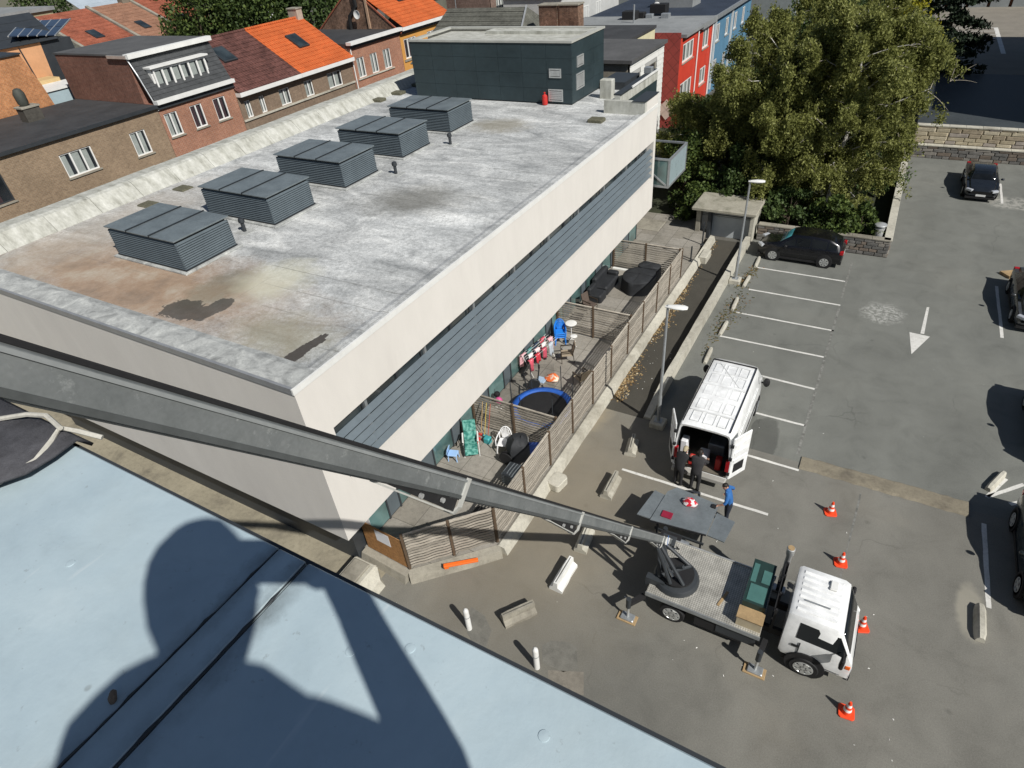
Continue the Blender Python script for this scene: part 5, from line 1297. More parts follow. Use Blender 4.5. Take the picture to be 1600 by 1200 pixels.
def birch(loc, H, R, seed, label, nl=24, lpts=34, lean=(0,0), low=.28):
    rr = np.random.RandomState(seed); r = thing('birch_tree',label,'tree',(loc[0],loc[1],0.))
    tp = []; 
    for i in range(9):
        f = i/8; tp.append(np.array([lean[0]*f+.18*math.sin(i*1.1+seed)*f*2, lean[1]*f+.18*math.cos(i*1.7+seed)*f*2, H*.97*f]))
    MB().tube(tp,[.20*(1-.93*(i/8))+.015 for i in range(9)],9).obj('trunk', BARK_W, r, smooth=True)
    leaves = []; tw = MB()
    def trunk_at(f):
        x = f*8; i = min(7,int(x)); return tp[i]+(tp[i+1]-tp[i])*(x-i)
    for k in range(nl):
        f = low+(.96-low)*(k+.5)/nl; az = k*2.39996+seed+rr.normal(0,.25)
        sh = math.sin(math.pi*min(1,(f-low+.14)/(1.16-low)))**.7
        L = R*(.35+.75*sh)*rr.uniform(.8,1.12); el = math.radians(rr.uniform(28,58)-8*(1-f))
        p = trunk_at(f); d = np.array([math.cos(az)*math.cos(el),math.sin(az)*math.cos(el),math.sin(el)])
        pts=[p]; n=7
        for i in range(n):
            d = d+np.array([rr.normal(0,.09),rr.normal(0,.09),-.055-.04*i/n]); d/=np.linalg.norm(d); pts.append(pts[-1]+d*L/n)
        r0 = .062*(1-f*.6)
        MB().tube(pts[:n-1],[r0*(1-.95*i/n)+.006 for i in range(n-1)],6).obj('limb', BARK_W, r, smooth=True)
        for j in range(7):
            u = rr.uniform(.25,1.); i = min(n-1,int(u*n)); b = pts[i]+(pts[i+1]-pts[i])*(u*n-i)
            sd = (pts[i+1]-pts[i]); sd/=np.linalg.norm(sd); dv = sd*.7+rr.normal(0,.55,3); dv[2] += .12; dv/=np.linalg.norm(dv)
            sl = L*.34*rr.uniform(.6,1.25)*(1.15-u*.5); q=[b]
            for e in range(4):
                dv = dv+np.array([rr.normal(0,.12),rr.normal(0,.12),-.10]); dv/=np.linalg.norm(dv); q.append(q[-1]+dv*sl/4)
            tw.tube(q,[.022,.017,.013,.009,.005],4)
            for s_ in range(8):
                u2 = rr.uniform(.2,1.05); e = min(3,int(u2*4)); c = q[e]+(q[e+1]-q[e])*(u2*4-e)+rr.normal(0,.12,3)
                hl = rr.uniform(.5,1.5)*(1.1-.4*f); m_ = lpts
                tt = rr.rand(m_)**.85; sway = rr.normal(0,.22,2)
                P_ = np.stack([c[0]+sway[0]*tt+rr.normal(0,.11,m_),c[1]+sway[1]*tt+rr.normal(0,.11,m_),c[2]+.12-hl*tt+rr.normal(0,.07,m_)],1); leaves.append(P_)
    stuff(tw.obj('twigs', TWIG, r))
    P_ = np.concatenate(leaves); P_ = P_[(P_[:,2]>.25)&(P_[:,0]+loc[0]<1.9+.75*np.sin(P_[:,1]*1.3+seed)+.7*np.sin(P_[:,2]*1.6+P_[:,1]*.7)+rr.normal(0,.4,len(P_)))]
    leafmesh('crown',P_,.092,rr,LEAF_B,r,.8,1.8)
    return r
birch((-2.5,42.8),10.8,4.6,3,'tall silver birch in the garden behind the black parked car, nearest the metal flue',36,92,(.3,.2),.10)
birch((-6.0,43.6),9.4,5.0,11,'silver birch in the middle of the garden behind the garage shelter',34,88,(-.4,.2),.10)
birch((-10.0,44.6),5.4,3.6,23,'silver birch at the garden end near the red house',26,66,(-.3,.2),.12)
birch((-3.6,48.4),10.6,4.8,31,'silver birch at the back of the garden before the conifer',26,70,(.3,.2),.16)
def bush(name, loc, rx, ry, h, seed, label, mat, n=6000, size=.14, cat='shrub', clumps=26, group=None, trunk=True, base=.1):
    rr = np.random.RandomState(seed); r = thing(name,label,cat,(loc[0],loc[1],0.),0,group)
    P_=[]
    cs = []
    for k in range(clumps):
        a = rr.uniform(0,6.28); q = math.sqrt(rr.rand()); z = rr.uniform(base,1.)
        env = math.sin(math.pi*min(1.,.18+.8*z))**.6 if base<.3 else math.sin(math.pi*min(.98,max(.06,(z-base)/(1-base)*.9+.1)))**.5
        cs.append((rx*q*math.cos(a)*env,ry*q*math.sin(a)*env,h*z*.94,rr.uniform(.16,.34)))
    for cx,cy,cz,s_ in cs:
        m_ = n//clumps; v = rr.normal(size=(m_,3)); v/=np.linalg.norm(v,axis=1)[:,None]; rad = rr.rand(m_,1)**.4
        sc = np.array([rx*s_*1.25,ry*s_*1.25,h*s_*.62]); P_.append(np.array([cx,cy,cz])+v*rad*sc)
    P_ = np.concatenate(P_); P_ = P_[P_[:,2]>.05]
    if trunk:
        tk = MB(); tk.tube([(0,0,0),(.05,.03,h*.35),(0,.05,h*.75)],[.06*h/3+.03,.045*h/3+.02,.02],7); tk.obj('trunk', BARK_D, r, smooth=True)
        lm = MB()
        for cx,cy,cz,s_ in cs[:12]: lm.tube([(0,0,max(.1,cz*.45)),(cx*.5,cy*.5,cz*.75),(cx,cy,cz)],[.03,.02,.008],5)
        stuff(lm.obj('limbs', BARK_D, r))
    leafmesh('crown',P_,size,rr,mat,r,.1,1.4)
    return r
GRP = 'shrubs under the birches'
for i,(x,y,rx,h,mt,lab) in enumerate(((-11.2,41.,2.1,4.4,LEAF_I,'dense ivy covered shrub beside the end of the pale building'),(-9.6,38.9,1.5,2.2,LEAF_I,'low leafy shrub just behind the garage shelter wall'),(-7.6,40.3,1.9,4.2,LEAF_D,'dark shrub rising behind the garage shelter roof'),(-13.2,47.0,2.2,4.0,LEAF_D,'tall dark shrub in front of the white boarded house'),(-11.8,52.,2.8,4.4,LEAF_D,'big dark shrub below the red house'),(-4.2,39.2,1.8,2.6,LEAF_D,'dark shrub behind the stone wall, next to the garage shelter'),(-1.9,38.7,1.5,2.3,LEAF_I,'pale leaved shrub over the stone wall behind the black car'),(-.25,38.3,1.0,2.2,LEAF_I,'bright green shrub touching the metal flue'),(-7.,46.,3.,3.6,LEAF_D,'spreading dark shrub under the middle birch'),(-2.,46.,3.,3.2,LEAF_D,'spreading dark shrub under the tall birch'),(-14.2,58.5,2.4,2.6,LEAF_D,'dark shrub at the foot of the red house wall'))):
    bush('shrub',(x,y),rx,rx*1.05,h,100+i,lab,mt,5200 if mt is LEAF_I else 4600,.15,'shrub',26,GRP)
bush('yellow_tree',(-1.0,51.6),2.2,2.2,10.9,301,'bright yellow green tree top behind the birches',LEAF_Y,9000,.16,'tree',30,None,True,.5)
# dark conifer
rr = np.random.RandomState(5); cf = thing('conifer_tree','tall dark conifer standing in shade behind the birches','tree',(2.2,74.,0.))
MB().tube([(0,0,0),(0,.05,7),(.05,0,15)],[.3,.2,.03],8).obj('trunk', BARK_D, cf, smooth=True)
P_=[]
for k in range(150):
    f = rr.rand(); z = 1.+13.6*f; R_ = 4.0*(1-f)**.6+.3; a = rr.uniform(0,6.28); L_ = R_*rr.uniform(.75,1.05)
    u = rr.rand(150)**.6; P_.append(np.stack([math.cos(a)*L_*u+rr.normal(0,.18,150),math.sin(a)*L_*u+rr.normal(0,.18,150),z-.5*u*L_*.35+rr.normal(0,.14,150)],1))
leafmesh('crown',np.concatenate(P_),.2,rr,LEAF_C,cf,.3,2.2)
# trees beyond the roofs
BT = ['lighter green tree beside the white gable house','dark tree just right of the white gable house','dark tree behind the mansard house roof','lighter green tree behind the dark mossy tile roof','dark tree behind the orange tile roof','dark tree beside the brick gable with the dish','lighter green tree farther off behind the white gable house','tall dark tree farther off behind the tile roofs','dark tree far behind the solar panels']
for i,(px_,py_,z_,R_,H_) in enumerate(((262,22,9.,4.6,14.),(318,30,9.,5.2,14.),(372,34,8.5,4.8,13.5),(425,30,8.5,4.8,14.),(478,28,8.5,4.6,13.5),(520,22,8.,4.4,14.),(300,5,11.,5.,15.),(400,8,10.,5.,15.),(60,2,11.,5.,14.))):
    p = at(px_,py_,z_)
    bush('background_tree',(p[0],p[1]),R_,R_,H_,400+i,BT[i],LEAF_D if i%3 else LEAF_I,6000,.3,'tree',34,'trees behind the row houses',True,.25)
for i,(x,y,R_,H_) in enumerate(((-12.6,63.,2.2,3.6),(-11.,71.,3.0,6.0),(-7.5,62.,3.0,6.6),(-11.5,81.,3.2,7.),(-6,71,3.4,8.5),(-2.6,58.,2.8,8.5),(-8.5,92,4.,9.),(-2.5,88,4.,9.))):
    bush('garden_tree',(x,y),R_,R_,H_,500+i,['small dark tree against the red house','dark tree in front of the blue building','dark tree behind the birch crowns','dark tree past the blue building corner','dark tree between birches and conifer','dark tree left of the yellow green tree top','far dark tree by the grey block','far dark tree behind the conifer'][i],LEAF_D,6500,.22,'tree',30,None,True,.12)

# ================================================================== VEHICLES
def carpaint(name, c, rough=.22):
    t = NT(name); t.set(rough, .25 if c[0]<.3 else 0., .5); t.b.inputs['Coat Weight'].default_value = .55; t.b.inputs['Coat Roughness'].default_value = .06
    n = t.noise(3,4,.6); t.color(t.ramp(n,[(.3,lin(c,.85)),(.7,lin(c,1.15))])); 
    rr_ = t.new('ShaderNodeMapRange'); t.link(t.noise(1.5,5,.6), rr_.inputs[0]); rr_.inputs[3].default_value = rough-.06; rr_.inputs[4].default_value = rough+.16; t.link(rr_.outputs[0], t.b.inputs['Roughness']); return t.m
GL = glassmat('car_glass',(.010,.012,.014),.08); GL.node_tree.nodes['Principled BSDF'].inputs['Specular IOR Level'].default_value = .35
LAMP = M('lamp_glass',(.55,.57,.6),.1,.3,.05,5); TAIL = M('tail_lamp',(.35,.01,.015),.15,0,.1,5); PLATE = M('number_plate',(.7,.7,.68),.4,0,.05,5); CHROME = M('chrome',(.7,.7,.7),.15,.9,.05,5)
def ring(x, zl, zb, zt, w, wt, c=.12):
    h = [(w*.55,zl),(w*.93,zl+.02),(w,zl+.18),(w*1.0,(zl+zb)/2+.06),(w*.975,zb-.06),(w*.94,zb),(wt*1.0,zt-.09),(wt*.90,zt-.02),(wt*.5,zt)]
    return [(x,y,z) for y,z in h]+[(x,-y,z) for y,z in h[::-1]]
def patch(R, i0,i1, j0,j1, u0=.06,u1=.94,v0=.08,v1=.92, off=.006, cen=None, n=5):
    a,b,c,d = [np.array(R[i][j],float) for i,j in ((i0,j0),(i1,j0),(i1,j1),(i0,j1))]
    f = lambda u,v: (a*(1-u)+b*u)*(1-v)+(d*(1-u)+c*u)*v
    nr = np.cross(b-a,d-a); nr/=np.linalg.norm(nr)
    m_ = (a+b+c+d)/4
    if nr@(m_-np.array(cen)) < 0: nr=-nr; flip=True
    else: flip=False
    q = [f(u0,v0)+nr*off,f(u1,v0)+nr*off,f(u1,v1)+nr*off,f(u0,v1)+nr*off]; dn=-nr*(off+.01)
    k = MB(); fs=[(0,1,2,3),(0,4,5,1),(1,5,6,2),(2,6,7,3),(3,7,4,0)]
    if flip: fs=[f_[::-1] for f_ in fs]
    return k.add(q+[p+dn for p in q],fs)
def wheel(par, x, y, r, w, rimmat, side, spokes=5):
    tz = MB(); s = 1 if side>0 else -1
    tz.lathe((x,y,r),[(r*.62,-w/2),(r*.94,-w/2),(r,-w/2+.03),(r,w/2-.03),(r*.94,w/2),(r*.62,w/2)],22,1)
    wo = tz.obj('wheel', MAT['black'], par, smooth=True)
    m = MB(); yo = y+s*w/2; m.lathe((x,yo,r),[(r*.66,-.02),(r*.68,.012*1),(r*.60,.014),(r*.57,-.01)],22,1) if s>0 else m.lathe((x,yo,r),[(r*.57,.01),(r*.60,-.014),(r*.68,-.012),(r*.66,.02)],22,1)
    for k in range(spokes):
        a = 2*math.pi*k/spokes+.3; m.bar((x,yo+s*.008,r),(x+math.cos(a)*r*.60,yo+s*.008,r+math.sin(a)*r*.60),.085*r/.3,.02,(0,1,0))
    m.lathe((x,yo,r),[(r*.17,-.02),(r*.17,.022),(r*.1,.024)] if s>0 else [(r*.1,-.024),(r*.17,-.022),(r*.17,.02)],12,1)
    q = m.obj('rim', rimmat); q.parent = wo
    q = MB().lathe((x,yo,r),[(r*.60,-.003),(r*.60,.003)],18,1).obj('brake_disc', MAT['anthracite']); q.parent = wo
def car(name, label, loc, rz, paint, spec, sp=5, rim=None):
    r = thing(name,label,'car',loc,rz)
    st = spec['st']; R = [ring(*s) for s in st]; rings = [q[::-1] for q in R]
    b = MB(); b.loft(rings); bo = b.obj('body', paint, r, smooth=True, sub=0)
    cen = (0,0,.8); g0,g1,g2,g3 = spec['glass']   # rear glass base, roof rear, roof front, windscreen base (station indices)
    nj = len(R[0])

    # windscreen and rear glass lie across the top of the section
    def across(i0,i1,name):
        a,b_,c_,d_ = [np.array(R[i][j],float) for i,j in ((i0,6),(i1,6),(i1,nj-7),(i0,nj-7))]
        k = MB(); N=4; P_=[]
        for u in np.linspace(.07,.93,3):
            row=[]
            for j in range(6,nj-6):
                p = np.array(R[i0][j],float)*(1-u)+np.array(R[i1][j],float)*u; row.append(p)
            P_.append(row)
        P_ = np.array(P_); P_[:,:,1]*=.93; mid = P_[:, [0,-1]].mean((0,1))
        nr = np.cross(P_[-1][3]-P_[0][3],P_[0][-2]-P_[0][1]); nr/=np.linalg.norm(nr); nr = nr if nr[2]>0 else -nr
        P_ = P_+nr*.012
        k.grid(P_); o_ = k.obj(name, spec.get('wsmat',GL) if name=='windscreen' else GL, r, smooth=2, solid=.012); return o_
    across(g2,g3,'windscreen'); across(g0,g1,'rear_window')
    for s in (0,1):
        for (i0,i1,u0,u1) in spec['side']:
            j0,j1 = (5,6) if s==0 else (nj-6,nj-7)
            patch(R,i0,i1,j0,j1,u0,u1,.10,.92,.008,cen).obj('side_window', GL, r)
    L0 = st[0][0]; L1 = st[-1][0]; w = spec['w']
    for y in (-1,1):
        for x in spec['wx']:
            MB().lathe((x,y*(w-.025),spec['wr']+.01),[(spec['wr']+.065,-.05),(spec['wr']+.065,.04),(spec['wr']+.02,.045)],20,1).obj('wheel_arch', MAT['black'], r)
            wheel(r,x,y*(w-.085),spec['wr'],.22,rim or MAT['alu'],y,sp)
        hx = L1-.16
        q = MB(); q.obox((hx,y*w*.72,spec['hz']),(.6,-y*.8,0.),(.8*1,y*.6,0),(0,0,1),.20,.10,.07); q.obj('headlight', LAMP, r, bevel=.02)
        q = MB(); q.obox((L0+.10,y*w*.80,spec['tz']),(1,0,0),(0,1,0),(0,0,1),.09,.12,.09); q.obj('tail_light', TAIL, r, bevel=.02)
        q = MB().ball((spec['mx'],y*(w+.10),spec['mz']),.08,.11,.07); q.obj('mirror', paint, r, smooth=True)
        MB().box(L0+1.,L1-1.,y*(w-.04)-.03,y*(w-.04)+.03,.20,.31).obj('sill', MAT['black'], r)
        for dx in spec['handles']: MB().box(dx,dx+.17,y*(w-.005)-.012,y*(w-.005)+.012,st[3][2]-.15,st[3][2]-.11).obj('door_handle', paint, r)
    MB().box(L1-.04,L1+.012,-.26,.26,.36,.48).obj('number_plate', PLATE, r); MB().box(L0-.012,L0+.04,-.26,.26,.62,.74).obj('number_plate', PLATE, r)
    MB().box(L1-.10,L1+.004,-w*.62,w*.62,.50,.66).obj('grille', MAT['black_gloss'], r)
    MB().box(L1-.22,L1-.012,-w*.85,w*.85,.2,.33).obj('bumper', MAT['black'], r); MB().box(L0+.012,L0+.2,-w*.85,w*.85,.24,.40).obj('bumper', MAT['black'], r)
    return r
# station: x, z_low, z_belt, z_top, half width, half width of roof
SUV = dict(st=[(-2.17,.42,.78,.84,.74,.60),(-2.10,.30,.92,1.02,.84,.68),(-1.86,.26,.99,1.34,.88,.66),(-1.35,.25,.99,1.53,.90,.66),(-.5,.24,.97,1.60,.91,.67),(.25,.24,.95,1.57,.91,.66),(.52,.24,.94,1.50,.91,.64),(1.12,.24,.96,1.04,.90,.72),(1.75,.25,.88,.95,.87,.70),(2.08,.30,.74,.80,.78,.62),(2.20,.42,.60,.64,.66,.52)],
 glass=(1,2,6,7),side=[(2,3,.12,.98),(3,4,.05,.96),(4,5,.04,.97),(5,7,.03,.80)],w=.91,wr=.34,wx=(-1.33,1.33),hz=.78,tz=.92,mx=.72,mz=1.02,handles=(-.75,.2))
SEDAN = dict(st=[(-2.40,.40,.80,.86,.74,.58),(-2.32,.28,.92,1.0,.86,.68),(-1.75,.24,.94,1.03,.90,.66),(-1.0,.22,.92,1.36,.92,.62),(-.4,.22,.91,1.43,.92,.63),(.3,.22,.90,1.41,.92,.63),(.50,.22,.90,1.36,.92,.61),(1.20,.22,.90,.98,.91,.74),(1.9,.23,.80,.87,.88,.70),(2.28,.28,.68,.74,.80,.62),(2.40,.40,.56,.60,.68,.52)],
 glass=(2,3,6,7),side=[(3,4,.06,.96),(4,5,.04,.97),(5,7,.03,.80)],w=.92,wr=.33,wx=(-1.42,1.40),hz=.68,tz=.86,mx=.78,mz=.98,handles=(-.7,.3))
blackp = carpaint('black_car_paint',(.006,.006,.008)); navyp = carpaint('dark_car_paint',(.016,.020,.026)); greyp = carpaint('grey_car_paint',(.055,.058,.06)); greenp = carpaint('dark_green_paint',(.02,.026,.025))
SUV2 = dict(SUV); SUV2['wsmat'] = glassmat('teal_windscreen',(.05,.22,.25),.08)
car('parked_car','black crossover car parked beside the stone garden wall',(-2.80,35.52,0),math.pi,blackp,SUV2,7)
car('parked_car','dark blue grey saloon facing out from the beige stone wall',(5.78,49.15,0),-math.pi/2,navyp,SEDAN)
car('parked_car','grey car parked next to the scuffed white bay line by the rubble wedge',(7.75,33.6,0),-math.pi/2,greyp,SEDAN)
car('parked_car','dark car whose shadow falls on the bay with the crossed white lines',(7.95,24.1,0),-math.pi/2,navyp,SUV)
car('parked_car','dark green grey car beside the black and white kerb stop',(7.28,17.25,0),-math.pi/2,greenp,SUV)
tag(MB().prism([(6.6,37.0),(7.3,37.4),(9.5,38.5),(9.5,37.6),(7.0,36.5)],0,.14).obj('timber_wedge', MAT['wood']),'pale timber planks lying behind the grey parked car','planks')

# ---------------- white van, rear doors open
VX,VY = -3.02,16.42
van = thing('white_van','white high roof delivery van with both rear doors open','van',(VX,VY,0),math.pi/2)
whitep = carpaint('white_van_paint',(.86,.87,.86),.3)
def vring(x, zl, zb, zt, w, wt):
    h=[(w*.5,zl),(w*.96,zl+.01),(w,zl+.15),(w,1.0),(w*.99,zb),(w*.965,zb+.25),(wt+.06,zt-.14),(wt,zt-.03),(wt*.85,zt),(wt*.4,zt+.015)]
    return [(x,y,z) for y,z in h]+[(x,-y,z) for y,z in h[::-1]]
vs = [(0.,.34,1.45,2.48,.97,.80),(.15,.32,1.45,2.50,.99,.82),(2.2,.32,1.45,2.52,1.0,.83),(4.05,.32,1.42,2.50,1.0,.82),(4.35,.32,1.38,2.40,1.0,.78),(4.98,.33,1.25,1.50,.99,.78),(5.45,.36,1.02,1.16,.94,.74),(5.66,.45,.78,.84,.84,.66)]
VR = [vring(*s) for s in vs]; nj = len(VR[0])
MB().loft([q[::-1] for q in VR],cap0=False).obj('body', whitep, van, smooth=True)
inn = [[(x,y*.945,.52 if z<.55 else .5+(z-.5)*.962) for x,y,z in q] for q in [VR[0],VR[2],VR[3]]]; inn[0] = [(x+.012,y,z) for x,y,z in inn[0]]
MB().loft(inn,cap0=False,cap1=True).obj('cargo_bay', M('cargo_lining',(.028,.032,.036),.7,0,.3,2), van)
MB().box(.012,3.9,-.90,.90,.535,.56).obj('cargo_floor', M('ply_floor',(.13,.115,.09),.7,0,.3,3), van)
# frame round the opening
fr = MB(); o_ = VR[0]; i_ = inn[0]
for j in range(nj):
    k = (j+1)%nj; fr.add([o_[j],o_[k],i_[k],i_[j]],[(0,1,2,3)])
fr.obj('door_frame', whitep, van)
MB().cbox(-.22,.0,-.95,.95,.36,.52,.03).obj('rear_bumper', M('bumper_grey',(.36,.35,.32),.6,0,.15,3), van); MB().box(-.16,.0,-.3,.3,.3,.36).obj('step', MAT['black'], van)
for y in (-1,1):
    MB().cbox(-.02,.10,y*.90-.06,y*.90+.06,.85,1.35,.01).obj('tail_light', TAIL, van)
    MB().bar((.1,y*.80,2.535),(4.05,y*.80,2.535),.035,.02).obj('roof_rail', MAT['black'], van)
    for x in (1.15,4.62):
        MB().lathe((x,y*.955,.36),[(.43,-.06),(.43,.03),(.37,.035)],22,1).obj('wheel_arch', MAT['black'], van); wheel(van,x,y*.915,.35,.22,MAT['steel'],y,6)
    q = MB().ball((4.75,y*1.17,1.48),.10,.13,.20); q.obj('mirror', MAT['black'], van, smooth=True); MB().bar((4.8,y*.98,1.4),(4.78,y*1.1,1.44),.05,.05).obj('mirror_arm', MAT['black'], van)
    MB().cbox(5.32,5.52,y*.78-.16,y*.78+.16,.86,1.08,.05).obj('headlight', LAMP, van)
    MB().box(.4,4.2,y*1.003-.008,y*1.003+.008,.78,.92).obj('rub_strip', MAT['black'], van)
    MB().box(.35,4.0,y*.985-.012,y*.985+.012,1.62,1.68).obj('side_crease', whitep, van)
    patch(VR,3,5,5 if y>0 else nj-6,6 if y>0 else nj-7,.22,.86,.1,.75,.01,(2.5,0,1.2)).obj('side_window', GL, van)
MB().bar((4.06,-.80,2.53),(4.06,.80,2.53),.05,.03).obj('roof_crossbar', MAT['black'], van)
def wscreen(R,i0,i1,mat,par):
    P_=[]
    for u in np.linspace(.06,.94,3): P_.append([np.array(R[i0][j],float)*(1-u)+np.array(R[i1][j],float)*u for j in range(6,len(R[0])-6)])
    P_=np.array(P_); P_[:,:,1]*=.94; nr=np.cross(P_[-1][4]-P_[0][4],P_[0][6]-P_[0][2]); nr/=np.linalg.norm(nr); nr = nr if nr[2]>0 else -nr
    MB().grid(P_+nr*.015).obj('windscreen', mat, par, smooth=2, solid=.012)
wscreen(VR,4,5,GL,van)
MB().box(5.62,5.69,-.28,.28,.5,.62).obj('number_plate', PLATE, van); MB().box(5.56,5.672,-.6,.6,.62,.76).obj('grille', MAT['black'], van)
# pressed swages of the roof
rib = M('roof_swage',(.74,.75,.74),.35,0,.1,3)
def swage(x0,x1,y0,y1):
    m = MB(); w_=.014
    for a,b in (((x0,y0),(x1,y0)),((x1,y0),(x1,y1)),((x1,y1),(x0,y1)),((x0,y1),(x0,y0))): m.bar((a[0],a[1],2.532),(b[0],b[1],2.532),w_*1.6,.012)
    m.obj('roof_swage', rib, van)
for x0 in (.25,1.0,1.85,2.6,3.3):
    for y0 in (-.62,-.18,.30): swage(x0,x0+.55,y0,y0+(.30 if y0!=-.18 else .34))
for x in (.85,2.45): MB().bar((x,-.76,2.535),(x,.76,2.535),.05,.014).obj('roof_swage', rib, van)
MB().bar((2.6,-.5,2.538),(3.9,.5,2.538),.02,.008).obj('roof_swage', rib, van)
# doors: local x back is -x ; hinge at the rear corners
def vandoor(y, dv):
    s = 1 if y>0 else -1; d = np.array([dv[0],dv[1],0.]); d/=np.linalg.norm(d); h = np.array([-.03,y,0]); nrm = np.array([-d[1],d[0],0])*s
    m = MB(); c = h+d*.45+np.array([0,0,1.46]); m.obox(c,d,nrm,(0,0,1),.43,.03,.96); o = m.obj('rear_door', whitep, van, bevel=.04)
    for z_ in (1.35,1.7,2.05):
        k = MB().obox(h+d*.45+nrm*-.036+np.array([0,0,z_]),d,nrm,(0,0,1),.33,.012,.05).obj('door_rib', whitep); k.parent=o
        k = MB().obox(h+d*.45+nrm*.036+np.array([0,0,z_]),d,nrm,(0,0,1),.33,.012,.05).obj('door_rib', whitep); k.parent=o
    k = MB().obox(h+d*.42+nrm*-.038+np.array([0,0,.98]),d,nrm,(0,0,1),.24,.008,.2).obj('door_pocket', MAT['black']); k.parent=o
    k = MB().obox(h+d*.42+nrm*.038+np.array([0,0,.98]),d,nrm,(0,0,1),.24,.008,.2).obj('door_pocket', MAT['black']); k.parent=o
    for z in (.8,1.5,2.1): MB().obox(h+np.array([.0,0,z]),(1,0,0),(0,1,0),(0,0,1),.05,.05,.05).obj('hinge', MAT['black'], van)
vandoor(-.97,(.87,-.48)); vandoor(.97,(.80,.36))
# load
for i,(x,y,z,sx,sy,sz,mt,nm,lab) in enumerate(((.28,.34,.56,.16,.12,.14,'red','toolbox','red toolbox inside the open van'),(.35,-.55,.56,.12,.10,.26,'red','fire_bottle','slim red bottle standing at the van door frame'),(.55,.02,.56,.22,.17,.2,'paper','white_bucket_box','white paper sack just inside the van'),(.45,.72,.56,.18,.12,.45,'paper','white_sack','white sack leaning inside the van wall'),(1.3,-.3,.56,.3,.3,.22,'steel','grey_crate','grey crate deep inside the dark van'))):
    p = (VX-y,VY+x,z)
    tag(MB().cbox(p[0]-sy,p[0]+sy,p[1]-sx,p[1]+sx,z,z+sz*2,.03).obj(nm, MAT[mt]),lab,'box' if i!=1 else 'bottle','things loaded in the van')

# ---------------- lift truck
TB = dict(x0=-2.92,x1=.22,y0=10.56,y1=12.62,z=1.06)
tr = thing('lift_truck','white cab flatbed truck carrying an inclined roofing lift','truck',(-.4,11.6,0),0,None,world=True)
wt_ = carpaint('white_cab_paint',(.86,.87,.86),.34)
tp = NT('tread_plate'); tp.set(.45,.35,.5); xyz = tp.sep()
ck = tp.new('ShaderNodeTexChecker'); ck.inputs['Scale'].default_value = 16.; tp.link(tp.comb(tp.math('ADD',xyz[0],xyz[1]),tp.math('SUBTRACT',xyz[0],xyz[1]),0),ck.inputs[0]); ck.inputs[1].default_value=(1,1,1,1); ck.inputs[2].default_value=(0,0,0,1)
tp.color(tp.mix(1.,tp.mix(ck.outputs['Fac'],(.38,.365,.315),(.62,.60,.54)),tp.ramp(tp.noise(2.5,5,.7),[(.3,.62),(.7,1.2)]),'MULTIPLY')); tp.bump(ck.outputs['Fac'],.006,.8)
MB().box(TB['x0'],TB['x1'],TB['y0'],TB['y1'],TB['z']-.05,TB['z']).obj('deck', tp.m, tr)
MB().box(TB['x0']-.02,TB['x1']+.02,TB['y0']-.025,TB['y0']-.001,TB['z']-.16,TB['z']-.004).obj('side_rave', MAT['steel'], tr); MB().box(TB['x0']-.02,TB['x1']+.02,TB['y1']+.001,TB['y1']+.03,TB['z']-.16,TB['z']+.05).obj('side_rave', MAT['alu'], tr)
for y in (11.15,12.0): MB().box(-3.0,2.2,y-.05,y+.05,.62,.86).obj('chassis_rail', MAT['black'], tr)
MB().box(-1.5,-.2,10.62,11.0,.35,.88).obj('side_tank', MAT['black'], tr); MB().box(-.9,.15,10.60,10.98,.45,.9).obj('locker', MAT['anthracite'], tr)
for x in (-2.15,1.42):
    for y in (10.74,12.46):
        s = -1 if y<11.5 else 1
        wheel(tr,x,y,.37,.24,MAT['alu'],s,7)
# cab
def cring(x, zl, zb, zt, w, wt):
    h=[(w*.6,zl),(w*.98,zl),(w,zl+.12),(w,zb-.3),(w*.995,zb),(w*.98,zb+.08),(wt+.03,zt-.10),(wt-.02,zt-.02),(wt*.8,zt),(wt*.4,zt+.01)]
    return [(x,y+11.62,z) for y,z in h]+[(x,-y+11.62,z) for y,z in h[::-1]]
cs_ = [(.72,.62,1.35,2.16,.90,.80),(.80,.55,1.35,2.22,.92,.82),(1.85,.52,1.33,2.22,.93,.82),(1.98,.52,1.32,2.16,.93,.80),(2.30,.52,1.22,1.42,.92,.84),(2.42,.50,1.05,1.10,.90,.82),(2.44,.48,.70,.75,.88,.80)]
CRg = [cring(*s) for s in cs_]; MB().loft([q[::-1] for q in CRg]).obj('cab', wt_, tr, smooth=True)
cj = len(CRg[0])
wscreen([[ (x,y-11.62,z) for x,y,z in q] for q in CRg],3,4,GL,tr); ww = [o for o in tr.children if o.name.startswith('windscreen')][-1]
ww.data.transform(Matrix.Translation((0,11.62,0)))
for j0,j1 in ((5,6),(cj-6,cj-7)):
    patch(CRg,1,3,j0,j1,.20,1.0,.02,.90,.012,(1.5,11.62,1.2)).obj('side_window', GL, tr); patch(CRg,3,4,j0,j1,.0,.78,.02,.90,.012,(1.5,11.62,1.2)).obj('quarter_window', GL, tr)
for i in range(7):
    y = 11.62-.60+i*.2; MB().cbox(.86,1.82,y-.045,y+.045,2.215,2.25,.012).obj('roof_rib', wt_, tr)
MB().box(2.35,2.47,10.74,12.5,.42,.62).obj('bumper', MAT['anthracite'], tr); MB().box(2.425,2.46,11.1,12.14,.75,1.0).obj('grille', MAT['black'], tr)
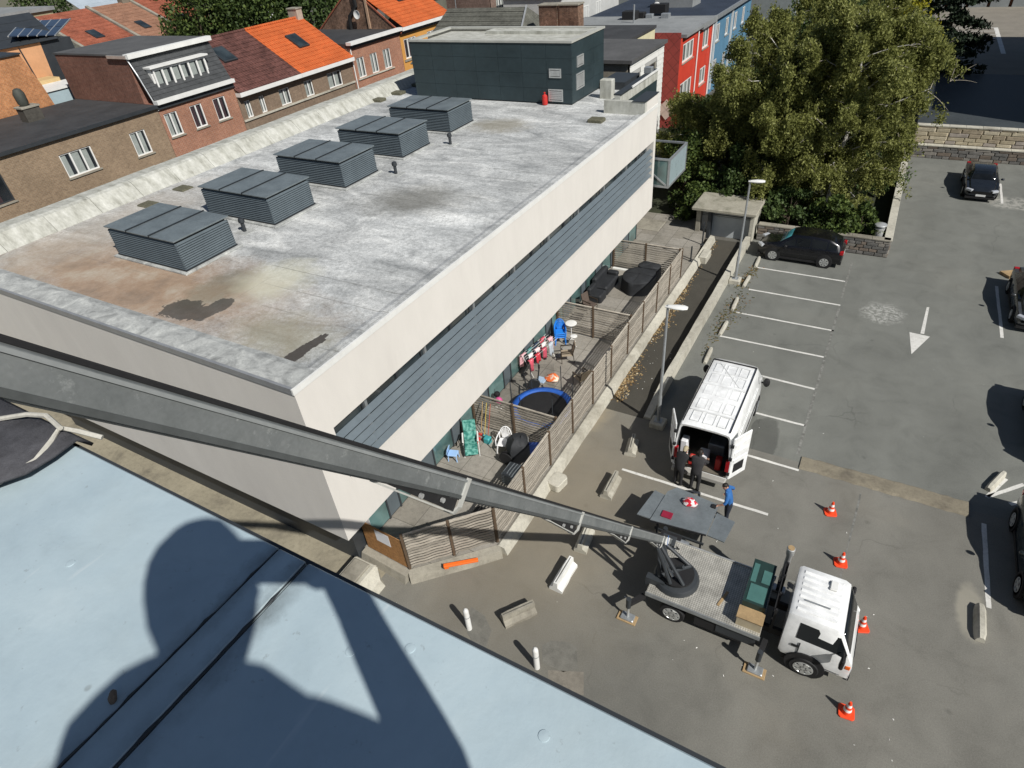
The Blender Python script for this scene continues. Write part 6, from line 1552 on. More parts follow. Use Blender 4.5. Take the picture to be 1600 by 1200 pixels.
for y in (-1,1):
    MB().cbox(2.33,2.455,11.62+y*.72-.13,11.62+y*.72+.13,.72,.92,.03).obj('headlight', LAMP, tr)
    MB().lathe((1.42,11.62+y*.905,.42),[(.50,-.06),(.50,.012),(.42,.015)],22,1).obj('wheel_arch', MAT['black'], tr)
    MB().cbox(2.1,2.2,11.62+y*1.12-.09,11.62+y*1.12+.09,1.25,1.62,.03).obj('mirror', MAT['black'], tr); MB().bar((2.15,11.62+y*.93,1.6),(2.15,11.62+y*1.1,1.58),.03,.03).obj('mirror_arm', MAT['black'], tr)
    MB().box(.98,1.16,11.62+y*.938-.01,11.62+y*.938+.01,1.08,1.16).obj('door_handle', MAT['black'], tr)
    MB().box(1.15,1.18,11.62+y*.935-.006,11.62+y*.935+.006,.7,1.3).obj('door_gap', MAT['anthracite'], tr)
    MB().box(1.16,2.24,11.62+y*.936-.004,11.62+y*.936+.004,.60,.612).obj('door_gap', MAT['anthracite'], tr)
    MB().cbox(2.28,2.40,11.62+y*.90-.03,11.62+y*.90+.03,.95,1.08,.01).obj('indicator_lamp', MAT['orange'], tr)
    MB().box(.86,1.6,11.62+y*.86-.05,11.62+y*.86+.05,.34,.50).obj('cab_step', MAT['black'], tr)
    MB().tube([(2.33,11.62+y*.2,1.2),(2.17,11.62+y*.62,1.62)],.012,6).obj('wiper', MAT['black'], tr)
MB().box(1.0,1.6,11.3,11.34,2.245,2.262).obj('roof_scratch', MAT['steel'], tr)
MB().cbox(1.5,1.7,11.9,12.2,2.25,2.30,.02).obj('roof_vent', MAT['white_frame'], tr)
# frame behind the cab, exhaust stack, tool bin with green lids
for y in (10.95,11.5,12.1,12.55): MB().box(.40,.46,y-.03,y+.03,.86,1.95).obj('headboard_post', MAT['black'], tr)
for z in (1.2,1.55,1.9): MB().box(.37,.399,10.9,12.6,z-.03,z+.03).obj('headboard_rail', MAT['black'], tr)
MB().lathe((.40,12.80,.6),[(.08,0),(.08,1.4),(.11,1.45),(.11,1.68),(.09,1.69)],14).obj('exhaust_stack', MAT['alu'], tr, smooth=True); MB().lathe((.40,12.80,2.29),[(.09,0),(.09,.02)],14).obj('stack_rim', MAT['wood'], tr)
MB().box(-.42,.18,11.05,12.55,1.061,1.66).obj('tool_bin', M('dark_green_bin',(.018,.04,.036),.5,0,.2,3), tr)
teal = M('teal_lid',(.07,.165,.15),.35,0,.15,3)
MB().box(-.34,.10,11.12,11.68,1.661,1.675).obj('bin_lid', teal, tr); MB().box(-.10,.12,11.80,12.25,1.661,1.675).obj('bin_lid', teal, tr); MB().box(-.38,-.24,11.75,12.4,1.661,1.672).obj('bin_lid', teal, tr)
MB().box(-.44,.20,10.66,11.045,1.061,1.42).obj('timber_box', M('pale_box',(.42,.36,.25),.7,0,.15,4), tr)
MB().box(-.46,.22,10.64,11.04,1.421,1.45).obj('timber_lid', MAT['wood'], tr)
tag(MB().bar((-1.0,11.0,1.075),(-.86,11.55,1.075),.07,.025).obj('wooden_batten', MAT['wood']),'short pale wooden batten lying on the tread plate deck','batten')
# outriggers
def leg(x,y,ang,foot):
    d = np.array([math.cos(ang),math.sin(ang),0]); a = np.array([x,y,.72])
    m = MB().bar(a,a+d*.55,.14,.14).obj('outrigger_arm', MAT['black'], tr)
    e = a+d*.55; k = MB().tube([e+[0,0,.25],e-[0,0,.15]],.075,10).obj('outrigger_jack', MAT['anthracite'], tr); k2 = MB().tube([e-[0,0,.15],(e[0],e[1],.10)],.04,8).obj('outrigger_ram', MAT['alu'], tr)
    MB().cbox(e[0]-.2,e[0]+.2,e[1]-.13,e[1]+.13,.045,.11,.02).obj('outrigger_foot', MAT['steel'], tr)
    if foot: tag(MB().cbox(e[0]-.30,e[0]+.28,e[1]-.17,e[1]+.15,0,.044,.01).obj('foot_board', MAT['wood']),foot,'board','timber boards under the outrigger feet')
leg(-2.98,10.62,math.radians(-125),'weathered board under the rear outrigger of the truck'); leg(.38,10.75,math.radians(-95),'pale timber board under the outrigger behind the cab')
leg(.38,12.5,math.radians(90),None); leg(-2.9,12.6,math.radians(120),None)
# slewing ring and A-frame
MB().lathe((-2.30,11.35,1.061),[(.66,0),(.66,.08),(.60,.16),(.45,.20),(.42,.26)],26).obj('slew_ring', MAT['anthracite'], tr, smooth=True)
MB().lathe((-2.30,11.35,1.32),[(.5,0),(.5,.06)],24).obj('turntable', MAT['black'], tr)
for a,b in (((-2.7,11.0,1.38),(-2.87,11.2,2.5)),((-2.0,11.0,1.38),(-2.84,11.25,2.45)),((-2.7,11.7,1.38),(-2.87,11.8,1.8)),((-2.0,11.7,1.38),(-2.85,11.85,1.8)),((-2.35,10.9,1.38),(-2.85,10.95,2.75)),((-2.7,11.0,1.40),(-2.0,11.7,1.40)),((-2.6,11.3,1.5),(-2.1,11.2,1.9))):
    MB().tube([a,b],.055,8).obj('mast_strut', MAT['anthracite'], tr)
MB().tube([(-2.35,11.1,1.45),(-2.9,11.3,2.25)],.04,8).obj('mast_ram', MAT['alu'], tr)
MB().box(-3.05,-2.5,10.85,11.05,.9,1.30).obj('rear_beam', MAT['anthracite'], tr)

# ---------------- the lift boom, its lower end on the truck, its head on the roof edge
bp = np.array([-2.87,10.64,3.46]); bd = np.array([0,-.629,.777]); bd/=np.linalg.norm(bd)
bs = np.cross(bd,[0,0,1.]); bs/=np.linalg.norm(bs); bs = bs if bs[0]>0 else -bs     # towards +X, the camera side
bn = np.cross(bs,bd); bn = bn if bn[2]>0 else -bn
boom = thing('lift_boom','long grey telescopic lift boom rising from the truck to the roof','lift boom',(bp+bd*-2.9),0,None,world=True)
bm = NT('boom_grey'); bm.set(.5,.35,.45)
c = bm.ramp(bm.noise(1.5,6,.7,dist=.4),[(.28,(.17,.185,.185)),(.5,(.225,.24,.24)),(.75,(.29,.305,.30))])
sp_ = bm.ramp(bm.noise(9,5,.7),[(.60,0.),(.70,.55)]); c = bm.mix(sp_,c,(.42,.44,.43))
sp2 = bm.ramp(bm.noise(3.2,3,.5),[(.64,0.),(.68,.5)]); c = bm.mix(sp2,c,(.36,.38,.375))
sp3 = bm.ramp(bm.noise(14,4,.7,vec=bm.scaled((1.,1.,.15))),[(.62,0.),(.72,.5)]); c = bm.mix(sp3,c,(.10,.105,.105))
c = bm.mix(.4,c,bm.ramp(bm.noise(40,3,.6),[(.3,.8),(.7,1.15)]),'MULTIPLY'); bm.color(c); BOOM = bm.m
def BP(t_,s_,n_): return bp+bd*t_+bs*s_+bn*n_
cuts = [-2.75,-1.1,3.46,7.43,11.65,16.0]
for k in range(5):
    t0,t1 = cuts[k],cuts[k+1]; w_ = .088-.003*k; h1=.078-.001*k; h0=-.128+.002*k
    ring_ = lambda t_: [BP(t_,w_,h0),BP(t_,w_,h1),BP(t_,w_-.03,h1+.015),BP(t_,-w_+.03,h1+.015),BP(t_,-w_,h1),BP(t_,-w_,h0),BP(t_,-w_+.04,h0-.02),BP(t_,w_-.04,h0-.02)]
    MB().loft([ring_(t0+.0),ring_(t1+(.18 if k<4 else 0))]).obj('boom_section', BOOM, boom)
    for s_ in (-1,1):
        MB().bar(BP(t0,s_*(w_-.02),h1+.022),BP(t1+(.1 if k<4 else 0),s_*(w_-.02),h1+.022),.022,.022,bn).obj('running_rail', MAT['black'], boom)
        MB().bar(BP(t0,s_*(w_+.008),h1-.014),BP(t1+(.1 if k<4 else 0),s_*(w_+.008),h1-.014),.016,.022,bn).obj('upper_flange', M('boom_light',(.36,.38,.38),.45,.4,.15,3), boom)
        MB().bar(BP(t0+.1,s_*(w_+.006),h0+.018),BP(t1+(.1 if k<4 else 0),s_*(w_+.006),h0+.018),.012,.036,bn).obj('lower_flange', M('boom_dark',(.10,.108,.108),.5,.3,.2,3), boom)
    if k>0:
        # flared shoe and rim at the lower end of each section
        w2=w_+.02; m = MB()
        loop = [(w2,h1+.02),(w2,h0-.08),(w2-.05,h0-.17),(-w2+.05,h0-.17),(-w2,h0-.08),(-w2,h1+.02)]
        inner=[(w2-.022,h1+.02),(w2-.022,h0-.075),(w2-.058,h0-.15),(-w2+.058,h0-.15),(-w2+.022,h0-.075),(-w2+.022,h1+.02)]
        for i in range(5):
            a,b = loop[i],loop[i+1]; c_,d_ = inner[i+1],inner[i]
            q=[a,b,c_,d_]; V=[BP(t0-.05,*p) for p in q]+[BP(t0+.02,*p) for p in q]
            m.add(V,[(0,1,2,3),(7,6,5,4),(0,4,5,1),(1,5,6,2),(2,6,7,3),(3,7,4,0)])
        m.obj('section_rim', M('cast_alloy',(.62,.62,.58),.45,.3,.15,5), boom)
        for s_ in (-1,1):
            V=[BP(t0+.02,s_*(w_-.02),h0-.001),BP(t0+.02,s_*(w_-.02),h0-.14),BP(t0+1.25,s_*(w_-.02),h0-.02),BP(t0+1.25,s_*(w_-.02),h0-.001)]; V2=[v-bs*s_*.02 for v in V]
            MB().add(V+V2,[(0,1,2,3),(7,6,5,4),(0,4,5,1),(1,5,6,2),(2,6,7,3),(3,7,4,0)]).obj('shoe_cheek', MAT['black'], boom)
        V=[BP(t0+.02,w_-.01,h0-.145),BP(t0+.02,-w_+.01,h0-.145),BP(t0+1.35,-w_+.01,h0-.025),BP(t0+1.35,w_-.01,h0-.025)]; V2=[v+bn*-.015 for v in V]
        MB().add(V+V2,[(0,1,2,3),(7,6,5,4),(0,4,5,1),(1,5,6,2),(2,6,7,3),(3,7,4,0)]).obj('shoe_plate', M('cast_alloy',(.62,.62,.58)), boom)
        for u in (.35,.75): MB().lathe(tuple(BP(t0+u,w_+.0,h0-.05)),[(.025,-.01),(.025,.02)],8,0).obj('bolt', MAT['alu'], boom)
# sticker panel near the foot
MB().obox(BP(-1.9,.098,-.02),bd,bn,bs,.30,.11,.008).obj('foot_panel', MAT['white_paint'], boom); MB().obox(BP(-1.9,.108,-.02),bd*.8+bn*.6,bn*.8-bd*.6,bs,.24,.035,.004).obj('blue_stripe', M('blue_print',(.05,.16,.42),.5,0,.1,5), boom)
MB().bar(BP(-2.8,-.2,-.03),BP(-2.8,.2,-.03),.1,.4,bn).obj('foot_plate', MAT['anthracite'], boom)
for s_ in (-.35,-.15,.1,.3): MB().tube([BP(-2.6,s_,-.1),BP(-2.95,s_*1.1,-.15),(BP(-3.,s_,-.3)[0],BP(-3.,s_,0)[1]+.1,.55)],.025,6).obj('hydraulic_hose', MAT['black'], boom)
MB().box(-3.25,-2.6,12.62,12.95,.62,1.0).obj('winch', MAT['black'], boom); MB().lathe((-2.55,12.8,.85),[(.13,-.2),(.13,.2)],14,0).obj('winch_drum', MAT['steel'], boom)
MB().box(-3.1,-2.75,12.5,12.9,0,.62).obj('foot_stand', MAT['anthracite'], boom)
# carriage platform
pf = thing('lift_platform','grey sheet metal loading platform with two folding side wings','platform',(-2.8,14.,0),0,None,world=True)
gp = M('platform_sheet',(.20,.225,.235),.42,.3,.22,2.2)
PZ = 1.02
MB().prism([(-3.72,13.12),(-1.96,13.30),(-1.92,14.68),(-3.36,14.86),(-3.60,14.55)],PZ-.05,PZ).obj('deck', gp, pf); MB().prism([(-4.18,13.22),(-3.74,13.22),(-3.62,14.38),(-4.0,14.45)],PZ-.07,PZ-.03).obj('wing', gp, pf); MB().prism([(-1.94,13.34),(-1.40,13.30),(-1.30,14.22),(-1.90,14.35)],PZ-.07,PZ-.03).obj('wing', gp, pf)
for x,y in ((-3.5,13.3),(-2.1,13.4),(-3.2,14.6),(-2.1,14.5)): MB().box(x-.03,x+.03,y-.03,y+.03,0,PZ-.051).obj('leg', MAT['anthracite'], pf)
MB().box(-3.6,-2.0,13.32,13.38,.45,.52).obj('brace', MAT['anthracite'], pf)
MB().bar((-3.72,13.09,PZ+.02),(-1.96,13.27,PZ+.02),.04,.04).obj('lip', MAT['black'], pf)
q = at(1078,788,PZ); bg_ = MB(); rr = random.Random(2); rings=[]
for i,(h,k) in enumerate(((0,.8),(.05,1.),(.12,.95),(.19,.7),(.24,.45))):
    rings.append([(q[0]+.24*k*math.cos(a)*(1+.15*rr.uniform(-1,1)),q[1]+.15*k*math.sin(a)*(1+.2*rr.uniform(-1,1)),PZ+.002+h*(1+.15*rr.uniform(-1,1)) if i else PZ+.002) for a in [2*math.pi*j/14 for j in range(14)]])
bgm = NT('red_white_bag'); bgm.set(.4,0,.4); bgm.color(bgm.ramp(bgm.noise(7,3,.5),[(.47,(.65,.02,.04)),(.53,(.8,.78,.78))])); bg_.loft(rings); tag(bg_.obj('shopping_bag', bgm.m, smooth=True),'crumpled red and white shopping bag on the grey platform','bag')
q = at(1042,805,PZ); tag(MB().cbox(q[0]-.17,q[0]+.17,q[1]-.13,q[1]+.13,PZ+.001,PZ+.05,.01).obj('red_box', M('dark_red_box',(.25,.015,.04),.5,0,.2,6)),'flat dark red box on the grey platform','box')

# ================================================================== PEOPLE
SKIN = M('skin',(.48,.27,.19),.55,0,.08,20); HAIR = M('dark_hair',(.02,.016,.013),.6,0,.3,40)
def person(label, loc, rz, J, mats, hair=HAIR, cap=None, name='person', thick=1.26):
    """J: joints in metres, local frame; one continuous skinned surface, coloured by limb"""
    r = thing(name, label, 'person', loc, rz)
    V=[];Rr=[];E=[];seg=[]
    def v(p,rad): V.append(tuple(map(float,p))); Rr.append(tuple(x*(thick if x>.04 else 1.) for x in (rad if hasattr(rad,'__len__') else (rad,rad)))); return len(V)-1
    def e(a,b,mk): E.append((a,b)); seg.append((a,b,mk))
    pel = v(J['pelvis'],(.145,.115)); wai = v(J['waist'],(.135,.10)); che = v(J['chest'],(.165,.115)); nk = v(J['neck'],(.062,.062)); 
    hk = 1.26/thick if thick<1.1 else 1.; hd0 = v(J['head0'],(.066*hk,.075*hk)); hd1 = v(J['head1'],(.078*hk,.095*hk)); hd2 = v(J['head2'],(.062*hk,.075*hk))
    e(pel,wai,'top'); e(wai,che,'top'); e(che,nk,'top'); e(nk,hd0,'skin'); e(hd0,hd1,'skin'); e(hd1,hd2,'skin')
    for s in 'LR':
        sh = v(J['sh'+s],.068); el = v(J['el'+s],.047 if thick>1.1 else .046); wr = v(J['wr'+s],.033 if thick>1.1 else .036); pa = v(J['pa'+s],(.036,.022))
        e(che,sh,'top'); e(sh,el,'slv'); e(el,wr,'arm'); e(wr,pa,'skin')
        P_ = np.array(J['pa'+s],float); w_ = np.array(J['wr'+s],float); d = P_-w_; d/=np.linalg.norm(d); sd = np.cross(d,[0,0,1.]) if abs(d[2])<.9 else np.array([0,1.,0]); sd/=np.linalg.norm(sd); dn = np.cross(sd,d)
        for k,(o,l) in enumerate(((-.030,.060),(-.010,.075),(.011,.070),(.030,.052))):
            a = v(P_+sd*o+d*.035,.010); b = v(P_+sd*o*1.1+d*(.035+l*.55)+dn*.012,.009); c = v(P_+sd*o*1.1+d*(.035+l*.85)+dn*.034,.0075); e(pa,a,'skin'); e(a,b,'skin'); e(b,c,'skin')
        a = v(P_-sd*.045-d*.015,.011); b = v(P_-sd*.062+d*.025+dn*.01,.0095); e(pa,a,'skin'); e(a,b,'skin')
        hp = v(J['hip'+s],.098); kn = v(J['kn'+s],.062); an = v(J['an'+s],.042); ft = v(J['ft'+s],(.045,.032))
        e(pel,hp,'leg'); e(hp,kn,'leg'); e(kn,an,'leg'); e(an,ft,'shoe')
    me = bpy.data.meshes.new('body_cage'); me.from_pydata(V,E,[]); o = bpy.data.objects.new('body',me); COL.objects.link(o)
    md = o.modifiers.new('skin','SKIN'); md.use_smooth_shade = True
    sk = me.skin_vertices[0].data
    for i,rd in enumerate(Rr): sk[i].radius = rd; sk[i].use_root = (i==0)
    o.modifiers.new('sub','SUBSURF').levels = 1
    dg = bpy.context.evaluated_depsgraph_get(); ev = o.evaluated_get(dg); nm = bpy.data.meshes.new_from_object(ev)
    bpy.data.objects.remove(o); bpy.data.meshes.remove(me)
    b = bpy.data.objects.new('body',nm); COL.objects.link(b); b.parent = r
    nm.materials.clear(); keys = ['top','slv','arm','skin','leg','shoe']
    for k in keys: nm.materials.append(mats.get(k) or {'slv':mats['top'],'arm':mats.get('arm',SKIN),'skin':SKIN,'shoe':MAT['black']}[k])
    A_ = np.array([V[a] for a,_,_ in seg]); B_ = np.array([V[b_] for _,b_,_ in seg]); D_ = B_-A_; LL = (D_**2).sum(1)
    rad = np.array([(Rr[a][0]+Rr[b_][0])/2 for a,b_,_ in seg])
    for f in nm.polygons:
        c = np.array(f.center); t = np.clip(((c-A_)*D_).sum(1)/LL,0,1); dd = np.linalg.norm(c-(A_+D_*t[:,None]),axis=1)-rad*.8
        f.material_index = keys.index(seg[int(dd.argmin())][2]); f.use_smooth = True
    h0,h1,h2 = [np.array(J[k],float) for k in ('head0','head1','head2')]; up = h2-h0; up/=np.linalg.norm(up)
    fwd = np.array(J.get('face',(1,0,0)),float); fwd -= up*(fwd@up); fwd/=np.linalg.norm(fwd); sd = np.cross(up,fwd)
    def hp_(f,s,u): return h1+fwd*f+sd*s+up*u
    m = MB(); rings=[]
    for k,(u,rx,ry,off) in enumerate(((-.06,.070,.080,-.034),(.0,.084,.098,-.020),(.05,.085,.100,-.010),(.09,.072,.088,-.006),(.118,.045,.055,-.004),(.128,.012,.015,-.004))):
        rings.append([tuple(hp_(off+ry*math.cos(a),rx*math.sin(a),u+(.035 if (cap is None and k<2 and math.cos(a)>.35) else 0))) for a in [2*math.pi*i/14 for i in range(14)]])
    m.loft(rings); m.obj('cap' if cap else 'hair', cap or hair, r, smooth=True)
    if cap: MB().add([tuple(hp_(.085,-.06,.03)),tuple(hp_(.085,.06,.03)),tuple(hp_(.165,.045,.015)),tuple(hp_(.165,-.045,.015)),tuple(hp_(.085,-.06,.04)),tuple(hp_(.085,.06,.04)),tuple(hp_(.165,.045,.025)),tuple(hp_(.165,-.045,.025))],[(3,2,1,0),(4,5,6,7),(0,1,5,4),(1,2,6,5),(2,3,7,6),(3,0,4,7)]).obj('cap_peak', cap, r)
    MB().tube([hp_(.088,0,.012),hp_(.108,0,-.015),hp_(.098,0,-.024)],[.009,.013,.008],7).obj('nose', SKIN, r, smooth=True)
    for s in (-1,1):
        MB().ball(hp_(.082,s*.031,.012),.009,.009,.007,8,5).obj('eye', MAT['black_gloss'], r); MB().ball(hp_(-.005,s*.083,-.005),.014,.012,.03,8,5).obj('ear', SKIN, r, smooth=True)
    MB().tube([hp_(.084,-.022,-.052),hp_(.092,0,-.054),hp_(.084,.022,-.052)],[.004,.006,.004],6).obj('mouth', M('lips',(.35,.12,.1),.5,0,.05,9), r)
    return r
def J_stand(lean=.0, H=1.76):
    k = H/1.76
    J = dict(pelvis=(0,0,.95),waist=(.02,0,1.10),chest=(.05+lean*.35,0,1.32-lean*.05),neck=(.06+lean*.55,0,1.50-lean*.12),head0=(.08+lean*.65,0,1.56-lean*.16),head1=(.10+lean*.75,0,1.635-lean*.20),head2=(.10+lean*.80,0,1.70-lean*.23))
    for s,y in (('L',1),('R',-1)):
        J['sh'+s]=(.04+lean*.42,.185*y,1.43-lean*.1); J['hip'+s]=(0,.095*y,.90); J['kn'+s]=(.03,.11*y,.49); J['an'+s]=(0,.115*y,.085); J['ft'+s]=(.14,.13*y,.04)
        J['el'+s]=(.06+lean*.4,.25*y,1.13-lean*.1); J['wr'+s]=(.20+lean*.4,.22*y,.94); J['pa'+s]=(.25+lean*.4,.21*y,.87)
    return {a:tuple(c*k for c in p) for a,p in J.items()}
dark = M('black_cloth',(.022,.022,.024),.9,0,.3,20); dark2 = M('charcoal_cloth',(.035,.034,.036),.9,0,.3,20); blue = M('blue_cloth',(.03,.13,.36),.85,0,.25,15); navy = M('navy_cloth',(.02,.026,.04),.9,0,.25,15); khaki = M('khaki_cloth',(.16,.13,.09),.9,0,.2,15)
# worker bending into the van
p = at(1083,766); J = J_stand(.18,1.84)
J.update(elL=(.36,.25,1.17),wrL=(.55,.18,1.05),paL=(.62,.16,1.02),elR=(.38,-.26,1.18),wrR=(.58,-.22,1.08),paR=(.65,-.20,1.05))
person('worker in black clothes reaching into the back of the white van',(p[0]+.02,p[1]-.02,0),math.radians(88),J,dict(top=dark2,leg=dark,arm=dark2))
p = at(1062,757); J = J_stand(.3,1.72); J.update(elL=(.40,.26,1.06),wrL=(.60,.20,1.0),paL=(.67,.18,.98),elR=(.40,-.22,1.06),wrR=(.6,-.12,.98),paR=(.67,-.10,.96))
person('worker in a pale cap bending forward at the van tail light',(-3.62,15.92,0),math.radians(75),J,dict(top=dark,leg=dark,arm=dark),cap=M('straw_cap',(.42,.36,.24),.8,0,.2,30))
# man in the blue shirt beside the platform, hand on its edge
J = J_stand(.14,1.84); J['face']=(.5,.35,-.5)
J.update(elL=(.16,.34,1.22),wrL=(.34,.30,1.08),paL=(.41,.29,1.045),elR=(-.12,-.40,1.24),wrR=(.06,-.40,1.02),paR=(.11,-.39,.95))
person('man in a bright blue shirt standing beside the grey lift platform',(-1.66,14.98,0),math.radians(195),J,dict(top=blue,slv=blue,leg=navy,arm=SKIN))
tag(MB().cbox(-2.12,-1.98,14.45,14.6,1.021,1.08,.01).obj('control_box', MAT['black']),'small black control box on the platform edge by the blue shirt','control box')

# ---------------- the photographer kneeling on the roof; the camera is the phone
def shp(x, y, t): return at(x,y,ZR) - LD*t        # a point whose shadow falls at that place on the roof
T0 = (CAM[2]-ZR)/math.sin(SUN_EL)
ph_r = CR; ph_u = CU; ph_f = CF
phone = thing('phone','dark mobile phone held level above the blue roof','phone',(CAM-CF*.012),0,None,world=True)
MB().obox(CAM-CF*.0095+CR*.062-CU*.030,CR,CU,CF,.077,.038,.0042).obj('case', MAT['black_gloss'], phone)
MB().obox(CAM-CF*.0145+CR*.062-CU*.030,CR,CU,CF,.072,.034,.0006).obj('screen', MAT['glass_dark'], phone)
def shd(x, y, dep):      # the same, at a depth measured along the lens axis (negative: behind the lens)
    g = at(x,y,ZR); t_ = ((g-CAM)@CF-dep)/(LD@CF); return g-LD*t_
J={}
hd = shd(318,915,-.36)
fw2 = np.array([CF[0],CF[1],0]); fw2/=np.linalg.norm(fw2); lf = np.array([-fw2[1],fw2[0],0])
J['head1']=hd; J['head0']=hd+np.array([0,0,-.085])-fw2*.015; J['head2']=hd+np.array([0,0,.075]); J['face']=CF
J['chest']=shd(285,1225,-.50); J['neck']=shd(300,1050,-.44); chp=J['chest']
J['waist']=chp+np.array([0,0,-.22])-fw2*.02; J['pelvis']=chp+np.array([0,0,-.36])-fw2*.06
J['shR']=shd(478,1172,-.46); J['shL']=shd(150,1180,-.46)
J['paR']=shd(527,885,-.035); J['wrR']=shd(572,985,-.07); J['elR']=shd(708,1245,-.16)
J['elL']=J['shL']+lf*.08-fw2*.06+np.array([0,0,-.25]); J['wrL']=J['elL']+fw2*.14+np.array([0,0,-.18]); J['paL']=J['wrL']+fw2*.04+np.array([0,0,-.07])
eR=J['elR']; shR=J['shR']
base = np.array([J['pelvis'][0],J['pelvis'][1],ZR])
for s,k in (('L',1),('R',-1)):
    hp = J['pelvis']+lf*.095*k+np.array([0,0,-.04]); J['hip'+s]=hp
    dz = hp[2]-(ZR+.07); rch = math.sqrt(max(.02,.42**2-dz**2)); J['kn'+s]=np.array([hp[0],hp[1],ZR+.075])+fw2*rch*.9+lf*.05*k
    J['an'+s]=J['kn'+s]-fw2*.42+np.array([0,0,-.015]); J['ft'+s]=J['an'+s]-fw2*.13+np.array([0,0,-.01])
print('PHOTOG pelvis h', J['pelvis'][2]-ZR, 'head', hd, 'elbow', eR, 'sh', shR)
J = {k:(tuple(np.array(v)-base) if k!='face' else tuple(v)) for k,v in J.items()}
person('photographer in a dark jacket kneeling on the blue roof with a raised phone',tuple(base),0,J,dict(top=dark2,leg=navy,arm=dark2),thick=1.04)

# ================================================================== THINGS ON THE TERRACES
TZ = .332
def tp_(x,y): return at(x,y,TZ)
cover = M('dark_cover',(.022,.024,.027),.7,0,.35,3,.01,12)
# covered round table and chairs
q = (-9.72,28.55)
r = thing('covered_table','round garden table set under a black cover by the cross fence','table',(q[0],q[1],TZ))
rr = random.Random(5); rings=[]
for z,k in ((.0,1.06),(.25,1.03),(.55,1.0),(.68,.99),(.72,.93),(.74,.6),(.745,.08)):
    rings.append([(.88*k*math.cos(a)*(1+(.035*math.sin(9*a) if z<.6 else 0)),1.02*k*math.sin(a)*(1+(.04*math.sin(7*a+1) if z<.6 else 0)),z+(.012*math.sin(5*a) if z>.6 else 0)) for a in [2*math.pi*i/40 for i in range(40)]])
MB().loft(rings).obj('cover', cover, r, smooth=True)
MB().tube([(-.8,.0,.747),(0,.05,.757),(.8,.0,.747)],.008,6).obj('cover_seam', MAT['black'], r); MB().tube([(0,-.9,.747),(0,0,.757),(.03,.9,.747)],.008,6).obj('cover_seam', MAT['black'], r)
r2 = thing('covered_chairs','black covered chairs pushed against the covered round table','chair',(-9.55,29.62,TZ))
rings=[]
for z,k in ((0,1.04),(.5,1.),(.78,.96),(.84,.8),(.86,.1)): rings.append([(.62*k*math.copysign(abs(math.cos(a))**.6,math.cos(a)),.36*k*math.copysign(abs(math.sin(a))**.6,math.sin(a)),z+.02*math.sin(4*a)*(z>.6)) for a in [2*math.pi*i/28 for i in range(28)]])
MB().loft(rings).obj('cover', cover, r2, smooth=True)
# covered sofa against the glass
r = thing('covered_sofa','black covered garden sofa against the glazing','sofa',(-11.35,27.9,TZ))
MB().cbox(-.45,.42,-.85,.85,0,.46,.08).obj('seat_cover', cover, r); MB().cbox(-.48,-.18,-.85,.85,.461,.86,.08).obj('back_cover', cover, r); MB().cbox(-.17,.42,.55,.87,.461,.66,.06).obj('arm_cover', cover, r)
r = thing('covered_armchair','black covered low armchair next to the covered sofa','chair',(-11.3,26.55,TZ))
MB().cbox(-.4,.4,-.4,.4,0,.42,.07).obj('seat_cover', cover, r); MB().cbox(-.42,-.15,-.4,.4,.421,.74,.07).obj('back_cover', cover, r)
def frame_chair(lab, loc, rz, fab, frm, name='garden_armchair', grp=None):
    r = thing(name,lab,'chair',(loc[0],loc[1],TZ),rz,grp)
    for y in (-.27,.27):
        MB().tube([(.26,y,0),(.27,y,.62),(-.24,y,.64),(-.30,y,.0)],.016,7).obj('leg_frame', frm, r)
        MB().tube([(-.22,y*.9,.40),(-.36,y*.9,.92)],.015,7).obj('back_post', frm, r)
        MB().box(-.24,.28,y-.03,y+.03,.635,.66).obj('armrest', frm, r)
    MB().cbox(-.25,.27,-.25,.25,.39,.425,.01).obj('seat', fab, r)
    m = MB(); m.obox((-.30,0,.68),(0,1,0),(.26,0,-.965),(.965,0,.26),.24,.26,.012); m.obj('backrest', fab, r)
    MB().tube([(.26,-.27,.36),(.26,.27,.36)],.014,6).obj('front_rail', frm, r)
    return r
tan_ = M('tan_mesh',(.34,.28,.20),.8,0,.15,8); brownf = M('bronze_frame',(.06,.045,.032),.45,.3,.2,6)
frame_chair('brown metal chair beside the cross fence and covered armchair',(-11.15,25.3),-.3,M('brown_mesh',(.10,.075,.06),.8,0,.2,8),brownf)
frame_chair('tan fabric armchair in the middle of the terrace',(-10.35,20.95),math.radians(-150),tan_,brownf)
frame_chair('tan fabric armchair pushed against the long slat fence',(-9.0,19.55),math.radians(150),tan_,brownf)
p = tp_(945,456); tag(MB().ball((p[0],p[1],TZ+.07),.2,.12,.07,9,5).obj('white_rag', MAT['paper'], smooth=True),'small crumpled white rag on the paving by the covered sofa','rag')
tag(MB().cbox(-11.7,-11.2,24.2,24.7,TZ,TZ+.18,.03).obj('black_planter', MAT['black']),'low black planter by the glazing beside the brown metal chair','planter')
tag(MB().box(-11.8,-10.6,29.95,30.12,TZ,TZ+.06).obj('white_plank', MAT['white_paint']),'white plank lying at the foot of the far cross fence','plank')

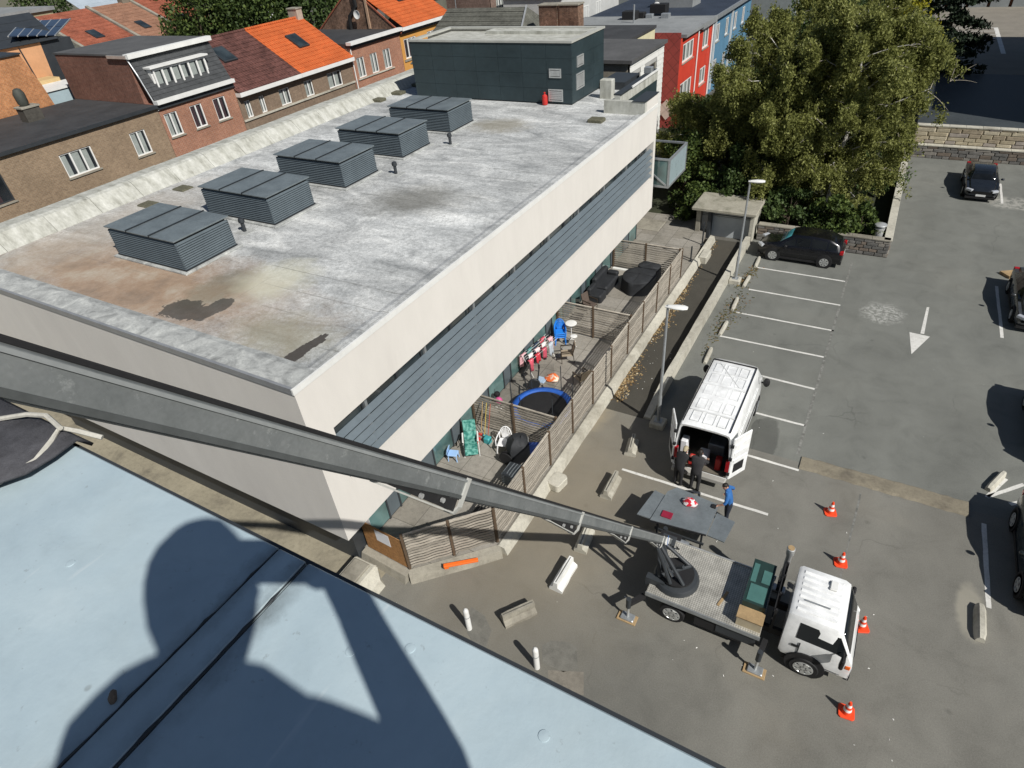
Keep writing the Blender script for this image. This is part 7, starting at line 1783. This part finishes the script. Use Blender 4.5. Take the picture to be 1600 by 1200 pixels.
# plastic chairs
def plastic_chair(lab, loc, rz, col, grp=None, z=0, name='plastic_chair', low=False):
    mt = M('plastic_'+''.join('%02d'%int(c*99) for c in col), col, .4,0,.06,6)
    r = thing(name,lab,'chair',(loc[0],loc[1],TZ+z),rz,grp)
    MB().cbox(-.22,.24,-.23,.23,.40,.43,.02).obj('seat', mt, r)
    for x,y in ((.22,.22),(.22,-.22),(-.22,.2),(-.22,-.2)): MB().tube([(x*.9,y*.92,.41),(x*1.12,y*1.12,0)],[.03,.022],8).obj('leg', mt, r)
    # fan of ribs inside an arched rim
    arch=[]
    for i in range(13):
        a = math.pi*i/12; arch.append((-.22-.16*math.sin(a)**.8, .24*math.cos(a), .42+.46*math.sin(a)**.7))
    MB().tube(arch,.022,7).obj('back_rim', mt, r)
    for k in range(-3,4):
        y = .19*k/3; zt = .86-.05*abs(k)/1.2; MB().bar((-.235,y*.55,.43),(-.36,y,zt),.034,.012,(1,0,0)).obj('back_slat', mt, r)
    for y in (-.25,.25):
        MB().tube([(-.28,y*.96,.66),(0,y*1.08,.63),(.2,y*1.08,.60),(.24,y,.40)],[.02,.025,.025,.018],7).obj('armrest', mt, r)
    return r
p = tp_(789,703); plastic_chair('white plastic armchair with fan shaped back',(p[0],p[1]),math.radians(-75),(.80,.80,.80))
for i in range(3): plastic_chair(['bright blue plastic chair at the bottom of the stack','bright blue plastic chair in the middle of the stack','bright blue plastic chair on top of the stack'][i],(-11.28,22.15),math.radians(-60),(.02,.22,.72),'stacked blue chairs',i*.10)
p = tp_(706,716); r = thing('plastic_stool','small light blue plastic stool by the glazing','stool',(p[0]+.1,p[1],TZ),.3)
lb = M('light_blue_plastic',(.33,.52,.80),.4,0,.05,6)
MB().cbox(-.19,.19,-.17,.17,.30,.34,.02).obj('seat', lb, r); MB().obox((-.18,0,.46),(0,1,0),(.2,0,.98),(1,0,-.2),.16,.12,.012).obj('backrest', lb, r)
for x,y in ((.15,.13),(.15,-.13),(-.15,.13),(-.15,-.13)): MB().tube([(x,y,.30),(x*1.15,y*1.15,0)],.022,7).obj('leg', lb, r)
# white round side tables
for (px_,py_,h,R_,lab) in ((893,532,.95,.27,'tall white round side table beside the blue chairs'),(897,541,.55,.16,'small white round stool table under the taller one')):
    p = tp_(px_,py_); r = thing('side_table',lab,'table',(p[0],p[1],TZ),0,'white side tables')
    MB().lathe((0,0,h),[(R_*.95,0),(R_,.01),(R_,.025),(R_*.9,.03)],24).obj('top', MAT['white_frame'], r, smooth=True)
    MB().tube([(0,0,.05),(0,0,h)],.018,8).obj('stem', MAT['white_frame'], r)
    for a in (0,2.1,4.2): MB().tube([(0,0,.12),(R_*.8*math.cos(a),R_*.8*math.sin(a),0)],.012,6).obj('foot', MAT['white_frame'], r)
# laundry rack
r = thing('drying_rack','clothes drying rack hung with pink red and teal laundry','drying rack',(-11.3,20.05,TZ),math.radians(82)); r.scale = (1.15,1.15,1.1)
for x in (-.75,.75):
    MB().tube([(x,-.25,0),(x,.25,.95)],.012,6).obj('leg', MAT['white_frame'], r); MB().tube([(x,.25,0),(x,-.25,.95)],.012,6).obj('leg', MAT['white_frame'], r)
for y in np.linspace(-.28,.28,6): MB().tube([(-.9,y,.95),(.9,y,.95)],.006,5).obj('rail', MAT['white_frame'], r)
cols=[(.62,.10,.14),(.75,.42,.45),(.78,.76,.74),(.55,.04,.06),(.10,.28,.27),(.80,.62,.62),(.5,.08,.12),(.03,.05,.09),(.78,.74,.7),(.45,.5,.55)]
rr = random.Random(12)
for i in range(12):
    c = cols[i%10]; x = -.85+i*.145; y0 = [-.28,.28,-.05][i%3]; L = rr.uniform(.35,.75)
    G=[]
    for a in range(5):
        row=[]
        for b in range(6):
            z = .96-L*max(0,(b-1))/4; yy = y0+(.11 if y0<0 else -.11)*(1 if b==0 else 0)+.03*math.sin(a*1.7+i)*b*.3
            row.append((x+(a/4-.5)*.26+.012*math.sin(b+i),yy,z))
        G.append(row)
    MB().grid(G).obj('laundry', M('cloth%d'%(i%10),c,.9,0,.25,12), r, smooth=2, solid=.006)
tag(MB().cbox(-10.98,-10.55,18.95,19.35,TZ,TZ+.04,.02).obj('blue_cloth', M('pale_blue_cloth',(.42,.56,.72),.9,0,.15,9)),'pale blue cloth dropped on the paving below the drying rack','cloth')
p = tp_(863,592); rr=random.Random(8); rings=[]
for h,k in ((0,.9),(.06,1.),(.15,.8),(.22,.35)): rings.append([(p[0]+.33*k*math.cos(a)*(1+.3*rr.uniform(-1,1)),p[1]+.26*k*math.sin(a)*(1+.3*rr.uniform(-1,1)),TZ+h) for a in [2*math.pi*i/13 for i in range(13)]])
ob_ = NT('orange_white'); ob_.set(.6,0,.3); ob_.color(ob_.ramp(ob_.noise(6,3),[(.5,(.85,.18,.04)),(.57,(.8,.62,.5))]))
tag(MB().loft(rings).obj('toy_bag', ob_.m, smooth=True),'crumpled orange toy bag on the paving behind the trampoline','bag')
# trampoline
r = thing('trampoline','round trampoline with blue safety pad and thin upright poles','trampoline',(-9.62,17.05,TZ))
MB().lathe((0,0,.42),[(1.02,0),(1.0,.015)],36).obj('jumping_mat', MAT['black'], r)
pad=[]
for k in range(36):
    a=2*math.pi*k/36; pad.append([(math.cos(a)*q_,math.sin(a)*q_,.425+h_) for q_,h_ in ((1.02,.0),(1.02,.04),(1.15,.06),(1.28,.04),(1.28,0.))])
pad.append(pad[0]); MB().grid(pad).obj('safety_pad', M('blue_pad',(.02,.10,.42),.6,0,.2,5), r, smooth=2)
for k in range(6):
    a=2*math.pi*k/6+.3; c,s=math.cos(a),math.sin(a)
    MB().tube([(1.25*c,1.25*s,0),(1.25*c,1.25*s,1.75)],.018,7).obj('pole', MAT['anthracite'], r); MB().tube([(1.2*c,1.2*s,0),(1.2*c,1.2*s,.42)],.022,7).obj('leg', MAT['steel'], r)
MB().lathe((0,0,1.72),[(1.26,0),(1.26,.02),(1.24,.02)],36).v
netm = NT('net'); netm.set(.9,0,.1); netm.color((.02,.02,.02)); tr_ = netm.new('ShaderNodeBsdfTransparent'); mx = netm.new('ShaderNodeMixShader'); mx.inputs[0].default_value=.22
netm.link(tr_.outputs[0],mx.inputs[1]); netm.link(netm.b.outputs[0],mx.inputs[2]); netm.link(mx.outputs[0],[n_ for n_ in netm.n if n_.type=='OUTPUT_MATERIAL'][0].inputs[0])
net=[[(1.25*math.cos(a),1.25*math.sin(a),z) for z in (.5,1.1,1.7)] for a in np.linspace(1.6,4.6,18)]
MB().grid(net).obj('safety_net', netm.m, r)
# exercise bike
r = thing('exercise_bike','black exercise bike standing behind the trampoline','exercise bike',(-10.85,18.35,TZ),.5)
for a,b,w in (((-.5,0,.04),(.5,0,.04),.03),((-.5,-.25,.03),(-.5,.25,.03),.025),((.5,-.25,.03),(.5,.25,.03),.025),((-.2,0,.05),(-.25,0,.8),.03),((.25,0,.05),(.4,0,1.1),.03),((.4,-.25,1.15),(.4,.25,1.15),.018),((.4,.25,1.15),(.25,.27,1.22),.018),((.4,-.25,1.15),(.25,-.27,1.22),.018)): MB().tube([a,b],w,7).obj('frame_tube', MAT['anthracite'], r)
MB().lathe((.15,0,.32),[(.24,-.05),(.26,-.03),(.26,.03),(.24,.05)],20,1).obj('flywheel', MAT['anthracite'], r, smooth=True); MB().ball((-.26,0,.84),.14,.11,.05,10,6).obj('saddle', MAT['black'], r, smooth=True); MB().cbox(.36,.44,-.08,.08,1.16,1.28,.02).obj('console', MAT['black'], r)
# child's things
p = tp_(779,640); r = thing('toy_pram','pink toy pram with black hood against the cross fence','toy',(p[0],p[1]+.1,TZ))
MB().ball((0,0,.42),.17,.15,.16,10,7).obj('basket', M('pink_plastic',(.75,.12,.33),.5,0,.15,8), r, smooth=True); MB().ball((-.14,.12,.62),.14,.14,.13,10,7).obj('hood', MAT['black'], r, smooth=True)
for x,y in ((.1,.1),(.1,-.1),(-.1,.1),(-.1,-.1)): MB().lathe((x,y,.07),[(.07,-.015),(.07,.015)],12,1).obj('wheel', MAT['white_frame'], r); MB().tube([(x,y,.07),(x*.5,y*.5,.35)],.012,6).obj('strut', MAT['steel'], r)
# green recliner
r = thing('garden_recliner','green patterned folding recliner chair by the glazing','recliner',(-11.25,14.15,TZ),math.radians(-55))
gf = NT('green_cushion'); gf.set(.8,0,.2); gf.color(gf.ramp(gf.noise(9,3,.5),[(.4,(.03,.17,.14)),(.6,(.16,.40,.34))])); gf=gf.m
prof=[(.62,.22),(.42,.36),(.12,.38),(-.12,.36),(-.34,.62),(-.56,1.0)]
for i in range(5):
    a,b=prof[i],prof[i+1]; MB().bar((a[0],0,a[1]),(b[0]+(.01 if i<4 else 0),0,b[1]),.5,.06,(0,0,1)).obj('cushion', gf, r, bevel=.02)
for y in (-.29,.29):
    MB().tube([(.5,y,0),(-.35,y,.55)],.014,6).obj('leg', MAT['white_frame'], r); MB().tube([(-.45,y,0),(.3,y,.5)],.014,6).obj('leg', MAT['white_frame'], r); MB().cbox(-.3,.25,y-.03,y+.03,.56,.60,.01).obj('armrest', MAT['white_frame'], r)
# brooms and dustpan
for i,(dx,c,lab) in enumerate(((0,(.50,.34,.16),'wooden handled broom leaning on the cross fence, nearest the glazing'),(.16,(.62,.48,.10),'yellow handled mop leaning between two brooms'),(.32,(.45,.10,.06),'red handled broom leaning on the cross fence, nearest the white chair'))):
    r = thing('broom',lab,'broom',(-11.3+dx,14.95,TZ),0,'brooms leaning on the cross fence'); hm = M('handle%d'%i,c,.6,0,.1,6)
    MB().tube([(0,0,.08),(.02*i,.38,1.45)],.014,7).obj('handle', hm, r); MB().cbox(-.13,.13,-.05,.05,0,.09,.02).obj('head', M('bristle%d'%i,[(.5,.05,.04),(.1,.35,.38),(.35,.22,.1)][i],.8,0,.2,12), r)
p = tp_(744,688); tag(MB().cbox(p[0]-.14,p[0]+.14,p[1]-.16,p[1]+.16,TZ,TZ+.10,.03).obj('dustpan', MAT['red']),'red dustpan on the paving by the brooms','dustpan')
tag(MB().cbox(-11.0,-10.72,14.6,14.85,TZ,TZ+.26,.04).obj('teal_bucket', M('teal_plastic',(.05,.32,.34),.5,0,.1,5)),'teal bucket between the brooms and the white chair','bucket')
# black heap: covered barbecue and folded bikes
r = thing('covered_barbecue','lumpy black covered barbecue in the fence corner','barbecue',(-9.35,14.55,TZ)); rr=random.Random(3); rings=[]
for z,k in ((0,1.),(.3,.97),(.6,1.05),(.85,.85),(1.0,.4)): rings.append([(.42*k*math.cos(a)*(1+.16*math.sin(3*a+z*4)),.5*k*math.sin(a)*(1+.14*math.cos(4*a)),z+.05*math.sin(3*a)) for a in [2*math.pi*i/24 for i in range(24)]])
MB().loft(rings).obj('cover', cover, r, smooth=True)
for y in (-.5,-.62): MB().lathe((-.2,y,.3),[(.28,-.02),(.30,0),(.28,.02)],18,1).obj('wheel', MAT['black'], r)
r = thing('folded_chair','folded blue and steel camping chair beside the covered barbecue','chair',(-8.75,14.75,TZ),.4)
MB().cbox(-.22,.22,-.06,.06,.1,.75,.03).obj('seat', M('blue_camp',(.03,.07,.28),.7,0,.2,6), r)
for x in (-.24,.24): MB().tube([(x,-.1,0),(x,.1,.95)],.014,6).obj('leg', MAT['alu'], r)
tag(MB().cbox(-9.25,-8.75,13.05,13.75,TZ,TZ+.5,.03).obj('storage_box', M('grey_plastic',(.16,.18,.19),.5,0,.12,4)),'grey plastic storage box against the long slat fence','box')
tag(MB().cbox(-9.3,-8.6,10.7,11.5,TZ,TZ+.45,.08).obj('black_sack', MAT['black'],smooth=True),'black sack in the corner behind the angled fence','sack')
